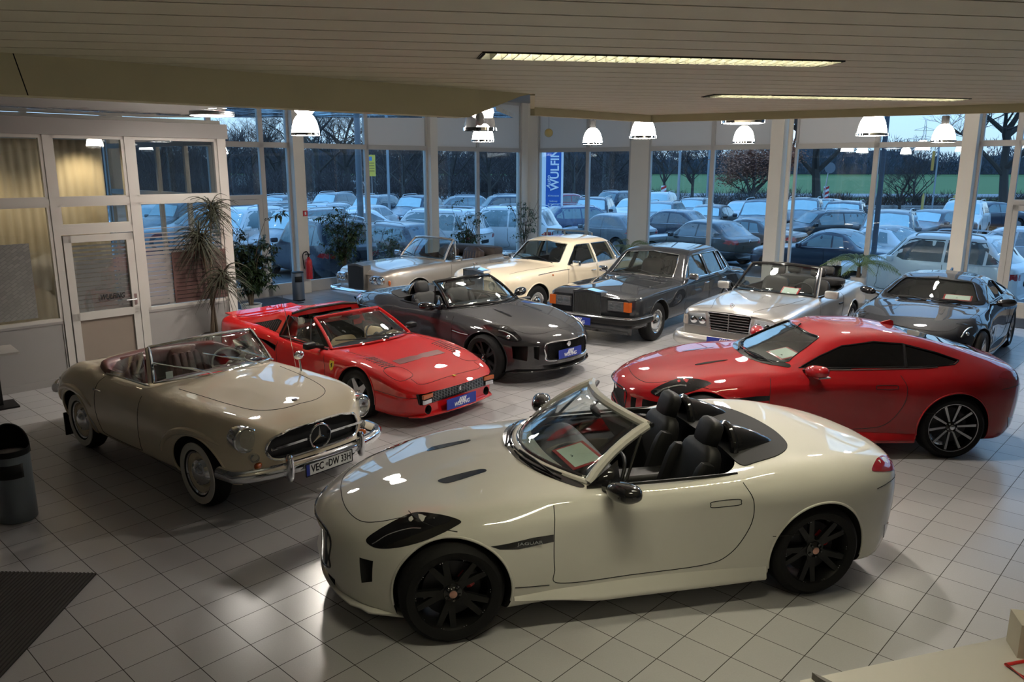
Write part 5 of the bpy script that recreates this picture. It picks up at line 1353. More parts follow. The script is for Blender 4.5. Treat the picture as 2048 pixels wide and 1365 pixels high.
    for sg in (-1, 1):
        q = MB(); q.add([(c.X(1.70), sg * .72, .745), (c.X(2.62), sg * .735, .80), (c.X(2.60), sg * .60, 1.05), (c.X(2.13), sg * .565, 1.05)], [(0, 1, 2, 3)])
        o = h.part(q, 'side_window', M['carglass']); sd = o.modifiers.new('s', 'SOLIDIFY'); sd.thickness = .005
        q = MB(); q.tube([(c.X(1.98), sg * .73, .76), (c.X(2.17), sg * .565, 1.055)], .010, 6); q.tube([(c.X(1.66), sg * .715, .745), (c.X(2.64), sg * .745, .795)], .010, 6); q.tube([(c.X(2.64), sg * .745, .80), (c.X(2.61), sg * .60, 1.06)], .014, 6); h.part(q, 'window_trim', M['black'])
    q = MB(); q.tube([(c.X(2.15), .55, 1.075), (c.X(2.06), 0, 1.105), (c.X(2.15), -.55, 1.075)], .014, 6); h.part(q, 'roof_seal', M['black'])
    q = MB(); q.tube([(c.X(2.59), .56, 1.08), (c.X(2.59), .3, 1.11), (c.X(2.59), -.3, 1.11), (c.X(2.59), -.56, 1.08)], .016, 6); h.part(q, 'roof_seal', M['black'])
    da = MB(); supere((c.X(1.66), 0, .67), (.34, 1.2, .18), .4, 18, None, da); h.part(da, 'dashboard', M['black'])
    steering(h.root, c.X(1.92), .33, .72, M['black'], .17, .013, radians(66))
    tn = MB(); supere((c.X(2.2), 0, .34), (1.0, .18, .28), .4, 14, None, tn); h.part(tn, 'centre_tunnel', tan)
    wp = MB(); wiper(wp, (c.X(1.40), .1, .79), (c.X(1.56), -.45, .84), .02); wiper(wp, (c.X(1.42), .55, .78), (c.X(1.50), .0, .83), .02); h.part(wp, 'wipers', M['black'])
    o = MB(); supere((c.X(1.98), 0, 1.02), (.03, .20, .055), .6, 12, None, o); h.part(o, 'rear_view_mirror', M['black'])
    return h

# ------------------------------------------------------------------ upright luxury cars
def temple_grille(h, x, w, z0, z1, cover=False, mascot=False, depth=.20):
    c = h.c; ch = M['chrome']
    mb = MB(); pk = .035
    poly = [(-w, z0), (w, z0), (w, z1 - pk), (0, z1), (-w, z1 - pk)]
    fr = [(-w + .02, z0 + .02), (w - .02, z0 + .02), (w - .02, z1 - pk - .035), (0, z1 - .04), (-w + .02, z1 - pk - .035)]
    n = 5; vs = []
    for X_, P in ((x - depth, poly), (x, poly), (x, fr), (x - .03, fr)): vs += [(X_, a, b_) for a, b_ in P]
    fs = []
    for k in range(3):
        for i in range(n): j = (i + 1) % n; fs.append((k * n + i, k * n + j, (k + 1) * n + j, (k + 1) * n + i))
    fs.append(list(range(n))[::-1]); mb.add(vs, fs); o = h.part(mb, 'radiator_shell', ch if not cover else mat('radiator_grey', (.09, .085, .08), .45), angle=20)
    b_ = MB(); b_.add([(x - .031, a, c_) for a, c_ in fr], [list(range(5))]); h.part(b_, 'radiator_core', M['dark'], parent=o)
    b_ = MB(); m = 24
    for i in range(m):
        y = -w + .035 + (2 * w - .07) * i / (m - 1); zt = z1 - .045 - pk * abs(y) / w
        b_.bar((x - .012, y, z0 + .02), (x - .012, y, zt), .008 if not cover else .012, .02, up=(1, 0, 0))
    h.part(b_, 'radiator_slats', M['alu'] if not cover else mat('slat_dark', (.03, .03, .03), .5), parent=o)
    if mascot:
        f = MB(); p = Vector((x - .03, 0, z1)); f.lathe([(.022, 0), (.018, .02), (.008, .025)], 16, p); f.tube([p + Vector((0, 0, .02)), p + Vector((.015, 0, .06)), p + Vector((.03, 0, .10))], [.008, .010, .006], 8); f.sphere(p + Vector((.035, 0, .108)), .008, 8)
        for sg in (-1, 1): f.add([p + Vector((.02, 0, .085)), p + Vector((-.05, sg * .035, .105)), p + Vector((-.045, sg * .03, .075)), p + Vector((.018, 0, .07))], [(0, 1, 2, 3)])
        h.part(f, 'radiator_mascot', ch)
def lux(kind, name, label, pose, pm, interior, trim):
    spirit = kind == 'spirit'; conv = kind == 'corniche'
    Lg = 5.27 if spirit else 5.17; wb = 3.06 if spirit else 3.03; FO = .87
    zb = [(0, .36), (.3, .27), (4.8, .28), (Lg, .42)]
    if not spirit:
        bl = .97; 
        L = [(0, zb, 0), ([(0, .45), (.2, .72), (4.9, .70), (Lg, .45)], zb, .2),
             ([(0, .60), (.12, .78), (.35, .86), (4.6, .86), (4.95, .78), (Lg, .58)], [(a, b + .08) for a, b in zb], .35),
             ([(0, .62), (.08, .78), (.22, .87), (.6, .91), (4.3, .91), (4.8, .86), (5.05, .76), (Lg, .60)], [(0, .60), (Lg, .62)], .5),
             ([(0, .62), (.08, .77), (.22, .85), (.6, .885), (2.6, .885), (4.2, .87), (4.8, .82), (5.05, .72), (Lg, .58)], [(0, .80), (.1, .86), (.3, .915), (1.0, .94), (2.6, .945), (3.5, .96), (4.3, .93), (4.9, .86), (Lg, .76)], .4)]
        if conv:
            L += [([(0, .56), (.1, .66), (.4, .72), (1.6, .76), (3.5, .77), (4.6, .72), (5.0, .64), (Lg, .5)], [(0, .83), (.1, .90), (.3, .96), (1.0, .985), (1.7, .985), (2.8, .985), (3.6, 1.01), (4.3, .97), (4.9, .90), (Lg, .78)], .5),
                  ([(0, .40), (.4, .50), (Lg, .45)], [(0, .84), (.1, .90), (.3, .95), (.8, .985), (1.6, 1.01), (3.0, 1.0), (3.8, 1.01), (4.3, .98), (4.9, .90), (Lg, .78)], .5),
                  (0, [(0, .86), (.1, .96), (.4, 1.01), (1.0, 1.035), (1.6, 1.04), (3.6, 1.01), (4.3, .99), (4.9, .91), (Lg, .79)], 0)]
        else:
            L += [([(0, .56), (.1, .66), (.4, .72), (1.5, .75), (1.72, .765), (2.0, .70), (2.3, .635), (2.6, .625), (3.4, .625), (3.75, .65), (4.05, .72), (4.3, .72), (4.9, .64), (Lg, .5)], [(0, .83), (.1, .90), (.3, .965), (1.0, .995), (1.60, 1.0), (1.75, 1.03), (2.0, 1.22), (2.28, 1.42), (2.55, 1.455), (3.4, 1.455), (3.7, 1.38), (3.95, 1.17), (4.12, 1.02), (4.3, .985), (4.9, .90), (Lg, .78)], .3),
                  ([(0, .40), (.4, .46), (1.6, .55), (2.4, .42), (3.5, .42), (4.2, .5), (Lg, .42)], [(0, .84), (.1, .91), (.3, .97), (.8, 1.005), (1.55, 1.03), (1.70, 1.065), (2.0, 1.27), (2.28, 1.465), (2.6, 1.505), (3.35, 1.505), (3.7, 1.43), (3.95, 1.22), (4.12, 1.06), (4.3, 1.0), (4.9, .91), (Lg, .78)], .5),
                  (0, [(0, .86), (.1, .96), (.4, 1.02), (1.0, 1.05), (1.55, 1.055), (1.70, 1.09), (2.0, 1.29), (2.25, 1.465), (2.6, 1.52), (3.35, 1.52), (3.7, 1.44), (3.95, 1.24), (4.12, 1.075), (4.3, 1.01), (4.9, .92), (Lg, .79)], 0)]
    else:
        L = [(0, zb, 0), ([(0, .60), (.15, .78), (4.9, .76), (Lg, .6)], zb, .2),
             ([(0, .76), (.1, .86), (.35, .90), (4.8, .90), (5.1, .84), (Lg, .74)], [(a, b + .07) for a, b in zb], .25),
             ([(0, .79), (.08, .87), (.22, .92), (.6, .935), (4.6, .935), (5.0, .90), (Lg, .80)], [(0, .58), (Lg, .60)], .45),
             ([(0, .78), (.08, .86), (.22, .90), (.6, .915), (2.6, .92), (4.4, .90), (5.0, .86), (Lg, .78)], [(0, .80), (.1, .83), (.3, .85), (1.0, .88), (2.6, .90), (3.8, .91), (4.6, .88), (Lg, .80)], .22),
             ([(0, .72), (.1, .80), (.4, .835), (1.5, .85), (1.75, .84), (2.05, .76), (2.4, .68), (2.7, .665), (3.7, .665), (4.0, .70), (4.3, .78), (4.6, .80), (5.0, .76), (Lg, .7)], [(0, .83), (.1, .86), (.3, .885), (1.0, .915), (1.65, .925), (1.78, .955), (2.05, 1.14), (2.4, 1.385), (2.65, 1.425), (3.7, 1.425), (3.95, 1.36), (4.2, 1.14), (4.38, .97), (4.55, .935), (5.0, .90), (Lg, .83)], .22),
             ([(0, .42), (.4, .48), (1.7, .60), (2.5, .45), (3.8, .45), (4.4, .55), (Lg, .5)], [(0, .84), (.1, .88), (.3, .91), (1.0, .945), (1.6, .965), (1.75, 1.0), (2.05, 1.19), (2.38, 1.42), (2.7, 1.468), (3.65, 1.468), (3.95, 1.40), (4.2, 1.18), (4.38, 1.0), (4.55, .955), (5.0, .91), (Lg, .84)], .5),
             (0, [(0, .86), (.1, .92), (.4, .95), (1.0, .975), (1.6, .99), (1.74, 1.02), (2.05, 1.21), (2.36, 1.425), (2.7, 1.485), (3.65, 1.485), (3.95, 1.41), (4.2, 1.19), (4.38, 1.01), (4.55, .96), (5.0, .915), (Lg, .84)], 0)]
    c = Car(FO, wb, Lg, 1.84, L, [(0, .05 if spirit else .09), (1.2, .10), (1.8, .16), (2.4, .08), (3.4, 0), (4.0, -.08), (Lg, -.06)])
    h = Hero(name, label, pose, c, pm)
    A = [(FO, .35, .40, .60, 1.15), (FO + wb, .35, .385, .60, 1.15)]
    cuts = []
    if conv:
        ck = MB(); top_prism(ck, sym([(1.80, 0), (1.84, .4), (1.95, .68), (2.2, .74), (3.3, .74), (3.55, .66), (3.65, .4), (3.66, 0)]), c.x0, .34, 2.2); cuts.append(ck)
    else:
        d = .10 if spirit else 0
        bz = .955 if spirit else .985; rt = 1.355 if spirit else 1.385
        cuts.append(closed_cabin(c, 1.80 + d, 4.02 + d * 2, .945, .04))
        ws = [(1.93 + d, bz + .02), (2.0 + d, bz + .015), (2.88 + d, bz + .01), (2.86 + d, rt), (2.42 + d, rt), (2.34 + d, rt - .03)]
        wr = [(2.95 + d, bz + .01), (3.62 + d, bz + .015), (3.52 + d * 1.3, rt), (2.93 + d, rt)]
        wq = [(3.68 + d, bz + .02), (3.90 + d, bz + .06), (3.72 + d * 1.4, rt - .02), (3.58 + d * 1.3, rt)]
        w = MB()
        for W_ in (ws, wr, wq):
            side_prism(w, W_, c.x0, .40, 1.3); side_prism(w, W_, c.x0, -1.3, -.40)
        cuts.append(w)
        fw = [(-.66, 1.055 - d * .6), (0, 1.085 - d * .6), (.66, 1.055 - d * .6), (.60, 1.24), (.555, rt + .02), (0, rt + .07), (-.555, rt + .02), (-.60, 1.24)]
        w = MB(); w.prism(fw, c.X(2.32 + d), c.x0 - 1.2, lambda u, v, w_: (w_, u, v), 1)
        bw = [(-.60, 1.12), (.60, 1.12), (.54, rt - .02), (0, rt + .02), (-.54, rt - .02)]
        w.prism(bw, c.X(3.62 + d), c.X(4.6), lambda u, v, w_: (w_, u, v), 1); cuts.append(w)
    h.body(cuts, interior, A); S = h.surf
    h.arch_lip(A, .012, pm if not spirit else pm)
    dz = .965 if not spirit else .90
    f1, f2, r1, r2 = (1.88, 2.88, 2.92, 3.75) if not spirit else (1.98, 2.98, 3.02, 3.95)
    itm = []
    for v in 'LR':
        if conv: itm += [([(1.90, .96), (1.88, .7), (1.90, .42), (2.95, .42), (3.15, .6), (3.18, .98)], v, False)]
        else:
            itm += [([(f1, dz), (f1 - .02, .7), (f1, .40), (f2, .40), (f2 + .01, .7), (f2 + .01, dz)], v, False), ([(r1, dz), (r1, .40), (r2 - .55, .40), (r2 - .40, .56), (r2 - .1, .72), (r2 + .05, dz)], v, False)]
    for v in 'LR':
        pass
    h.seams(itm, smooth := 'panel_gap') if False else h.seams(itm)
    h.seams([([(1.62, -.70), (1.0, -.68), (.30, -.64)], 'T', False), ([(1.62, .70), (1.0, .68), (.30, .64)], 'T', False)])
    # glass and trims
    if not conv:
        for v in 'LR':
            for i, W_ in enumerate((ws, wr, wq)):
                o = S.patch(W_, v, -.012, .08, smooth=False, n=4, depth=.018); h.part(o, 'side_window', M['carglass'])
                o = MB(); S.seam(o, W_, v, .010, 8, False, True); h.part(o, 'window_trim', M['chrome'])
        o = S.patch(fw, 'F', -.012, .08, smooth=False, n=6, depth=.018); h.part(o, 'windscreen', M['carglass'])
        o = MB(); S.seam(o, fw, 'F', .010, 8, False, True); h.part(o, 'windscreen_trim', M['chrome'])
        o = S.patch(bw, 'B', -.012, .08, smooth=False, n=6, depth=.018); h.part(o, 'rear_window', M['darkglass'])
    else:
        B = [(c.X(1.86), .70, 1.0), (c.X(1.66), 0, 1.045), (c.X(1.86), -.70, 1.0)]; T = [(c.X(2.26), .60, 1.42), (c.X(2.15), 0, 1.46), (c.X(2.26), -.60, 1.42)]
        h.windscreen(B, T, M['carglass'], pm, .022, .02)
        for sg in (-1, 1):
            q = MB(); q.add([(c.X(1.93), sg * .72, 1.0), (c.X(2.20), sg * .73, 1.0), (c.X(2.28), sg * .62, 1.36)], [(0, 1, 2)]); o = h.part(q, 'quarter_window', M['carglass']); sd = o.modifiers.new('s', 'SOLIDIFY'); sd.thickness = .006
            q = MB(); q.tube([(c.X(2.20), sg * .73, 1.0), (c.X(2.29), sg * .62, 1.40)], .010, 6); h.part(q, 'quarter_window_trim', M['chrome'])
        hd_ = MB(); supere((c.X(3.66), 0, 1.06), (.46, 1.50, .22), .35, 20, None, hd_); 
        h.part(hd_, 'folded_hood', mat('brown_hood_cover', (.050, .040, .036), .6, bump=.3, bscale=12))
        hd_ = MB()
        for sg in (-1, 1): supere((c.X(3.15), sg * .40, 1.0), (.24, .56, .28), .5, 16, RY(-.2), hd_)
        h.part(hd_, 'rear_seat_backs', interior)
    # side trim line
    for sg in (-1, 1):
        v = 'L' if sg > 0 else 'R'
        o = MB()
        if spirit: S.seam(o, [(.25, .455), (4.9, .455)], v, .010, 30, False)
        else: S.seam(o, [(.9, .905), (1.6, .925), (2.8, .93), (4.0, .93), (4.8, .88)] if not conv else [(1.0, .74), (2.8, .74), (4.4, .74)], v, .008, 10)
        h.part(o, 'waist_trim', M['chrome'] if trim != 'soft' else pm)
        for s in ((2.75, 3.60) if not conv else (3.05,)):
            hh = S.hit(s + (.1 if spirit else 0), .84 if not spirit else .83, v)
            if hh: o = MB(); p = hh[0] + hh[1] * .022; o.tube([hh[0] + Vector((.07, 0, 0)), p + Vector((.06, 0, 0)), p + Vector((-.06, 0, 0)), hh[0] + Vector((-.07, 0, 0))], .009, 8); h.part(o, 'door_handle', M['chrome'])
        o = MB(); S.seam(o, [(1.4, .33), (4.2, .33)], v, .014, 20, False); h.part(o, 'sill_trim', M['chrome'] if spirit else pm)
        # wheels
        for s in (FO, FO + wb):
            make_wheel(h.root, c.X(s), sg * .775, sg, .35, .215, .205, 'dome' if not spirit else 'wide', M['alu'] if not spirit else mat('grey_disc', (.25, .25, .25), .4, .5), M['chrome'])
        # lamps
        if spirit:
            o = MB(); o.box((c.x0 - .045, sg * .565, .705), (.07, .40, .185)); h.part(o, 'lamp_surround', M['chrome'])
            o = MB(); o.box((c.x0 - .005, sg * .535, .705), (.02, .30, .155)); lm = h.part(o, 'headlight', M['reflector'])
            for y in (.46, .60): 
                q = MB(); q.lathe([(.066, 0), (.05, .012), (0, .02)], 24, (c.x0 + .006, sg * y, .705), RY(pi / 2)); h.part(q, 'lamp_lens', M['lens'], parent=lm)
            o = MB(); o.box((c.x0 - .02, sg * .755, .705), (.07, .12, .165), sg * -.15); h.part(o, 'indicator', M['orange'])
        else:
            o = MB(); supere((c.x0 - .045, sg * .55, .74), (.08, .37, .19), .5, 20, RZ(sg * .1), o); h.part(o, 'lamp_surround', M['chrome'] if conv else pm)
            for y in (.455, .635): round_lamp(h, c.pt(0, sg * y, 0).x + .03, sg * y, .74, .072, 'headlight', sg * .06)
            hh = S.hit(.30, .66, v)
            if conv:
                o = MB(); supere((c.pt(.10, sg * .78, 0).x + .02, sg * .80, .70), (.05, .05, .11), .7, 12, None, o); h.part(o, 'indicator', M['orange'])
            else:
                o = MB(); supere((c.pt(.10, sg * .75, 0).x + .02, sg * .74, .58), (.06, .11, .06), .7, 12, None, o); h.part(o, 'indicator', M['orange'])
                o = MB(); hh = S.hit(1.35, .86, v); o.sphere(hh[0], .022, 10); h.part(o, 'wing_repeater', M['orange'])
        box_mirror(h, c.X(2.02 + (.1 if spirit else 0)), sg * .98, 1.05 if not spirit else 1.02, M['chrome'], (.06, .19, .12), .4)
    temple_grille(h, c.x0 + (.07 if spirit else .06), .285 if not conv else .25, .52, .955 if spirit else 1.06, conv, not spirit and not conv)
    # bumpers
    bz_ = .47
    bm_ = M['chrome'] if not spirit else M['black']
    bar_h(h, [(c.x0 - .55, -.93, bz_), (c.x0 - .12, -.90, bz_), (c.x0 + .07, -.74, bz_), (c.x0 + .13, 0, bz_), (c.x0 + .07, .74, bz_), (c.x0 - .12, .90, bz_), (c.x0 - .55, .93, bz_)], .05, bm_, 'front_bumper', 8, 1.4)
    if spirit:
        o = MB(); o.tube(catmull([(c.x0 - .5, -.985, .52), (c.x0 - .10, -.95, .52), (c.x0 + .10, -.78, .52), (c.x0 + .17, 0, .52), (c.x0 + .10, .78, .52), (c.x0 - .10, .95, .52), (c.x0 - .5, .985, .52)], 8), .012, 8); h.part(o, 'bumper_strip', M['chrome'])
        o = MB(); o.grid([[c.pt(-.02, y, .42) for y in [-.84 + 1.68 * i / 20 for i in range(21)]], [c.pt(.02, y, .22) for y in [-.82 + 1.64 * i / 20 for i in range(21)]]]); q = h.part(o, 'front_apron', pm); sd = q.modifiers.new('s', 'SOLIDIFY'); sd.thickness = .02
        dealer_plate(h.root, (c.x0 + .185, -.10, .42), (0, 1, 0), (0, 0, 1))
    rb = [(c.X(Lg - .5), -.93, .5), (c.X(Lg - .05), -.86, .5), (c.X(Lg + .07), -.6, .5), (c.X(Lg + .09), .6, .5), (c.X(Lg - .05), .86, .5), (c.X(Lg - .5), .93, .5)]
    bar_h(h, rb, .05, bm_, 'rear_bumper', 8, 1.4)
    for sg in (-1, 1):
        seat(h.root, c.X(2.75), sg * .38, .42, interior, 'rest' if not conv else 'classic', 1.0, radians(14))
        if not conv: seat(h.root, c.X(3.62), sg * .36, .42, interior, 'classic', .92, radians(16))
    da = MB(); supere((c.X(2.06), 0, .90), (.36, 1.40, .20), .4, 18, None, da); h.part(da, 'dashboard', M['black'])
    steering(h.root, c.X(2.30), .38, .97, M['black'], .20, .011, radians(64))
    wp = MB()
    for y0, y1 in ((.62, .10), (.0, -.50)): wiper(wp, (c.X(1.66 + (.06 if spirit else 0)), y0, 1.06 if not spirit else 1.005), (c.X(1.80 + (.06 if spirit else 0)), y1, 1.14 if not spirit else 1.07), .01)
    h.part(wp, 'wipers', M['black'])
    return h

# ------------------------------------------------------------------ silver four-seat cabriolet
def silver_cab(pose, label):
    zb = [(0, .26), (.2, .21), (4.3, .22), (4.65, .34)]
    L = [(0, zb, 0), ([(0, .62), (.15, .74), (4.4, .72), (4.65, .6)], zb, .2),
         ([(0, .74), (.1, .82), (.3, .845), (4.3, .84), (4.65, .74)], [(a, b + .07) for a, b in zb], .3),
         ([(0, .76), (.08, .83), (.22, .865), (.6, .88), (4.1, .88), (4.45, .85), (4.65, .76)], [(0, .52), (4.65, .54)], .45),
         ([(0, .74), (.08, .81), (.22, .845), (.6, .86), (2.6, .865), (4.1, .85), (4.45, .82), (4.65, .74)], [(0, .72), (.1, .755), (.3, .78), (1.0, .82), (2.6, .84), (3.8, .86), (4.4, .84), (4.65, .78)], .3),
         ([(0, .68), (.1, .74), (.5, .76), (1.6, .78), (3.6, .78), (4.3, .74), (4.65, .68)], [(0, .79), (.1, .825), (.3, .85), (1.0, .88), (1.6, .89), (3.0, .895), (3.8, .92), (4.4, .90), (4.65, .84)], .4),
         ([(0, .34), (.5, .45), (1.6, .58), (3.6, .58), (4.65, .5)], [(0, .825), (.1, .86), (.3, .885), (1.0, .92), (1.6, .935), (3.0, .93), (3.8, .945), (4.4, .92), (4.65, .86)], .45),
         (0, [(0, .84), (.1, .88), (.3, .905), (1.0, .94), (1.6, .955), (3.0, .94), (3.8, .955), (4.4, .93), (4.65, .87)], 0)]
    c = Car(.84, 2.715, 4.655, 1.76, L, [(0, .12), (1.2, .12), (1.9, .12), (3.4, 0), (4.65, -.08)])
    silver = paint('silver_paint', (.44, .43, .41), .7, .34)
    blk = mat('black_hide', (.007, .007, .0075), .5, spec=.3)
    h = Hero('silver_cabriolet', label, pose, c, silver)
    A = [(.84, .315, .36, .56, 1.1), (3.555, .315, .36, .56, 1.1)]
    k = MB(); k.prism([(-.31, .52), (.31, .52), (.35, .81), (-.35, .81)], c.x0 - .10, c.x0 + .2, lambda u, v, w: (w, u, v), 1)
    ck = MB(); top_prism(ck, sym([(1.76, 0), (1.80, .4), (1.90, .66), (2.2, .72), (3.1, .72), (3.45, .66), (3.60, .45), (3.64, 0)]), c.x0, .28, 2.0)
    h.body([k, ck], blk, A); S = h.surf; h.arch_lip(A, .011)
    it = []
    for v in 'LR': it += [([(1.66, .85), (1.64, .6), (1.66, .34), (2.7, .34), (2.84, .45), (2.88, .7), (2.88, .88)], v, False)]
    it += [([(1.5, s * .66), (.8, s * .55), (.22, s * .36), (.12, s * .34)], 'T', False) for s in (-1, 1)]
    it += [([(3.75, s * .0), (3.76, s * .5), (3.85, s * .62), (4.4, s * .62)], 'T', False) for s in (-1, 1)]
    h.seams(it)
    g = MB(); xg = c.x0 - .02
    for i in range(6): g.box((xg - .03, 0, .56 + .042 * i), (.03, .64, .008))
    g.box((xg - .02, 0, .665), (.02, .012, .27)); h.part(g, 'grille_bars', M['alu'], False)
    g = MB(); S.seam(g, [(-.31, .52), (.31, .52), (.35, .815), (-.35, .815)], 'F', .012, 8, False, True); h.part(g, 'grille_surround', M['chrome'])
    hh = S.hit(.14, 0, 'T'); g = MB(); p = hh[0] + Vector((0, 0, .045)); g.tube([p + Vector((0, .032 * cos(2 * pi * i / 24), .032 * sin(2 * pi * i / 24))) for i in range(24)], .003, 6, True)
    for q in range(3):
        a = pi / 2 + q * 2 * pi / 3; g.tube([p, p + Vector((0, .032 * cos(a), .032 * sin(a)))], .003, 5)
    g.tube([hh[0], p - Vector((0, 0, .03))], .005, 6); h.part(g, 'bonnet_star', M['chrome'])
    for sg in (-1, 1):
        v = 'L' if sg > 0 else 'R'
        pts = [(sg * .37, .55), (sg * .80, .56), (sg * .80, .745), (sg * .40, .78)]
        p = S.patch(pts, 'F', .006, .04, smooth=False, n=4); o = h.part(p, 'headlight', M['reflector'])
        p = S.patch([(sg * .385, .565), (sg * .68, .575), (sg * .68, .74), (sg * .41, .765)], 'F', .012, .05, smooth=False, n=4); h.part(p, 'lamp_glass', M['lens'], parent=o)
        for y in (.455, .60):
            hh = S.hit(sg * y, .65, 'F'); q = MB(); q.lathe([(.06, .0), (.045, .008), (0, .012)], 20, hh[0] + Vector((.008, 0, 0)), RY(pi / 2)); h.part(q, 'lamp_reflector', M['chrome'], parent=o)
        p = S.patch([(sg * .70, .57), (sg * .83, .57), (sg * .83, .71), (sg * .70, .72)], 'F', .010, .04, smooth=False, n=3); h.part(p, 'indicator', mat('clear_indicator', (.45, .40, .36), .2, .3))
        box_mirror(h, c.X(1.95), sg * .94, .965, silver, (.10, .22, .13), .35, M['black'])
        o = MB(); S.seam(o, [(.5 if False else 1.22, .44), (3.17, .44)], v, .018, 20, False); h.part(o, 'side_moulding', silver)
        for s in (.84, 3.555): make_wheel(h.root, c.X(s), sg * .755, sg, .315, .205, .205, 'spoke5', M['alu'], M['chrome'])
        seat(h.root, c.X(2.55), sg * .36, .34, blk, 'rest', .95, radians(16)); seat(h.root, c.X(3.25), sg * .30, .36, blk, 'rest', .85, radians(18))
        hh = S.hit(2.72, .72, v); o = MB(); o.bar(hh[0] + hh[1] * .012 + Vector((.09, 0, 0)), hh[0] + hh[1] * .012 - Vector((.09, 0, 0)), .03, .022); h.part(o, 'door_handle', M['black'])
    # bumper
    bar_h(h, [(c.x0 - .50, -.90, .36), (c.x0 - .12, -.885, .36), (c.x0 + .04, -.72, .36), (c.x0 + .09, 0, .36), (c.x0 + .04, .72, .36), (c.x0 - .12, .885, .36), (c.x0 - .50, .90, .36)], .066, silver, 'front_bumper', 8, 1.5)
    bar_h(h, [(c.X(4.2), -.90, .42), (c.X(4.6), -.86, .42), (c.X(4.72), -.6, .42), (c.X(4.74), .6, .42), (c.X(4.6), .86, .42), (c.X(4.2), .90, .42)], .07, silver, 'rear_bumper', 8, 1.5)
    dealer_plate(h.root, (c.x0 + .17, 0, .40), (0, 1, 0), (0, 0, 1))
    B = [(c.X(1.84), .70, .915), (c.X(1.62), 0, .955), (c.X(1.84), -.70, .915)]; T = [(c.X(2.34), .59, 1.335), (c.X(2.22), 0, 1.375), (c.X(2.34), -.59, 1.335)]
    h.windscreen(B, T, M['carglass'], M['gblack'], .022, .02)
    for sg in (-1, 1): o = MB(); o.tube([(c.X(1.86), sg * .73, .90), (c.X(2.36), sg * .612, 1.335)], .018, 8); h.part(o, 'screen_pillar', silver)
    o = MB(); o.tube(catmull([Vector(T[0]) + Vector((-.01, 0, .008)), Vector(T[1]) + Vector((-.01, 0, .012)), Vector(T[2]) + Vector((-.01, 0, .008))], 6), .026, 8); h.part(o, 'header_seal', M['black'])
    hd_ = MB(); supere((c.X(3.62), 0, .955), (.36, 1.30, .16), .4, 18, None, hd_); h.part(hd_, 'folded_hood', mat('black_hood_cloth', (.012, .012, .013), .85, bump=.3, bscale=14))
    q = MB(); S.seam(q, [(1.9, -.74), (2.8, -.745), (3.4, -.70), (3.66, -.5), (3.74, 0), (3.66, .5), (3.4, .70), (2.8, .745), (1.9, .74)], 'T', .012, 8); h.part(q, 'cockpit_rail', M['black'])
    da = MB(); supere((c.X(1.98), 0, .84), (.36, 1.3, .18), .4, 18, None, da); h.part(da, 'dashboard', M['black'])
    steering(h.root, c.X(2.18), .36, .90, M['black'], .19, .013, radians(64))
    wp = MB(); wiper(wp, (c.X(1.62), 0, .965), (c.X(1.74), -.55, 1.02), .01); h.part(wp, 'wiper', M['black'])
    sh = sheet(h, (c.X(1.80), .30, .985), .30, .22, 0, .5); sh['label'] = 'price sheet in red frame behind the windscreen of the silver cabriolet'
    return h
white = paint('pearl_white_paint', (.56, .55, .50), 0, .3)
seatblk = mat('black_leather', (.006, .006, .0065), .55, spec=.3)
SHEETS = {'white': 'price sheet in red frame on the dashboard of the white roadster', 'red': 'price sheet lying behind the windscreen of the red coupe', 'black': 'price sheet in red frame behind the windscreen of the black coupe'}
_of = sheet
def sheet(h, *a, **k):
    o = _of(h, *a, **k)
    for w in SHEETS:
        if h.root.name.startswith(w): o['label'] = SHEETS[w]
    return o
hw = ftype('white_roadster', 'white open-top two-seater roadster with black wheels, nearest the camera', (.69, 5.80, 3.3703), white, False, 'multi', M['wheel_black'], seatblk, 'white')
hg = ftype('grey_roadster', 'dark grey metallic open roadster with blue show plate beside the red targa', (-.7118, 12.5369, -.7675), paint('graphite_paint', (.020, .020, .023), .15, .45), False, 'multi', M['wheel_black'], seatblk, 'grey')
hr = ftype('red_coupe', 'red two-door fastback coupe with black and silver ten-spoke wheels', (3.3374, 8.8588, 3.1416), paint('racing_red_paint', (.30, .002, .005), 0, .3), True, 'spoke10', M['alu'], seatblk, 'red')
hk = ftype('black_coupe', 'glossy black coupe parked by the right-hand windows', (6.9975, 12.85, -2.261), paint('black_paint', (.004, .005, .008), 0, .2), True, 'multi', M['alu'], mat('grey_leather', (.16, .15, .14), .5), 'black')
sl_roadster((-3.2476, 8.076, -.6826), 'cream 1950s open roadster with whitewall tyres and dark red leather seats')
red_targa((-2.2666, 10.6513, -.6844), 'red wedge-shaped targa sports car with cream seats and egg-crate grille')
lux('corniche', 'beige_convertible', 'metallic beige luxury convertible with folded brown hood, by the plants', (-1.6972, 18.1563, 4.0274), paint('champagne_paint', (.50, .46, .41), .6, .35), mat('brown_leather', (.05, .035, .03), .5), 'soft')
lux('shadow', 'cream_saloon', 'cream classic luxury saloon with mascot behind the grey roadster', (0.86, 17.35, -2.30), paint('cream_paint', (.70, .61, .46), 0, .3), mat('dark_leather', (.03, .028, .026), .5), 'chrome')
lux('spirit', 'dark_luxury_saloon', 'dark grey luxury saloon with upright slatted radiator grille and chrome trim', (2.7839, 15.4547, -2.2181), paint('dark_grey_paint', (.013, .0145, .018), .1, .4), mat('charcoal_leather', (.03, .03, .03), .5), 'chrome')
silver_cab((4.6885, 13.6249, -2.2453), 'silver four-seat cabriolet with black seats and a star on the bonnet')
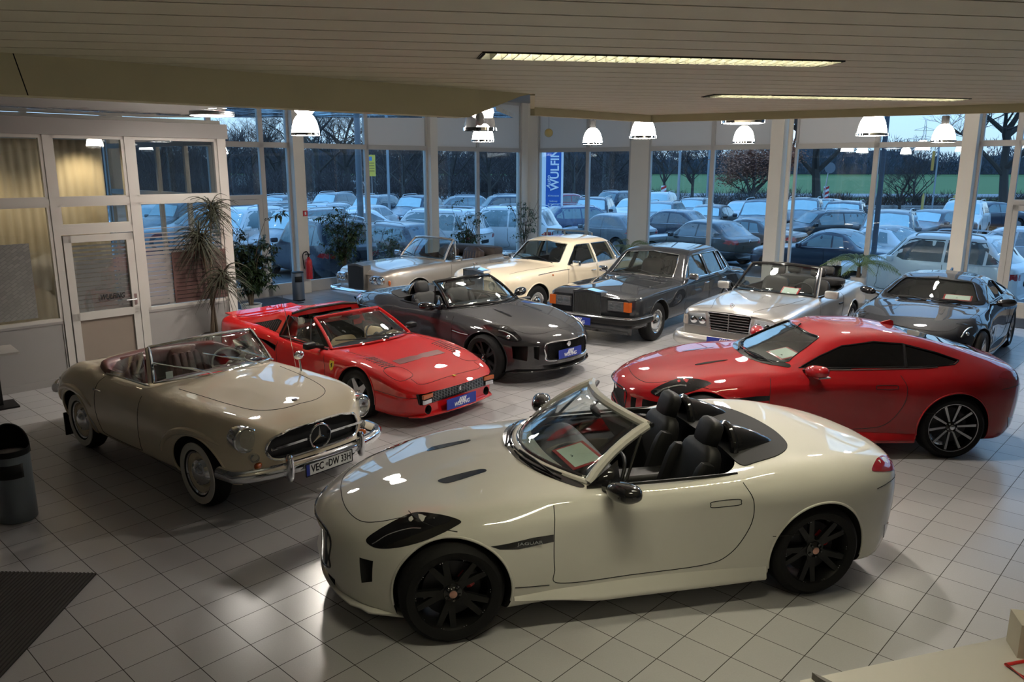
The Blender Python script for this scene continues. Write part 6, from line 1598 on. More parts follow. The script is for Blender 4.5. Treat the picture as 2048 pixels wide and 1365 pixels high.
# ------------------------------------------------------------------ outside
def ray_at(px, py):
    """direction from the camera through a pixel of the 2048 x 1365 frame"""
    return _f + _r2 * ((px - 1024) / 1577.0) - _u2 * ((py - 682.5) / 1577.0)
def on_z(px, py, z):
    d = ray_at(px, py); t = (z - CAM_H) / d.z; return Vector((0, 0, CAM_H)) + d * t
def at_d(px, py, dist):
    d = ray_at(px, py); return Vector((0, 0, CAM_H)) + d * (dist / d.y)
GZ = -.16
am, nt, b = _nodes('asphalt')
tc = nt.nodes.new('ShaderNodeNewGeometry'); nz = nt.nodes.new('ShaderNodeTexNoise'); nz.inputs['Scale'].default_value = .35; nz.inputs['Detail'].default_value = 8
cr = nt.nodes.new('ShaderNodeValToRGB'); cr.color_ramp.elements[0].position = .45; cr.color_ramp.elements[1].position = .62
cr.color_ramp.elements[0].color = (.07, .07, .072, 1); cr.color_ramp.elements[1].color = (.28, .30, .31, 1)
nt.links.new(tc.outputs['Position'], nz.inputs['Vector']); nt.links.new(nz.outputs[0], cr.inputs[0]); nt.links.new(cr.outputs[0], b.inputs['Base Color']); b.inputs['Roughness'].default_value = .8
mb = MB(); mb.prism([(-60, 8), (.55, 25.9), (10, 17), (40, -10), (90, 40), (60, 75), (-60, 110), (-120, 60)], GZ - .1, GZ)
# keep the car park outside the building footprint
mb = MB(); q = [LF(60, 0, .3), Kc + NL * .3 + NR * .3, RF(50, 0, .3)]
mb.prism([(p.x, p.y) for p in (q[0], q[1], q[2], q[2] + NR * 60, Kc + NR * 62 + NL * 60, q[0] + NL * 60)], GZ - .1, GZ)
o = mb.build('car_park_ground', am, None, False); o['kind'] = 'structure'
gm, nt, b = _nodes('winter_grass')
tc = nt.nodes.new('ShaderNodeNewGeometry'); nz = nt.nodes.new('ShaderNodeTexNoise'); nz.inputs['Scale'].default_value = .12; nz.inputs['Detail'].default_value = 9
cr = nt.nodes.new('ShaderNodeValToRGB'); cr.color_ramp.elements[0].color = (.055, .125, .022, 1); cr.color_ramp.elements[1].color = (.11, .18, .045, 1)
nt.links.new(tc.outputs['Position'], nz.inputs['Vector']); nt.links.new(nz.outputs[0], cr.inputs[0]); nt.links.new(cr.outputs[0], b.inputs['Base Color']); b.inputs['Roughness'].default_value = .95
mb = MB(); mb.prism([(-400, 60), (400, 60), (700, 900), (-700, 900)], GZ - .4, GZ - .12); mb.prism([(60, -60), (400, -60), (400, 60), (60, 60)], GZ - .4, GZ - .12)
o = mb.build('green_field', gm, None, False); o['kind'] = 'structure'
mb = MB(); q_ = [at_d(-300, 380, 62), at_d(1300, 380, 62), at_d(1290, 350, 290), at_d(-900, 350, 290)]
mb.prism([(p.x, p.y) for p in q_], GZ - .2, GZ - .10); o = mb.build('brown_verge', mat('verge_brown', (.055, .055, .035), .95, noise=.5, nscale=.3), None, False); o['kind'] = 'structure'
mb = MB(); mb.bar((-200, 96, GZ), (220, 84, GZ), 9, .14); o = mb.build('country_road', mat('road_grey', (.24, .25, .26), .7, noise=.2, nscale=.5), None, False); o['kind'] = 'structure'

FROST = {}
def frosty(name, col, amount=.55, metal=.3):
    """car paint with hoar frost lying on the surfaces that face up"""
    m, nt, b = _nodes(name); N = nt.nodes; K = nt.links.new
    geo = N.new('ShaderNodeNewGeometry'); sp = N.new('ShaderNodeSeparateXYZ'); K(geo.outputs['Normal'], sp.inputs[0])
    tc = N.new('ShaderNodeTexCoord'); nz = N.new('ShaderNodeTexNoise'); nz.inputs['Scale'].default_value = 2.5; nz.inputs['Detail'].default_value = 6; K(tc.outputs['Object'], nz.inputs['Vector'])
    ad = N.new('ShaderNodeMath'); ad.operation = 'MULTIPLY_ADD'; K(nz.outputs[0], ad.inputs[0]); ad.inputs[1].default_value = .5; K(sp.outputs['Z'], ad.inputs[2])
    mr = N.new('ShaderNodeMapRange'); K(ad.outputs[0], mr.inputs[0]); mr.inputs['From Min'].default_value = 1.0; mr.inputs['From Max'].default_value = 1.35; mr.inputs['To Max'].default_value = amount
    mx = N.new('ShaderNodeMixRGB'); K(mr.outputs[0], mx.inputs[0]); mx.inputs[1].default_value = (*col, 1); mx.inputs[2].default_value = (.60, .68, .72, 1)
    K(mx.outputs[0], b.inputs['Base Color']); b.inputs['Roughness'].default_value = .32; b.inputs['Metallic'].default_value = 0; b.inputs['Coat Weight'].default_value = .6; b.inputs['Coat Roughness'].default_value = .12
    return m
PCOL = {'navy': (.012, .018, .035), 'black': (.010, .010, .012), 'grey': (.12, .125, .13), 'graphite': (.05, .052, .056), 'silver': (.38, .39, .40), 'white': (.66, .67, .66), 'blue': (.02, .045, .12), 'brown': (.05, .040, .038), 'red': (.28, .015, .03)}
PCOL = {k: frosty('parked_' + k, v, .30 if k not in ('white', 'silver') else .6) for k, v in PCOL.items()}
iceglass = mat('iced_glass', (.50, .72, .76), .45, noise=.25, nscale=3)
pglass = mat('parked_glass', (.03, .042, .048), .08, spec=1., coat=1.)
pglass2 = mat('parked_misted_glass', (.20, .31, .34), .25, spec=.8, noise=.6, nscale=1.6)
softtop = frosty('soft_top_cloth', (.03, .032, .036), .35)
def parked(kind):
    D = {'hatch': (4.2, 1.80, 1.47, 2.58, .85), 'estate': (4.65, 1.82, 1.50, 2.70, .90), 'suv': (4.45, 1.86, 1.68, 2.62, .88), 'mpv': (4.65, 1.88, 1.76, 2.80, .90), 'sedan': (4.70, 1.84, 1.46, 2.75, .92), 'cabrio': (4.40, 1.80, 1.43, 2.58, .90)}[kind]
    Lg, W, H, wb, FO = D; w = W / 2; bl = .92 if H < 1.6 else 1.02   # belt height
    hd = bl - .10
    ws0 = {'mpv': 1.05}.get(kind, 1.25) + (.08 if kind in ('sedan', 'cabrio') else 0); ws1 = ws0 + {'mpv': .85, 'suv': .75}.get(kind, .85)
    back = {'hatch': (Lg - 1.0, Lg - .28), 'estate': (Lg - .85, Lg - .22), 'suv': (Lg - .85, Lg - .25), 'mpv': (Lg - .65, Lg - .16), 'sedan': (Lg - 1.55, Lg - .75), 'cabrio': (Lg - 1.55, Lg - .82)}[kind]
    r0, r1 = back; tail = bl + (.02 if kind in ('sedan', 'cabrio') else .03)
    rw = w * (.72 if H < 1.6 else .76)
    zend = tail - .04
    def low(z): return z
    L = [(0, [(0, .28), (.2, .2), (Lg - .3, .22), (Lg, .34)], 0),
         ([(0, w * .55), (.3, w * .85), (Lg - .3, w * .85), (Lg, w * .6)], [(0, .28), (.2, .2), (Lg - .3, .22), (Lg, .34)], .2),
         ([(0, w * .66), (.12, w * .88), (.35, w * .97), (Lg - .4, w * .97), (Lg - .08, w * .88), (Lg, w * .72)], [(0, .38), (.2, .30), (Lg, .42)], .35),
         ([(0, w * .68), (.12, w * .9), (.35, w), (Lg - .4, w), (Lg - .08, w * .9), (Lg, w * .76)], [(0, .52), (Lg, .60)], .45),
         ([(0, w * .66), (.12, w * .86), (.4, w * .95), (Lg - .5, w * .96), (Lg - .08, w * .86), (Lg, w * .74)], [(0, .62), (.15, .70), (.5, .76), (1.2, bl - .06), (Lg - .5, bl - .02), (Lg, bl - .10)], .35),
         ([(0, w * .55), (.12, w * .74), (.4, w * .82), (ws0 - .1, w * .86), (ws0 + .25, w * .90), (ws1, rw + .02), (r0, rw), (r1, w * .84), (Lg - .08, w * .80), (Lg, w * .68)],
          [(0, .66), (.12, .73), (.4, .79), (ws0 - .1, hd + .05), (ws0 + .18, bl + .01), (ws1, H - .12), (ws1 + .35, H - .075), (r0, H - .10), (r1, tail + .02), (Lg - .06, zend), (Lg, zend - .08)], .3),
         ([(0, w * .4), (.4, w * .55), (ws0, w * .66), (ws1, rw * .72), (r0, rw * .72), (Lg, w * .5)],
          [(0, .68), (.12, .76), (.4, .825), (ws0 - .15, hd + .09), (ws0 + .1, bl + .05), (ws1, H - .05), (ws1 + .4, H - .02), (r0, H - .04), (r1, tail + .04), (Lg - .06, zend + .01), (Lg, zend - .07)], .5),
         (0, [(0, .70), (.12, .78), (.4, .84), (ws0 - .15, hd + .10), (ws0 + .1, bl + .07), (ws1, H - .03), (ws1 + .4, H), (r0, H - .02), (r1, tail + .05), (Lg - .06, zend + .01), (Lg, zend - .07)], 0)]
    c = Car(FO, wb, Lg, W, L, [(0, .22), (1.0, .20), (ws0, .22), (ws1, .16), (ws1 + .6, 0), (r0, -.04), (Lg, -.14)], ds=.09, k=3)
    A = [(FO, .32, .36, w - .32, w + .2), (FO + wb, .32, .36, w - .32, w + .2)]
    h = Hero('parked_car', 'x', (0, 0, 0), c, PCOL['grey']); h.body([], M['dark'], A); S = h.surf
    zt = H - .13
    fwp = [(-w * .78, bl + .07), (0, bl + .11), (w * .78, bl + .07), (rw * .93, zt - .07), (rw * .86, zt - .03), (0, H - .11), (-rw * .86, zt - .03), (-rw * .93, zt - .07)]
    h.part(S.patch(fwp, 'F', .014, .07, smooth=False, n=5), 'windscreen', iceglass)
    bz = bl + (.08 if kind not in ('sedan', 'cabrio') else .05)
    bwp = [(-w * .70, bz), (w * .70, bz), (rw * .86, zt - .02), (rw * .5, H - .08), (-rw * .5, H - .08), (-rw * .86, zt - .02)]
    h.part(S.patch(bwp, 'B', .004, .12, smooth=False, n=4), 'rear_window', pglass2 if kind in ('cabrio', 'sedan') else pglass)
    g0 = ws0 + .38; g1 = ws1 + .18
    sl = (r1 - r0) / max(.01, (H - .1 - tail))
    def rear_s(z): return r0 + (H - .1 - z) * sl - .12
    mid = (g0 + r0) / 2 + .25
    wins = [[(g0, bl + .02), (mid - .03, bl + .035), (mid - .03, zt), (g1, zt), (g1 - .12, zt - .04)]]
    if kind == 'cabrio': wins = [[(g0, bl + .02), (g0 + 1.0, bl + .03), (g0 + .95, zt - .02), (g1, zt - .01)], [(g0 + 1.05, bl + .03), (g0 + 1.38, bl + .04), (g0 + 1.25, zt - .06), (g0 + 1.0, zt - .03)]]
    elif kind == 'sedan': wins += [[(mid + .03, bl + .035), (rear_s(bl + .06) - .15, bl + .05), (rear_s(zt) - .02, zt), (mid + .03, zt)]]
    else:
        m2 = mid + .86; e0 = rear_s(bl + .06); e1 = rear_s(zt) - .04
        if e0 - m2 > .25: wins += [[(mid + .03, bl + .035), (m2 - .03, bl + .04), (m2 - .03, zt), (mid + .03, zt)], [(m2 + .03, bl + .045), (e0, bl + .09), (e1, zt - .02), (m2 + .03, zt)]]
        else: wins += [[(mid + .03, bl + .035), (e0, bl + .08), (e1, zt - .02), (mid + .03, zt)]]
    for v in 'LR':
        for w_ in wins: h.part(S.patch(w_, v, .004, .15, smooth=False, n=3), 'side_window', pglass2 if kind in ('cabrio', 'mpv', 'sedan', 'estate') else pglass)
        o = MB(); S.seam(o, [(ws0 + .30, bl - .01), (mid, bl + .01), (rear_s(bl + .1) if kind not in ('cabrio',) else g0 + 1.4, bl + .03)], v, .010); 
        if o.v: h.part(o, 'waist_trim', M['alu'])
        h.seams([([(g0 - .15, bl - .06), (g0 - .18, .5), (g0 - .1, .32), (mid - .05, .32), (mid + .02, .6), (mid, bl - .02)], v, False)], r=.006)
    for sg in (-1, 1):
        h.part(S.patch([(sg * w * .50, .60), (sg * w * .86, .64), (sg * w * .88, .74), (sg * w * .56, .70)], 'F', .006, .06, smooth=False, n=3), 'headlight', M['reflector'])
        tz = .82 if kind not in ('cabrio', 'sedan') else .76
        h.part(S.patch([(sg * w * .56, tz - .06), (sg * w * .90, tz - .06), (sg * w * .90, tz + (.10 if kind not in ('cabrio', 'sedan') else .06)), (sg * w * .60, tz + .06)], 'B', .006, .06, smooth=False, n=3), 'tail_light', M['redlens'])
        tl = S.patch([(Lg - .42, tz - .02), (Lg - .12, tz - .05), (Lg - .10, tz + .09), (Lg - .30, tz + .08)], 'L' if sg > 0 else 'R', .006, .06, smooth=False, n=3)
        if tl.v: h.part(tl, 'tail_light', M['redlens'])
        o = MB(); supere((c.X(g0 + .12), sg * (w + .08), bl + .05), (.12, .22, .15), .5, 12, None, o); h.part(o, 'side_mirror', PCOL['grey'])
        if kind in ('suv', 'mpv', 'estate'):
            o = MB(); P = [(c.X(s), sg * (rw - .06), z) for s, z in ((ws1 + .15, H - .07), (ws1 + .28, H + .01), ((ws1 + r0) / 2, H + .03), (r0 - .1, H + .01), (r0 + .05, H - .08))]; o.tube(catmull(P, 4), .018, 6); h.part(o, 'roof_rail', M['alu'])
        for s in (FO, FO + wb):
            tw = link('wheel', None, h.root, (c.X(s), sg * (w - .12), .32)); tw.matrix_basis = Matrix.Translation((c.X(s), sg * (w - .12), .32)) @ (Matrix.Rotation(pi if sg < 0 else 0, 3, 'Z') @ Matrix.Rotation(-pi / 2, 3, 'X')).to_4x4()
            o = MB(); o.lathe([(.20, -.1), (.31, -.1), (.32, -.07), (.32, .07), (.31, .1), (.20, .105)], 24); o.build('tyre', M['rubber'], tw)
            o = MB(); o.lathe([(.205, .09), (.19, .06), (0, .04)], 24)
            for k in range(5):
                a = 2 * pi * k / 5; o.bar((.03 * cos(a), .03 * sin(a), .07), (.195 * cos(a), .195 * sin(a), .085), .05, .02)
            o.build('rim', M['alu'], tw)
    o = MB(); o.box((c.x0 - .02, 0, .45), (.03, .9, .16)); h.part(o, 'lower_grille', M['black'], False)
    o = MB(); o.box((c.x0 - .01, 0, .60), (.03, .7, .09)); h.part(o, 'grille', M['black'], False)
    hh = S.hit(0, .62 if kind in ('sedan', 'cabrio') else .66, 'B'); o = MB(); o.box(hh[0] + Vector((-.01, 0, 0)), (.02, .5, .11)); h.part(o, 'number_plate', M['black'], False)
    o = MB(); hb = S.hit(0, tz + .03, 'B'); o.lathe([(0, .012), (.055, .010), (.058, 0)], 20, hb[0], RY(-pi / 2)); h.part(o, 'badge', M['chrome'])
    if kind == 'cabrio':
        st = S.patch(sym([(ws1 + .1, 0), (ws1 + .12, rw * .7), (ws1 + .25, rw * .95), (r0, rw * .95), (r0 + .25, rw * .7), (r0 + .1, 0)]), 'T', .008, .12, smooth=False, n=3); h.part(st, 'soft_top', softtop)
    return h.root
PROTO = {}
CARS = [  # kind, roof px x, roof px y, heading, colour, iced windscreen, label
    ('mpv', 640, 432, 128, 'navy', 0, 'dark blue people carrier outside the left windows, seen from behind'),
    ('estate', 790, 441, 133, 'navy', 0, 'dark estate car seen from behind between the leafy plants outside'),
    ('mpv', 868, 420, 155, 'white', 0, 'white people carrier outside behind the beige convertible, rear lamp showing'),
    ('mpv', 1012, 418, 160, 'white', 0, 'white people carrier outside just left of the window corner'),
    ('estate', 1165, 425, 20, 'blue', 0, 'blue estate car outside below the blue sign'),
    ('hatch', 1222, 437, 133, 'grey', 0, 'grey hatchback roof outside above the cream saloon'),
    ('hatch', 1345, 431, 140, 'navy', 0, 'dark hatchback outside just right of the square corner pillar'),
    ('hatch', 1412, 450, 128, 'black', 0, 'black hatchback seen from behind outside above the dark saloon'),
    ('cabrio', 1492, 443, 142, 'brown', 0, 'dark brown cabriolet with raised roof outside left of the thick column'),
    ('cabrio', 1662, 463, 133, 'navy', 0, 'large dark blue cabriolet with raised roof seen from behind outside'),
    ('cabrio', 1762, 452, 122, 'white', 0, 'white cabriolet with dark roof outside behind the dark blue cabriolet'),
    ('suv', 1880, 466, 133, 'white', 0, 'large white off-roader outside seen from behind, beside the right column'),
    ('hatch', 2035, 452, 128, 'silver', 0, 'silver car outside at the right picture edge'),
    ('estate', 1650, 426, 184, 'black', 0, 'long black estate car with chrome window line, seen from the side outside'),
    ('sedan', 1868, 434, 212, 'graphite', 1, 'graphite saloon angled left outside behind the white off-roader'),
    ('sedan', 1975, 421, 188, 'navy', 1, 'dark saloon seen from the side near the right door outside'),
    ('estate', 918, 395, 188, 'grey', 0, 'grey estate seen from the side in the outer row near the bare hedge'),
    ('suv', 1000, 389, 190, 'navy', 0, 'dark off-roader seen from the side left of the window corner'),
    ('suv', 560, 397, 245, 'grey', 1, 'grey off-roader with roof rails facing the showroom at far left'),
    ('estate', 543, 406, 243, 'graphite', 1, 'dark estate with iced windscreen in front of the far left off-roader'),
    ('mpv', 606, 417, 243, 'grey', 1, 'people carrier with iced windscreen behind the dark blue people carrier'),
    ('suv', 664, 393, 245, 'grey', 1, 'off-roader with roof rails facing the showroom left of the grey pole'),
    ('estate', 640, 405, 243, 'silver', 1, 'silver estate with iced windscreen left of the grey pole'),
    ('suv', 745, 389, 245, 'grey', 1, 'off-roader with iced windscreen right behind the grey pole'),
    ('hatch', 727, 411, 243, 'silver', 1, 'silver hatchback with iced windscreen in front of the grey pole row'),
    ('hatch', 705, 429, 200, 'white', 0, 'white hatchback roof showing above the leafy plant'),
    ('suv', 832, 389, 245, 'navy', 1, 'dark off-roader with iced windscreen right of the thin light pole'),
    ('mpv', 484, 416, 250, 'white', 1, 'white van-like car with iced windscreen behind the dry plant'),
    ('hatch', 1142, 397, 15, 'red', 0, 'dark red hatchback outside right of the blue sign'),
    ('suv', 1228, 391, 222, 'navy', 0, 'dark off-roader side-on in the outer row beside the corner pillar'),
    ('suv', 1188, 398, 252, 'navy', 1, 'dark off-roader facing the showroom with iced windscreen beside the blue sign'),
    ('hatch', 1268, 408, 243, 'white', 1, 'white hatchback half hidden behind the square corner pillar'),
    ('suv', 1318, 394, 245, 'white', 1, 'white off-roader in the last row right of the corner pillar'),
    ('estate', 1325, 408, 243, 'grey', 1, 'grey estate with iced windscreen in front of the pale pole'),
    ('estate', 1388, 404, 243, 'grey', 1, 'grey estate with iced windscreen right of the pale pole'),
    ('hatch', 1420, 412, 236, 'black', 1, 'black hatchback with iced windscreen left of the copper tree'),
    ('hatch', 1486, 408, 243, 'white', 1, 'small white hatchback under the copper tree'),
    ('mpv', 1527, 409, 243, 'navy', 1, 'dark people carrier with iced windscreen left of the thick column'),
    ('suv', 1608, 406, 243, 'grey', 1, 'off-roader right of the thick column facing the showroom'),
    ('suv', 1690, 409, 240, 'navy', 1, 'dark off-roader with roof rails in front of the big bare tree'),
    ('hatch', 1655, 417, 240, 'grey', 1, 'grey hatchback behind the long black estate'),
    ('suv', 1782, 419, 238, 'grey', 1, 'grey off-roader with iced windscreen by the crash barrier'),
    ('suv', 1930, 416, 232, 'white', 1, 'white off-roader with roof rails partly behind the right column'),
    ('hatch', 1700, 357, 175, 'white', 0, 'skip'),
    ('hatch', 300, 414, 245, 'white', 1, 'white hatchback seen through the office glass'),
    ('suv', 352, 408, 245, 'grey', 1, 'grey off-roader seen through the office glass'),
    ('estate', 405, 420, 200, 'silver', 0, 'silver estate seen through the office glass'),
]
ROOF = {'hatch': 1.47, 'estate': 1.53, 'suv': 1.71, 'mpv': 1.79, 'sedan': 1.46, 'cabrio': 1.43}
placed = []
def put_parked(kind, loc, hd, col, iced, label, group='cars parked outside'):
    if kind not in PROTO: PROTO[kind] = parked(kind); root = PROTO[kind]
    else: root = copy_tree(PROTO[kind])
    root.location = loc; root.rotation_euler = (0, 0, hd); root['label'] = label; root['group'] = group
    for ch in root.children:
        nm = ch.name.split('.')[0]
        if nm in ('body', 'side_mirror'):
            ch.material_slots[0].link = 'OBJECT'; ch.material_slots[0].material = PCOL[col]
        if nm == 'windscreen':
            ch.material_slots[0].link = 'OBJECT'; ch.material_slots[0].material = iceglass if iced else pglass2
    return root
for kind, px, py, hd, col, iced, label in CARS:
    if label == 'skip': continue
    H_ = ROOF[kind] + GZ; p = on_z(px, py, H_); a = radians(hd)
    off = -.25 if kind != 'cabrio' else -.1
    loc = Vector((p.x - cos(a) * off, p.y - sin(a) * off, GZ))
    placed.append((label, loc, a, kind, col, iced))
# push overlapping neighbours apart along the line of sight
LEN = {'hatch': 4.2, 'estate': 4.65, 'suv': 4.45, 'mpv': 4.65, 'sedan': 4.7, 'cabrio': 4.4}
def rect(loc, a, kind, gr=.12):
    u = Vector((cos(a), sin(a))); v = Vector((-u.y, u.x)); c_ = Vector((loc.x, loc.y)); l = LEN[kind] / 2 + gr; w_ = .94 + gr
    return [c_ + u * l + v * w_, c_ - u * l + v * w_, c_ - u * l - v * w_, c_ + u * l - v * w_], (u, v)
def hit2(A, B):
    for ax in A[1] + B[1]:
        pa = [p.dot(ax) for p in A[0]]; pb = [p.dot(ax) for p in B[0]]
        if max(pa) < min(pb) or max(pb) < min(pa): return False
    return True
placed.sort(key=lambda t: t[1].length); done = []
for t in placed:
    label, loc, a, kind, col, iced = t; d = Vector((loc.x, loc.y, 0)).normalized()
    for _ in range(80):
        R = rect(loc, a, kind)
        out_l = min((Vector((p.x, p.y, 0)) - Kc).dot(NL) if (Vector((p.x, p.y, 0)) - Kc).dot(NR) < .4 else 9 for p in R[0]); out_r = 9
        bad = any(hit2(R, q) for q in done) or any((Vector((p.x, p.y, 0)) - Kc).dot(NL) < .5 and (Vector((p.x, p.y, 0)) - Kc).dot(NR) < .5 for p in R[0])
        if not bad: break
        loc = loc + d * .2
    done.append(rect(loc, a, kind)); put_parked(kind, loc, a, col, iced, label)
rc = put_parked('hatch', on_z(706, 386, GZ), radians(172), 'white', 0, 'white car driving along the distant road at left', None); 
if 'group' in rc: del rc['group']

# ------------------------------------------------------------------ trees
bark = mat('tree_bark', (.075, .062, .052), .9, noise=.4, nscale=3)
twig = mat('twig_brown', (.065, .050, .045), .95)
def tree_mesh(seed, height, spread=1., levels=5, thick=.22, low=.28):
    R = random.Random(seed); mb = MB(); tw = MB()
    def branch(p, d, L, r, lv):
        n = 3; pts = [p]; q = p; dd = d
        for i in range(n):
            dd = (dd + Vector((R.uniform(-1, 1), R.uniform(-1, 1), R.uniform(-.3, .7))) * .16).normalized(); q = q + dd * (L / n); pts.append(q)
        (mb if lv < 3 else tw).tube(pts, [r, r * .85, r * .7, r * .55], 6 if lv < 2 else 3, caps=False)
        if lv >= levels: return
        k = (R.randint(3, 4) if lv < 5 else 3) if lv else 7
        for i in range(k):
            t = R.uniform(.45, 1.) if lv else R.uniform(.35, 1.); j = min(n - 1, int(t * n)); s = pts[j].lerp(pts[j + 1], t * n - j if t < 1 else 1)
            ax = Vector((R.uniform(-1, 1), R.uniform(-1, 1), R.uniform(-.1, .5))).normalized()
            nd = (dd * .65 + ax * .85 * spread).normalized()
            branch(s, nd, L * R.uniform(.55, .75), r * .5, lv + 1)
    branch(Vector((0, 0, 0)), Vector((0, 0, 1)), height * .42, thick, 0)
    return mb, tw
def make_tree(seed, h, name='bare_tree', **k):
    e_ = empty(name, 'x', 'tree'); a, b_ = tree_mesh(seed, h, **k); a.build('trunk', bark, e_, recalc=False); b_.build('branches', twig, e_, False, recalc=False); return e_
T1 = make_tree(3, 11, levels=6, thick=.18); T2 = make_tree(11, 9, levels=6, spread=1.2); T3 = make_tree(21, 13, levels=7, thick=.30, spread=1.1)
TR = [(T3, 2010, 420, 48, 1.0, 'large bare tree at the right picture edge beyond the barrier'), (T3, 1632, 420, 46, 1.0, 'big bare tree right of the thick column'),
      (T1, 500, 372, 75, .9, 'bare tree in the far hedge above the white van'), (T2, 460, 372, 80, 1.1, 'bare tree behind the office corner'), (T2, 560, 372, 72, 1.1, 'bare tree left of the first square column'),
      (T1, 640, 372, 70, 1.2, 'bare tree above the left pendant lamp'), (T3, 700, 372, 78, 1.0, 'bare tree above the distant road car'), (T1, 806, 375, 60, .8, 'bare tree between two poles'), (T2, 850, 375, 62, .95, 'bare tree left of the clear dome pendant'),
      (T1, 905, 375, 70, 1.0, 'bare tree above the grey estate'), (T2, 980, 375, 66, .9, 'bare tree left of the window corner'), (T1, 1150, 378, 64, .85, 'bare tree right of the blue sign'), (T2, 1220, 378, 70, .9, 'bare tree behind the corner pillar'),
      (T1, 1330, 380, 72, .8, 'bare tree left of the pale pole'), (T2, 1385, 380, 72, .8, 'bare tree between the pale poles'), (T2, 1800, 400, 52, .5, 'young bare tree on the green field'), (T1, 1830, 395, 55, .5, 'second young bare tree on the green field'), (T1, 770, 375, 90, 1.1, 'bare tree behind the yellow sign'),
      (T2, 320, 375, 80, 1.1, 'bare tree seen through the office glass')]
seen = set()
for T, px, py, d, sc_, lb in TR:
    o = T if id(T) not in seen else copy_tree(T); seen.add(id(T))
    p = at_d(px, py, d); o.location = (p.x, p.y, GZ - .1); o.scale = (sc_,) * 3; o.rotation_euler = (0, 0, px * .7); o['label'] = lb; o['group'] = 'bare winter trees'
# copper-leaved beech
e_ = empty('copper_tree', 'beech tree holding dry copper leaves left of the thick column', 'tree', (0, 0, 0)); a, b_ = tree_mesh(5, 7.0, levels=5, thick=.14, spread=1.1)
a.build('trunk', bark, e_, recalc=False); b_.build('branches', twig, e_, False, recalc=False)
mb = MB(); R = random.Random(4)
for i in range(11000):
    v = b_.v[R.randrange(len(b_.v))]; p = Vector(v) + Vector((R.gauss(0, .22), R.gauss(0, .22), R.gauss(0, .22)))
    if p.z < .9: continue
    a1 = R.uniform(0, 6.28); u = Vector((cos(a1), sin(a1), R.uniform(-.6, .6))) * .07; w_ = u.cross(Vector((R.uniform(-1, 1), R.uniform(-1, 1), 1))).normalized() * .045
    mb.add([p - u, p - w_, p + u, p + w_], [(0, 1, 2, 3)])
o = mb.build('foliage', mat('copper_leaves', (.42, .17, .095), .8, noise=.4, nscale=.8), e_, False, recalc=False)
p = at_d(1500, 425, 45); e_.location = (p.x, p.y, GZ); e_.scale = (.92, .92, .95)

# hedges: tangled twigs nobody could count
def hedge(name, p0, p1, h0, h1, depth, n, m, label, seed=1, blade=.9, wd=.03, crown=2.5):
    R = random.Random(seed); mb = MB(); p0 = Vector(p0); p1 = Vector(p1); d = p1 - p0; nn = Vector((-d.y, d.x, 0)).normalized()
    K = max(6, int(d.length / crown * 1.6)); CR = []
    for i in range(K):
        t = (i + R.uniform(-.5, .5)) / K; CR.append((p0 + d * t + nn * R.uniform(0, depth), R.uniform(h0, h1), crown * R.uniform(.6, 1.2)))
    for i in range(n):
        b_, hh, cr = CR[R.randrange(K)]; g = Vector((R.gauss(0, 1), R.gauss(0, 1), R.gauss(0, 1))).normalized() * R.random() ** .4
        c_ = b_ + Vector((g.x * cr, g.y * cr, hh * .5 + g.z * hh * .5)); u = (Vector((g.x * .5, g.y * .5, .6 + .5 * R.random())) + Vector((R.gauss(0, .4), R.gauss(0, .4), R.gauss(0, .25)))).normalized() * blade * R.uniform(.5, 1)
        w_ = u.cross(Vector((R.uniform(-1, 1), -1, .2))).normalized() * wd
        mb.add([c_ - w_, c_ + w_, c_ + u], [(0, 1, 2)])
    o = mb.build(name, m, None, False, recalc=False); tag(o, label, 'hedge', None, 'stuff'); return o
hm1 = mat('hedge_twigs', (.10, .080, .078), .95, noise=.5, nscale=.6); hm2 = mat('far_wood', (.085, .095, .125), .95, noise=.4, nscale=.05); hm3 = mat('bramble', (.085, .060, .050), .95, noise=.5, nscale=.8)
p = at_d(380, 380, 66); q = at_d(1290, 390, 66); hedge('roadside_hedge', (p.x - 30, p.y, GZ), (q.x, q.y, GZ), 1.6, 3.6, 5, 44000, hm1, 'tangled bare roadside hedge beyond the car park at left', 2, .8, .022, 1.8)
p = at_d(1180, 400, 58); q = at_d(2090, 415, 52); hedge('bramble_bank', (p.x, p.y, GZ), (q.x + 14, q.y, GZ), .7, 1.7, 2.5, 22000, hm3, 'brown bramble bank between barrier and green field', 3, .55, .016, 1.3)
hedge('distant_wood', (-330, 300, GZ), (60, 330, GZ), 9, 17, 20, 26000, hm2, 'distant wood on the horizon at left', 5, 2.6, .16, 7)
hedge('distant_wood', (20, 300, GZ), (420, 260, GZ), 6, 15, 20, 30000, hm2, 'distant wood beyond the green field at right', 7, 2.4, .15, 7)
mb = MB(); rows = []
for k in range(81):
    x = -380 + 10 * k; rows.append([(x, 335, GZ), (x, 335 - 2, 8 + 2.5 * sin(x * .06) + 1.5 * sin(x * .17)), (x, 350, GZ)])
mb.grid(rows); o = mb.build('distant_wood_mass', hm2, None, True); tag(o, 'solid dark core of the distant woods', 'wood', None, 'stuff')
# left: darker dense scrub closing the view behind the road
p = at_d(300, 372, 112); q = at_d(1250, 372, 112); hedge('scrub_belt', (p.x - 40, 112, GZ), (q.x + 4, 112, GZ), 4.5, 9.5, 9, 34000, hm1, 'tall dark scrub belt behind the distant road', 9, 1.4, .040, 3.2)

